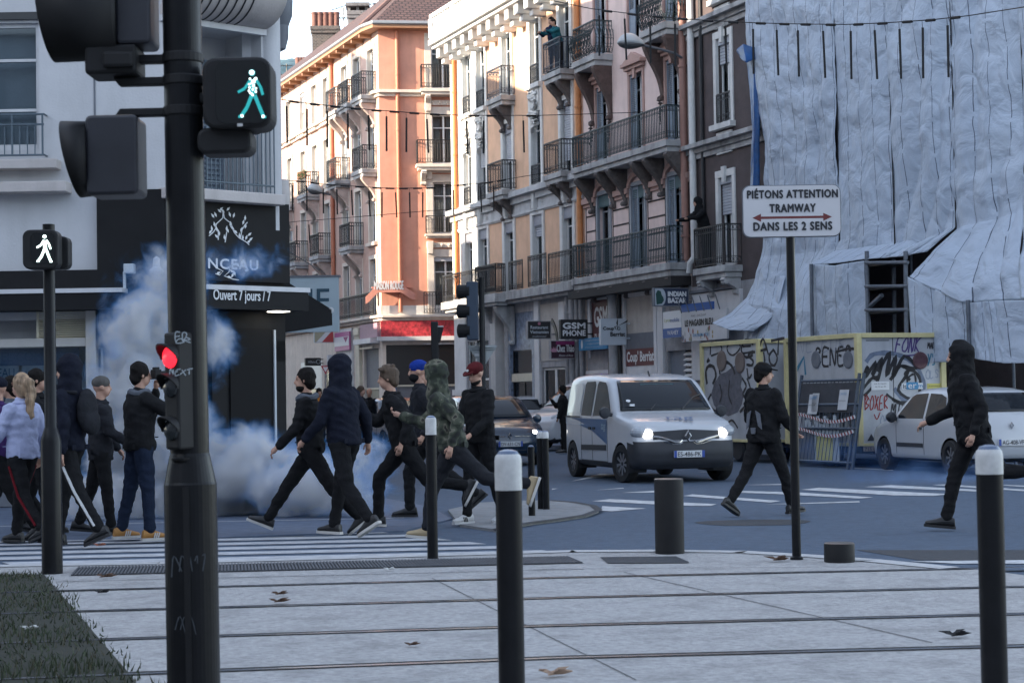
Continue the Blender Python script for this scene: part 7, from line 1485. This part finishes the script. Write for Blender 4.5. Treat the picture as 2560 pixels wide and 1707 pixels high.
def vox(k,name,mats,size,it=5,parent=None,wr=0.0,wseed=0,matfn=None,extra=None):
    me=bpy.data.meshes.new('t'); me.from_pydata(k.v,[],k.f); bm=bmesh.new(); bm.from_mesh(me); bmesh.ops.recalc_face_normals(bm,faces=bm.faces); bm.to_mesh(me); bm.free()
    o=bpy.data.objects.new('t',me); COL.objects.link(o); r=o.modifiers.new('r','REMESH'); r.mode='VOXEL'; r.voxel_size=size; s_=o.modifiers.new('s','SMOOTH'); s_.factor=.5; s_.iterations=it
    dg=bpy.context.evaluated_depsgraph_get(); dg.update(); m2=bpy.data.meshes.new_from_object(o.evaluated_get(dg)); bpy.data.objects.remove(o)
    if wr:
        nn=[v.normal.copy() for v in m2.vertices]
        for v,n_ in zip(m2.vertices,nn):
            c=v.co; a=noise.noise(V((c.x*9+wseed,c.y*9,c.z*16))); b_=1-abs(noise.noise(V((c.x*5,c.y*5+wseed,c.z*11+c.x*6))))*2
            v.co=c+n_*wr*(a*.6+b_*.7-.3)
    if extra:                      # fingers, eyes and the like joined to the same mesh
        bm=bmesh.new(); bm.from_mesh(m2); mi=[0]*len(bm.faces)
        for ek,em in extra:
            bv=[bm.verts.new(p) for p in ek.v]
            for f in ek.f:
                try: F_=bm.faces.new([bv[i] for i in f]); F_.material_index=em
                except Exception: pass
        bmesh.ops.recalc_face_normals(bm,faces=bm.faces); bm.to_mesh(m2); bm.free()
    m2.materials.clear()
    for q in mats: m2.materials.append(q)
    m2.polygons.foreach_set('use_smooth',[True]*len(m2.polygons)); m2.name=name
    ob=bpy.data.objects.new(name,m2); COL.objects.link(ob); ob.parent=parent; return ob
def person(px,Y,yaw,label,H=1.75,lean=0,legs=((0,0,0),(0,0,0)),arms=((5,8,15),(5,8,15)),head=(0,0),top=BK,bot=BK,shoe=SHB_,sole=SHB_,hair=None,hairm=HAIRD,cap=None,hood=False,beard=False,skin=SKIN,group=None,fat=1.0,det=1,z0=.03,roll=0,coat=.0,scarf=False,phone=False,stripe=None,wst=0,py=None,zabs=None,mask=False,cat='person'):
    s=H/1.75; U=V((0,0,1)); X=V((1,0,0)); pel=V((0,0,.93*s)); sp=V((math.sin(R(roll)),math.sin(R(lean)),math.cos(R(lean)))).normalized(); Yf=(V((0,1,0))-sp*sp.y).normalized()
    def D_(p,ab=0,sg=1): return V((sg*math.sin(R(ab)),math.sin(R(p))*math.cos(R(ab)),-math.cos(R(p))*math.cos(R(ab))))
    J={}
    for sg,(th,kn,ft,*ab),nm in ((1,legs[0],'R'),(-1,legs[1],'L')):
        ab=ab[0] if ab else 2; h=pel+X*(sg*.095*s)+U*(-.02*s); k_=h+D_(th,ab,sg)*.43*s; a=k_+D_(th-kn,ab*.6,sg)*.42*s; J[nm]=(h,k_,a,ft,sg)
    low=1e9
    for nm in 'RL':
        h,k_,a,ft,sg=J[nm]; f=V((0,math.cos(R(ft)),math.sin(R(ft)))); low=min(low,a.z-.085*s,(a+f*.17*s).z-.05*s)
    sh=V((0,0,-low)); pel=pel+sh
    for nm in 'RL': h,k_,a,ft,sg=J[nm]; J[nm]=(h+sh,k_+sh,a+sh,ft,sg)
    tl=.50*s; T=lambda t:pel+sp*(tl*t); nk=T(1.0); sw=.175*s*fat
    A={}
    for sg,(pi,ab,eb,*inn),nm in ((1,arms[0],'R'),(-1,arms[1],'L')):
        inn=inn[0] if inn else 5; S_=T(.93)+X*(sg*sw); E_=S_+D_(pi,ab,sg)*.285*s; fd=D_(pi+eb,ab,sg); fd=(fd+X*(-sg*math.sin(R(inn)))*1.0).normalized(); W_=E_+fd*.245*s; A[nm]=(S_,E_,W_,fd,sg)
    hq=M.Rotation(R(head[0]),3,'Z')@M.Rotation(R(head[1]-lean*.55),3,'X'); hc=nk+sp*.10*s+U*.105*s+V((0,.02*s,0)); Hp=lambda x,y,z:hc+hq@V((x*s,y*s,z*s))
    vs=(.0125 if det else .022)*s
    # body
    k=MB()
    body=[(-.10,.10,.085),(0,.155,.11),(.2,.148,.10),(.42,.142,.098),(.65,.16,.108),(.82,.172,.11),(.95,.155,.092),(1.03,.085,.07)]
    loft(k,[(T(t),a*s*fat,b_*s*fat,X,Yf) for t,a,b_ in body]); cap_(k,T(.98),.058*s,hc+V((0,-.015*s,-.05*s)),.053*s)
    for nm in 'RL':
        h,k_,a,ft,sg=J[nm]; cap_(k,h,.082*s,k_,.056*s); cap_(k,k_,.056*s,a,.038*s)
        S_,E_,W_,fd,_=A[nm]; cap_(k,S_,.055*s,E_,.042*s); cap_(k,E_,.042*s,W_,.028*s); cap_(k,W_+fd*.02*s,.026*s,W_+fd*.065*s,.031*s)
    ell(k,Hp(0,-.012,.03),.076*s,.096*s,.098*s,hq.to_3x3()); ell(k,Hp(0,.03,-.045),.058*s,.062*s,.068*s,hq.to_3x3()); cap_(k,Hp(0,.088,.012),.011*s,Hp(0,.102,-.022),.016*s,8)
    for sg in (1,-1): ell(k,Hp(sg*.078,-.005,-.005),.012*s,.022*s,.032*s,hq.to_3x3(),8,6)
    ex=[]
    e=MB()
    for sg in (1,-1): ell(e,Hp(sg*.030,.080,.018),.014*s,.008*s,.007*s,hq.to_3x3(),8,5); cap_(e,Hp(sg*.016,.087,.036),.0045*s,Hp(sg*.046,.078,.036),.0045*s,5)
    ex.append((e,1)); e=MB(); cap_(e,Hp(-.02,.088,-.056),.006*s,Hp(.02,.088,-.056),.006*s,6); ex.append((e,2))
    for nm in 'RL':                # hands: palm is in the body, five curled fingers
        S_,E_,W_,fd,sg=A[nm]; c0=W_+fd*.085*s; side=fd.cross(V((0,0,1))); side=side.normalized() if side.length>.2 else V((0,1,0)); 
        if abs(fd.z)>.8: side=V((0,1,0))
        pn=side.cross(fd).normalized()
        if pn.dot(X)*sg>0: pn=-pn
        e=MB()
        for i,l in enumerate((.060,.070,.066,.052)):
            b0_=c0+side*((.022-.0150*i)*s); l*=s; p1=b0_+(fd*.85+pn*.35).normalized()*l*.45; p2=p1+(fd*.5+pn*.8).normalized()*l*.35; p3=p2+(fd*.0+pn*1.0).normalized()*l*.25
            e.tube([b0_-fd*.015*s,p1,p2,p3],[.0085*s,.0082*s,.0075*s,.006*s],6)
        tb=W_+fd*.035*s+side*.026*s; e.tube([tb,tb+(side*.7+fd*.7).normalized()*.03*s,tb+(side*.35+fd*.9+pn*.3).normalized()*.058*s],[.011*s,.010*s,.007*s],6); ex.append((e,0))
    if zabs is None: g_=at(px,1200,Y); loc=V((g_.x,g_.y,z0))
    else: loc=V(zabs)
    o=vox(k,'person',[skin,EYE,LIP],vs*.85,4,None,extra=ex if det else ex[:2]); o.location=loc; o.rotation_euler.z=R(yaw-90); tag(o,label,cat,group)
    # trousers
    k=MB(); loft(k,[(T(t),a*s*fat,b_*s*fat,X,Yf) for t,a,b_ in ((-.12,.09,.085),(-.02,.172,.126),(.12,.168,.122),(.2,.160,.115))])
    for nm in 'RL':
        h,k_,a,ft,sg=J[nm]; cap_(k,h+X*(-sg*.005),.102*s*fat,k_,.072*s); cap_(k,k_,.072*s,a+(k_-a)*.06,.056*s); ell(k,a+(k_-a)*.10,.06*s,.065*s,.035*s)
    tr=vox(k,'trousers',[bot],vs,3,o,.012*s,wst)
    if stripe:
        for nm in 'RL':
            h,k_,a,ft,sg=J[nm]; e=MB(); e.tube([h+X*(sg*.10*s)-U*.1,k_+X*(sg*.075*s),a+X*(sg*.06*s)+(k_-a)*.12],[.012*s,.014*s,.012*s],6); e.build('side_stripe',stripe,tr,smooth=True)
    # jacket
    k=MB(); lo=-.10-coat
    loft(k,[(T(t),a*s*fat,b_*s*fat,X,Yf) for t,a,b_ in ((lo,.178,.135),(lo+.10,.186,.143),(.12,.184,.140),(.42,.180,.134),(.65,.193,.14),(.82,.200,.138),(.95,.178,.118),(1.04,.108,.09))])
    for nm in 'RL':
        S_,E_,W_,fd,sg=A[nm]; cap_(k,S_+X*(-sg*.01),.078*s,E_,.062*s); cap_(k,E_,.062*s,W_-fd*.02*s,.046*s)
    cap_(k,T(1.0),.082*s,T(1.07)+V((0,.005,0)),.075*s)
    if hood: ell(k,Hp(0,-.035,.03),.112*s,.122*s,.132*s,hq.to_3x3()); cap_(k,Hp(0,-.035,-.02),.108*s,T(.98),.12*s)
    jk=vox(k,'jacket',[top],vs*1.05,3,o,.018*s,wst+3)
    if not hood and not scarf: e=MB(); e.tube([T(1.06)+X*(.078*s*math.cos(t))+Yf*(.082*s*math.sin(t)) for t in [2*PI*i/14 for i in range(14)]],.022*s,7,closed=True); e.build('collar',top,jk,smooth=True)
    if det:
        e=MB()
        for sg in (1,-1): e.obox(T(.16)+X*(sg*.10*s)+Yf*(.142*s),.075*s,.012*s,.012*s); e.obox(T(-.02)+X*(sg*.13*s)-Yf*(.118*s),.08*s,.012*s,.05*s)
        e.build('pocket',top,jk,bev=.004)
    if scarf: e=MB(); e.tube([T(1.06)+X*(.085*s*math.cos(t))+Yf*(.09*s*math.sin(t))+U*.012*math.sin(3*t) for t in [2*PI*i/16 for i in range(16)]],.035*s,8,closed=True); e.build('scarf',GRYC,o,smooth=True)
    # shoes
    for nm in 'RL':
        h,k_,a,ft,sg=J[nm]; f=V((0,math.cos(R(ft)),math.sin(R(ft)))); u_=V((0,-math.sin(R(ft)),math.cos(R(ft)))); k=MB(); rings=[]
        for t,w_,h_ in ((-.085,.022,.035),(-.075,.034,.085),(-.03,.038,.105),(.03,.040,.092),(.09,.046,.066),(.14,.046,.05),(.18,.034,.04),(.195,.015,.028)):
            c=a+f*(t*s)-u_*(.085*s)+u_*(h_*s*.5+.018*s); rings.append((c,w_*s,h_*s*.5,X,u_))
        loft(k,rings,14); so_=k.build('shoe',shoe,o,smooth=1.2)
        k=MB(); q=[(-.09,.03),(-.06,.040),(0,.040),(.08,.047),(.15,.047),(.195,.028),(.205,.0)]; pl=[(w_,t) for t,w_ in q]+[(-w_,t) for t,w_ in q[::-1][1:]]
        k.prism([(p[0]*s,p[1]*s) for p in pl],a-u_*.085*s,X,f,u_*.026*s); k.build('sole',sole,so_)
        if shoe is SHT or shoe is SHW:
            k=MB()
            for i in range(3):
                for s2 in (1,-1): k.prism([(.02+i*.022,.0),(.032+i*.022,.0),(.048+i*.022,.055),(.036+i*.022,.055)],a-u_*.062*s+X*(s2*.0425*s),f,u_,X*(s2*.004))
            k.build('shoe_stripe',SHW if shoe is SHT else SHB_,so_)
    # hair, caps, beard
    q3=hq.to_3x3()
    if hair:
        k=MB(); ell(k,Hp(0,-.024,.046),.088*s,.103*s,.098*s,q3); ell(k,Hp(0,-.055,-.02),.078*s,.062*s,.085*s,q3); [ell(k,Hp(g_*.07,-.012,.01),.018*s,.045*s,.05*s,q3) for g_ in (1,-1)]
        if hair=='long':
            b0_=Hp(0,-.09,.02); 
            for i in range(7): t=i/6; ell(k,b0_+V((.012*math.sin(i*1.3),-.03-.02*math.sin(t*3),-.38*t*s)),(.075-.030*t)*s,(.05-.015*t)*s,.075*s)
            ell(k,Hp(.0,-.05,-.03),.09*s,.07*s,.10*s,q3)
        elif hair=='bun': ell(k,Hp(0,-.10,.02),.08*s,.055*s,.09*s,q3)
        elif hair=='tousled':
            rn=random.Random(3)
            for _ in range(16): ell(k,Hp(rn.uniform(-.07,.07),rn.uniform(-.08,.05),.10+rn.uniform(-.02,.035)),.03*s,.035*s,.022*s,q3,8,5)
        vox(k,'hair',[hairm],vs*.8,2,o,.010*s,2)
    if cap:
        k=MB(); ell(k,Hp(0,-.012,.055),.090*s,.106*s,.082*s,q3)
        if cap[1]=='brim':
            pl=[]
            for i in range(13): t=R(180*i/12); pl.append(Hp(.072*math.cos(t),.075+.085*math.sin(t),.055-.012*math.sin(t)))
            n=len(pl); k2=MB(); up=(hq@V((0,0,1)))*.012*s; k2.add(pl+[p+up for p in pl],[list(range(n))[::-1],[n+i for i in range(n)]]+[(i,(i+1)%n,n+(i+1)%n,n+i) for i in range(n)]); 
        c_=vox(k,'cap' if cap[1]=='brim' else 'beanie',[cap[0]],vs*.8,3,o,.004*s)
        if cap[1]=='brim': k2.build('brim',cap[0],c_,smooth=1.0)
        if len(cap)>2: k=MB(); k.prism(arc(0,0,.02*s,0,360,10,.014*s),Hp(0,.092,.085),hq@V((1,0,0)),(hq@V((0,-.3,1))).normalized(),(hq@V((0,.008,0)))); k.build('badge',cap[2],c_)
    if beard: k=MB(); ell(k,Hp(0,.032,-.078),.060*s,.062*s,.048*s,q3); vox(k,'beard',[HAIRD],vs*.8,2,o,.004)
    if mask: k=MB(); ell(k,Hp(0,.034,-.055),.066*s,.070*s,.062*s,q3); vox(k,'face_scarf',[BK],vs*.8,2,o,.004)
    hands={nm:o.location+(M.Rotation(R(yaw-90),3,'Z')@(A[nm][2]+A[nm][3]*.10*s)) for nm in 'RL'}
    o['height']=H
    return o,hands,(lambda v:o.location+M.Rotation(R(yaw-90),3,'Z')@V(v)),T,Hp
def backpack(pr,label,m=BK2):
    o,hands,Wd,T,Hp=pr; s=o['height']/1.75; c=T(.60)+V((0,-.17*s,0))
    b=MB(); ell(b,c+V((0,-.02*s,.03*s)),.145*s,.085*s,.21*s); ell(b,c+V((0,-.06*s,-.08*s)),.13*s,.075*s,.12*s)
    for sg in (1,-1): cap_(b,c+V((sg*.10*s,.05*s,.2*s)),.022*s,T(1.03)+V((sg*.11*s,.02*s,0)),.022*s,6); cap_(b,T(1.03)+V((sg*.11*s,.02*s,0)),.022*s,T(.8)+V((sg*.13*s,.155*s,0)),.022*s,6)
    bo=vox(b,'backpack',[m],.013,3,None,.006,4); bo.location=o.location; bo.rotation_euler=o.rotation_euler; return tag(bo,label,'backpack')
PG='people on the crossing'; WALK=((28,6,12),(-22,14,-28)); 
gy=lambda x,y:G(x,y*1.0884).y
Dx=1.0884
# ---- group at the left, in front of the corner shop (angles: yaw 0 = towards the right of the street, 180 = towards the left)
p0=person(-2*Dx,19.6,185,'person cut by the picture edge, dark cap and purple scarf behind the lavender sweater',1.72,top=fab('purple',(.05,.025,.10)),cap=(NV,'knit'),legs=WALK,wst=1)
p1=person(52*Dx,19.0,150,'person with long blond hair, lavender sweater and black leggings with red stripe',1.70,legs=((20,12,0),(-16,22,-20)),arms=((-8,16,28),(18,14,30)),top=LAV,bot=BK,hair='long',hairm=HAIRB,stripe=fab('red_dark',(.12,.01,.015)),shoe=SHB_,wst=2,group=None)
p2=person(86*Dx,20.6,5,'person with dark hair raising a hand to the mouth behind the slim signal post',1.76,legs=((12,4,0),(-10,8,-8)),arms=((48,4,112,28),(5,8,20)),top=BK,hair='short',wst=3)
p3=person(28*Dx,21.0,175,'person with short dark hair mostly hidden behind the blond person',1.74,legs=WALK,top=GRYC,hair='short',wst=4)
p4=person(160*Dx,18.6,165,'person in navy hoodie and track trousers with white stripes, walking behind the slim post',1.84,legs=((16,6,5),(-20,12,-22)),arms=((10,10,22),(-14,10,18)),top=NV,bot=BK,hood=True,stripe=WHC,shoe=SHB_,wst=5,head=(0,-6))
backpack(p4,'dark backpack worn by the person in the navy hoodie and striped track trousers')
p5=person(232*Dx,20.2,15,'person with grey knitted beanie looking right beside the photographer',1.66,legs=((8,2,0),(-14,6,-6)),arms=((20,8,40),(10,8,30)),top=BK2,bot=BK,cap=(fab('beanie_grey',(.09,.085,.08)),'knit'),coat=.12,wst=6)
p6=person(322*Dx,19.2,32,'person in black jacket, jeans and tan sneakers holding a camera to the face',1.77,legs=((4,2,0,4),(-8,4,0,5)),arms=((58,14,118,38),(60,14,120,38)),top=BK,bot=JN,shoe=SHT,sole=SOLE,hair='short',scarf=True,wst=7,fat=1.08,head=(-4,-4))
c=(p6[1]['R']+p6[1]['L'])/2; c=p6[2](p6[4](0,.155,.02)); b=MB(); b.box(-.07,.07,-.035,.035,-.05,.05); b.lathe([(.035,.03),(.038,.10),(.04,.11),(.03,.112)],(0,0,0),16,axis=(0,1,0)); b.box(-.03,.03,-.03,.03,.05,.075); q=b.build('camera',BLKM,loc=tuple(c),rotz=R(-58),bev=.006); tag(q,'black camera held up to the eye of the person in jeans','camera')
# ---- runners and walkers in the middle
p7=person(716*Dx,19.9,180,'bearded person in black with a pale collar striding left in front of the smoke',1.80,lean=4,legs=((36,4,22),(-30,12,-38)),arms=((-18,8,22),(22,8,24)),top=BK,bot=BK,shoe=SHB_,sole=SOLE,hair='short',beard=True,scarf=True,wst=8)
p8=person(792*Dx,19.4,150,'person in navy hooded jacket walking left next to the bearded person',1.84,lean=5,legs=((18,6,2),(-14,26,-30)),arms=((-22,22,30),(14,12,30)),top=NV,bot=BK,hood=True,sole=SOLE,wst=9,fat=1.08)
p9=person(930*Dx,20.6,180,'person in black with tousled brown hair running left behind the slim bollard',1.84,lean=14,legs=((40,38,5),(-34,48,-62)),arms=((38,10,80),(-42,14,62)),top=BK,bot=BK,hair='tousled',hairm=HAIRM,sole=SOLE,wst=10)
p10=person(985*Dx,22.2,182,'person in black with royal blue knitted cap among the runners',1.88,lean=8,legs=((30,30,0),(-25,30,-40)),arms=((25,10,70),(-30,12,60)),top=BK2,cap=(BLUC,'knit'),mask=True,wst=11)
p11=person(1042*Dx,18.6,178,'person in camouflage jacket running left in front of the maroon-capped person',1.80,lean=16,legs=((30,22,6),(-48,34,-70)),arms=((34,12,75),(-45,16,60)),top=CAMO,bot=BK2,hood=True,shoe=mat('boot_tan',(.36,.28,.17),.7),sole=SOLE,wst=12,head=(0,8))
p12=person(1106*Dx,20.9,222,'person in black with maroon cap and white sneakers looking down',1.76,lean=4,legs=((12,8,0),(-10,10,-10)),arms=((14,8,50,20),(10,8,45,20)),top=BK,bot=BK,cap=(MARC,'brim',CAPW),beard=True,shoe=SHW,sole=SHW,head=(0,-22),wst=13)
# ---- street at the right
p14=person(1757*Dx,21.8,38,'person in black cap and jacket crossing the street behind the tramway sign',1.76,legs=((22,6,4,5),(-22,16,-30,5)),arms=((10,14,38,14),(8,16,36,14)),top=BK,bot=BK,cap=(BK,'brim'),hair='short',head=(-36,-4),wst=14,fat=1.14,coat=.08)
b=MB(); b.add([(-.10,-.165,1.16),(-.03,-.17,1.20),(-.07,-.168,1.02),(-.12,-.16,.98)],[(0,1,2,3)]); b.add([(.10,-.165,1.16),(.03,-.17,1.20),(.07,-.168,1.02),(.12,-.16,.98)],[(0,1,2,3)]); b.add([(-.04,-.172,1.0),(.04,-.172,1.0),(.03,-.17,.93),(-.03,-.17,.93)],[(0,1,2,3)])
q=b.build('back_print',fab('print',(.12,.13,.15)),p14[0]); q.modifiers.new('t','SOLIDIFY').thickness=.01
p15=person(2238*Dx,18.9,176,'person in black running left in front of the white hatchback',1.88,lean=10,legs=((22,10,6),(-32,60,-70)),arms=((14,12,52),(-26,14,48)),top=BK,bot=BK,hood=True,mask=True,coat=.12,wst=15,fat=1.12)
p13=person(1296*Dx,47.0,170,'person in black standing beside the side-on panel van holding a phone',1.66,legs=((3,2,0),(-4,2,0)),arms=((45,8,100,30),(5,8,15)),top=BK,bot=BK,hair='short',skin=SKIN2,det=0,wst=17)
# ---- far down the street
for i,(x,Y,c_,hr,lab) in enumerate(((898,55,GRYC,'short','small person in grey far down the street beside the cream pilaster'),(926,52,BK,None,'small bald person far down the street beside the blue panel'),(800,50,ORGC,'short','small person in orange jacket behind the bearded person'),(1296,62,LAV,'short','small person in pale blue between the two dark cars'),(905,45,HAIRM,'bun','person with brown hair partly hidden behind the navy hooded jacket'))):
    person(x,Y,250+20*i,lab,1.7,top=c_ if c_ is not HAIRM else BK2,hair=hr,hairm=HAIRM if i==4 else HAIRD,det=0,legs=((6,2,0),(-6,2,0)),wst=20+i)
# ---- on the balconies
bl=lambda s_,o_,z:F0+_e*s_+_n*o_+V((0,0,z))
person(0,0,228,'person with dark hair leaning on the upper peach balcony and looking out',1.66,lean=10,top=fab('dark_blue',(.015,.022,.05)),bot=JN,hair='bun',arms=((40,8,60,20),(40,8,60,20)),det=0,zabs=bl(-8.15,.30,11.14),wst=30)
person(0,0,215,'person in teal top standing beside the dark-haired person on the balcony',1.55,lean=22,top=TEALC,bot=BK,hair='short',arms=((60,8,40,20),(60,8,40,20)),det=0,zabs=bl(-7.75,.28,11.14),wst=31)
person(0,0,205,'person in black leaning over the railing of the brown house',1.78,lean=22,top=BK,bot=BK,hood=True,arms=((55,10,30,10),(55,10,30,10)),det=0,zabs=bl(1.65,.24,4.58),wst=32)
for o in list(COL.objects):
    if 'height' in o.keys(): del o['height']
# ================================================================== smoke drifting in front of the corner shop
def smoke(name,label,blobs,box,dens,thr=0.0,step=.35,seed=0.0,thin=(.05,.36,.85),thick=(.95,.94,.93)):
    k=MB(); k.box(*box); m=bpy.data.materials.new(name); m.use_nodes=True; t=m.node_tree; t.nodes.clear()
    out=t.nodes.new('ShaderNodeOutputMaterial'); pv=t.nodes.new('ShaderNodeVolumePrincipled'); t.links.new(pv.outputs[0],out.inputs['Volume'])
    tc=t.nodes.new('ShaderNodeTexCoord'); pos=tc.outputs['Object']
    n1=t.nodes.new('ShaderNodeTexNoise'); n1.inputs['Scale'].default_value=1.5; n1.inputs['Detail'].default_value=3
    ad=t.nodes.new('ShaderNodeVectorMath'); ad.operation='ADD'; ad.inputs[1].default_value=(seed,seed*2,seed); t.links.new(pos,ad.inputs[0]); t.links.new(ad.outputs[0],n1.inputs['Vector'])
    sb=t.nodes.new('ShaderNodeVectorMath'); sb.operation='SUBTRACT'; sb.inputs[1].default_value=(.5,.5,.5); t.links.new(n1.outputs['Color'],sb.inputs[0])
    sc_=t.nodes.new('ShaderNodeVectorMath'); sc_.operation='SCALE'; sc_.inputs['Scale'].default_value=.85; t.links.new(sb.outputs[0],sc_.inputs[0])
    wp=t.nodes.new('ShaderNodeVectorMath'); wp.operation='ADD'; t.links.new(pos,wp.inputs[0]); t.links.new(sc_.outputs[0],wp.inputs[1])
    acc=None
    for c,r,g in blobs:
        a=t.nodes.new('ShaderNodeVectorMath'); a.operation='SUBTRACT'; a.inputs[1].default_value=c; t.links.new(wp.outputs[0],a.inputs[0])
        d=t.nodes.new('ShaderNodeVectorMath'); d.operation='DIVIDE'; d.inputs[1].default_value=r; t.links.new(a.outputs[0],d.inputs[0])
        l=t.nodes.new('ShaderNodeVectorMath'); l.operation='LENGTH'; t.links.new(d.outputs[0],l.inputs[0])
        v=_m('MULTIPLY',_m('SUBTRACT',1.0,l.outputs['Value'],t),g,t)
        if acc is None: acc=v
        else:
            q=t.nodes.new('ShaderNodeMath'); q.operation='SMOOTH_MAX'; t.links.new(acc,q.inputs[0]); t.links.new(v,q.inputs[1]); q.inputs[2].default_value=.15; acc=q.outputs[0]
    n2=t.nodes.new('ShaderNodeTexNoise'); n2.inputs['Scale'].default_value=3.0; n2.inputs['Detail'].default_value=9; n2.inputs['Roughness'].default_value=.68; n2.inputs['Distortion'].default_value=.9; t.links.new(ad.outputs[0],n2.inputs['Vector'])
    f=_m('ADD',acc,_m('MULTIPLY',_m('SUBTRACT',n2.outputs['Fac'],.5,t),1.1,t),t)
    mr=t.nodes.new('ShaderNodeMapRange'); mr.interpolation_type='SMOOTHSTEP'; mr.inputs['From Min'].default_value=thr; mr.inputs['From Max'].default_value=thr+.6; t.links.new(f,mr.inputs['Value'])
    de=_m('MULTIPLY',mr.outputs['Result'],dens,t); t.links.new(de,pv.inputs['Density'])
    cr=t.nodes.new('ShaderNodeValToRGB'); cr.color_ramp.elements[0].position=.05; cr.color_ramp.elements[1].position=.5; cr.color_ramp.elements[0].color=(*thin,1); cr.color_ramp.elements[1].color=(*thick,1); t.links.new(mr.outputs['Result'],cr.inputs[0]); t.links.new(cr.outputs[0],pv.inputs['Color'])
    pv.inputs['Anisotropy'].default_value=.1
    m.cycles.volume_step_rate=step; m.cycles.volume_sampling='MULTIPLE_IMPORTANCE'
    o=k.build(name,m); tag(o,label,'smoke'); return kind(o,'stuff')
def bl_(x,y,Y,rx,ry,rz,g=1.0):
    c=at(x,y,Y); s=Y/FPX; return ((c.x,c.y,c.z),(rx*s,rz,ry*s),g)
smoke('smoke','pale blue smoke billowing in front of the black corner shop and along the ground',[
 bl_(600,1190,23.4,250,140,.75,1.5),bl_(390,1130,23.5,190,210,.7,1.4),bl_(330,960,23.6,140,160,.55,1.25),bl_(345,820,23.7,120,140,.5,1.1),bl_(430,700,23.9,120,90,.45,.55),bl_(580,650,24.0,150,50,.3,.34),
 bl_(545,860,23.9,60,110,.3,.5),bl_(770,1215,23.0,170,105,.6,1.2),bl_(890,1200,22.6,110,130,.5,.55),bl_(330,1260,23.2,260,95,.7,1.3)],
 (-6.3,-1.3,21.9,24.75,.03,3.5),7.5)
smoke('smoke','faint blue smoke haze low over the road beside the white hatchback',[bl_(2330,1190,29,420,60,2.0,.5),bl_(2120,1130,30,260,60,1.6,.4)],(3.5,11,26.5,31,.03,1.6),.28,.1,.5,3.0,(.08,.30,.95),(.35,.6,1.0))
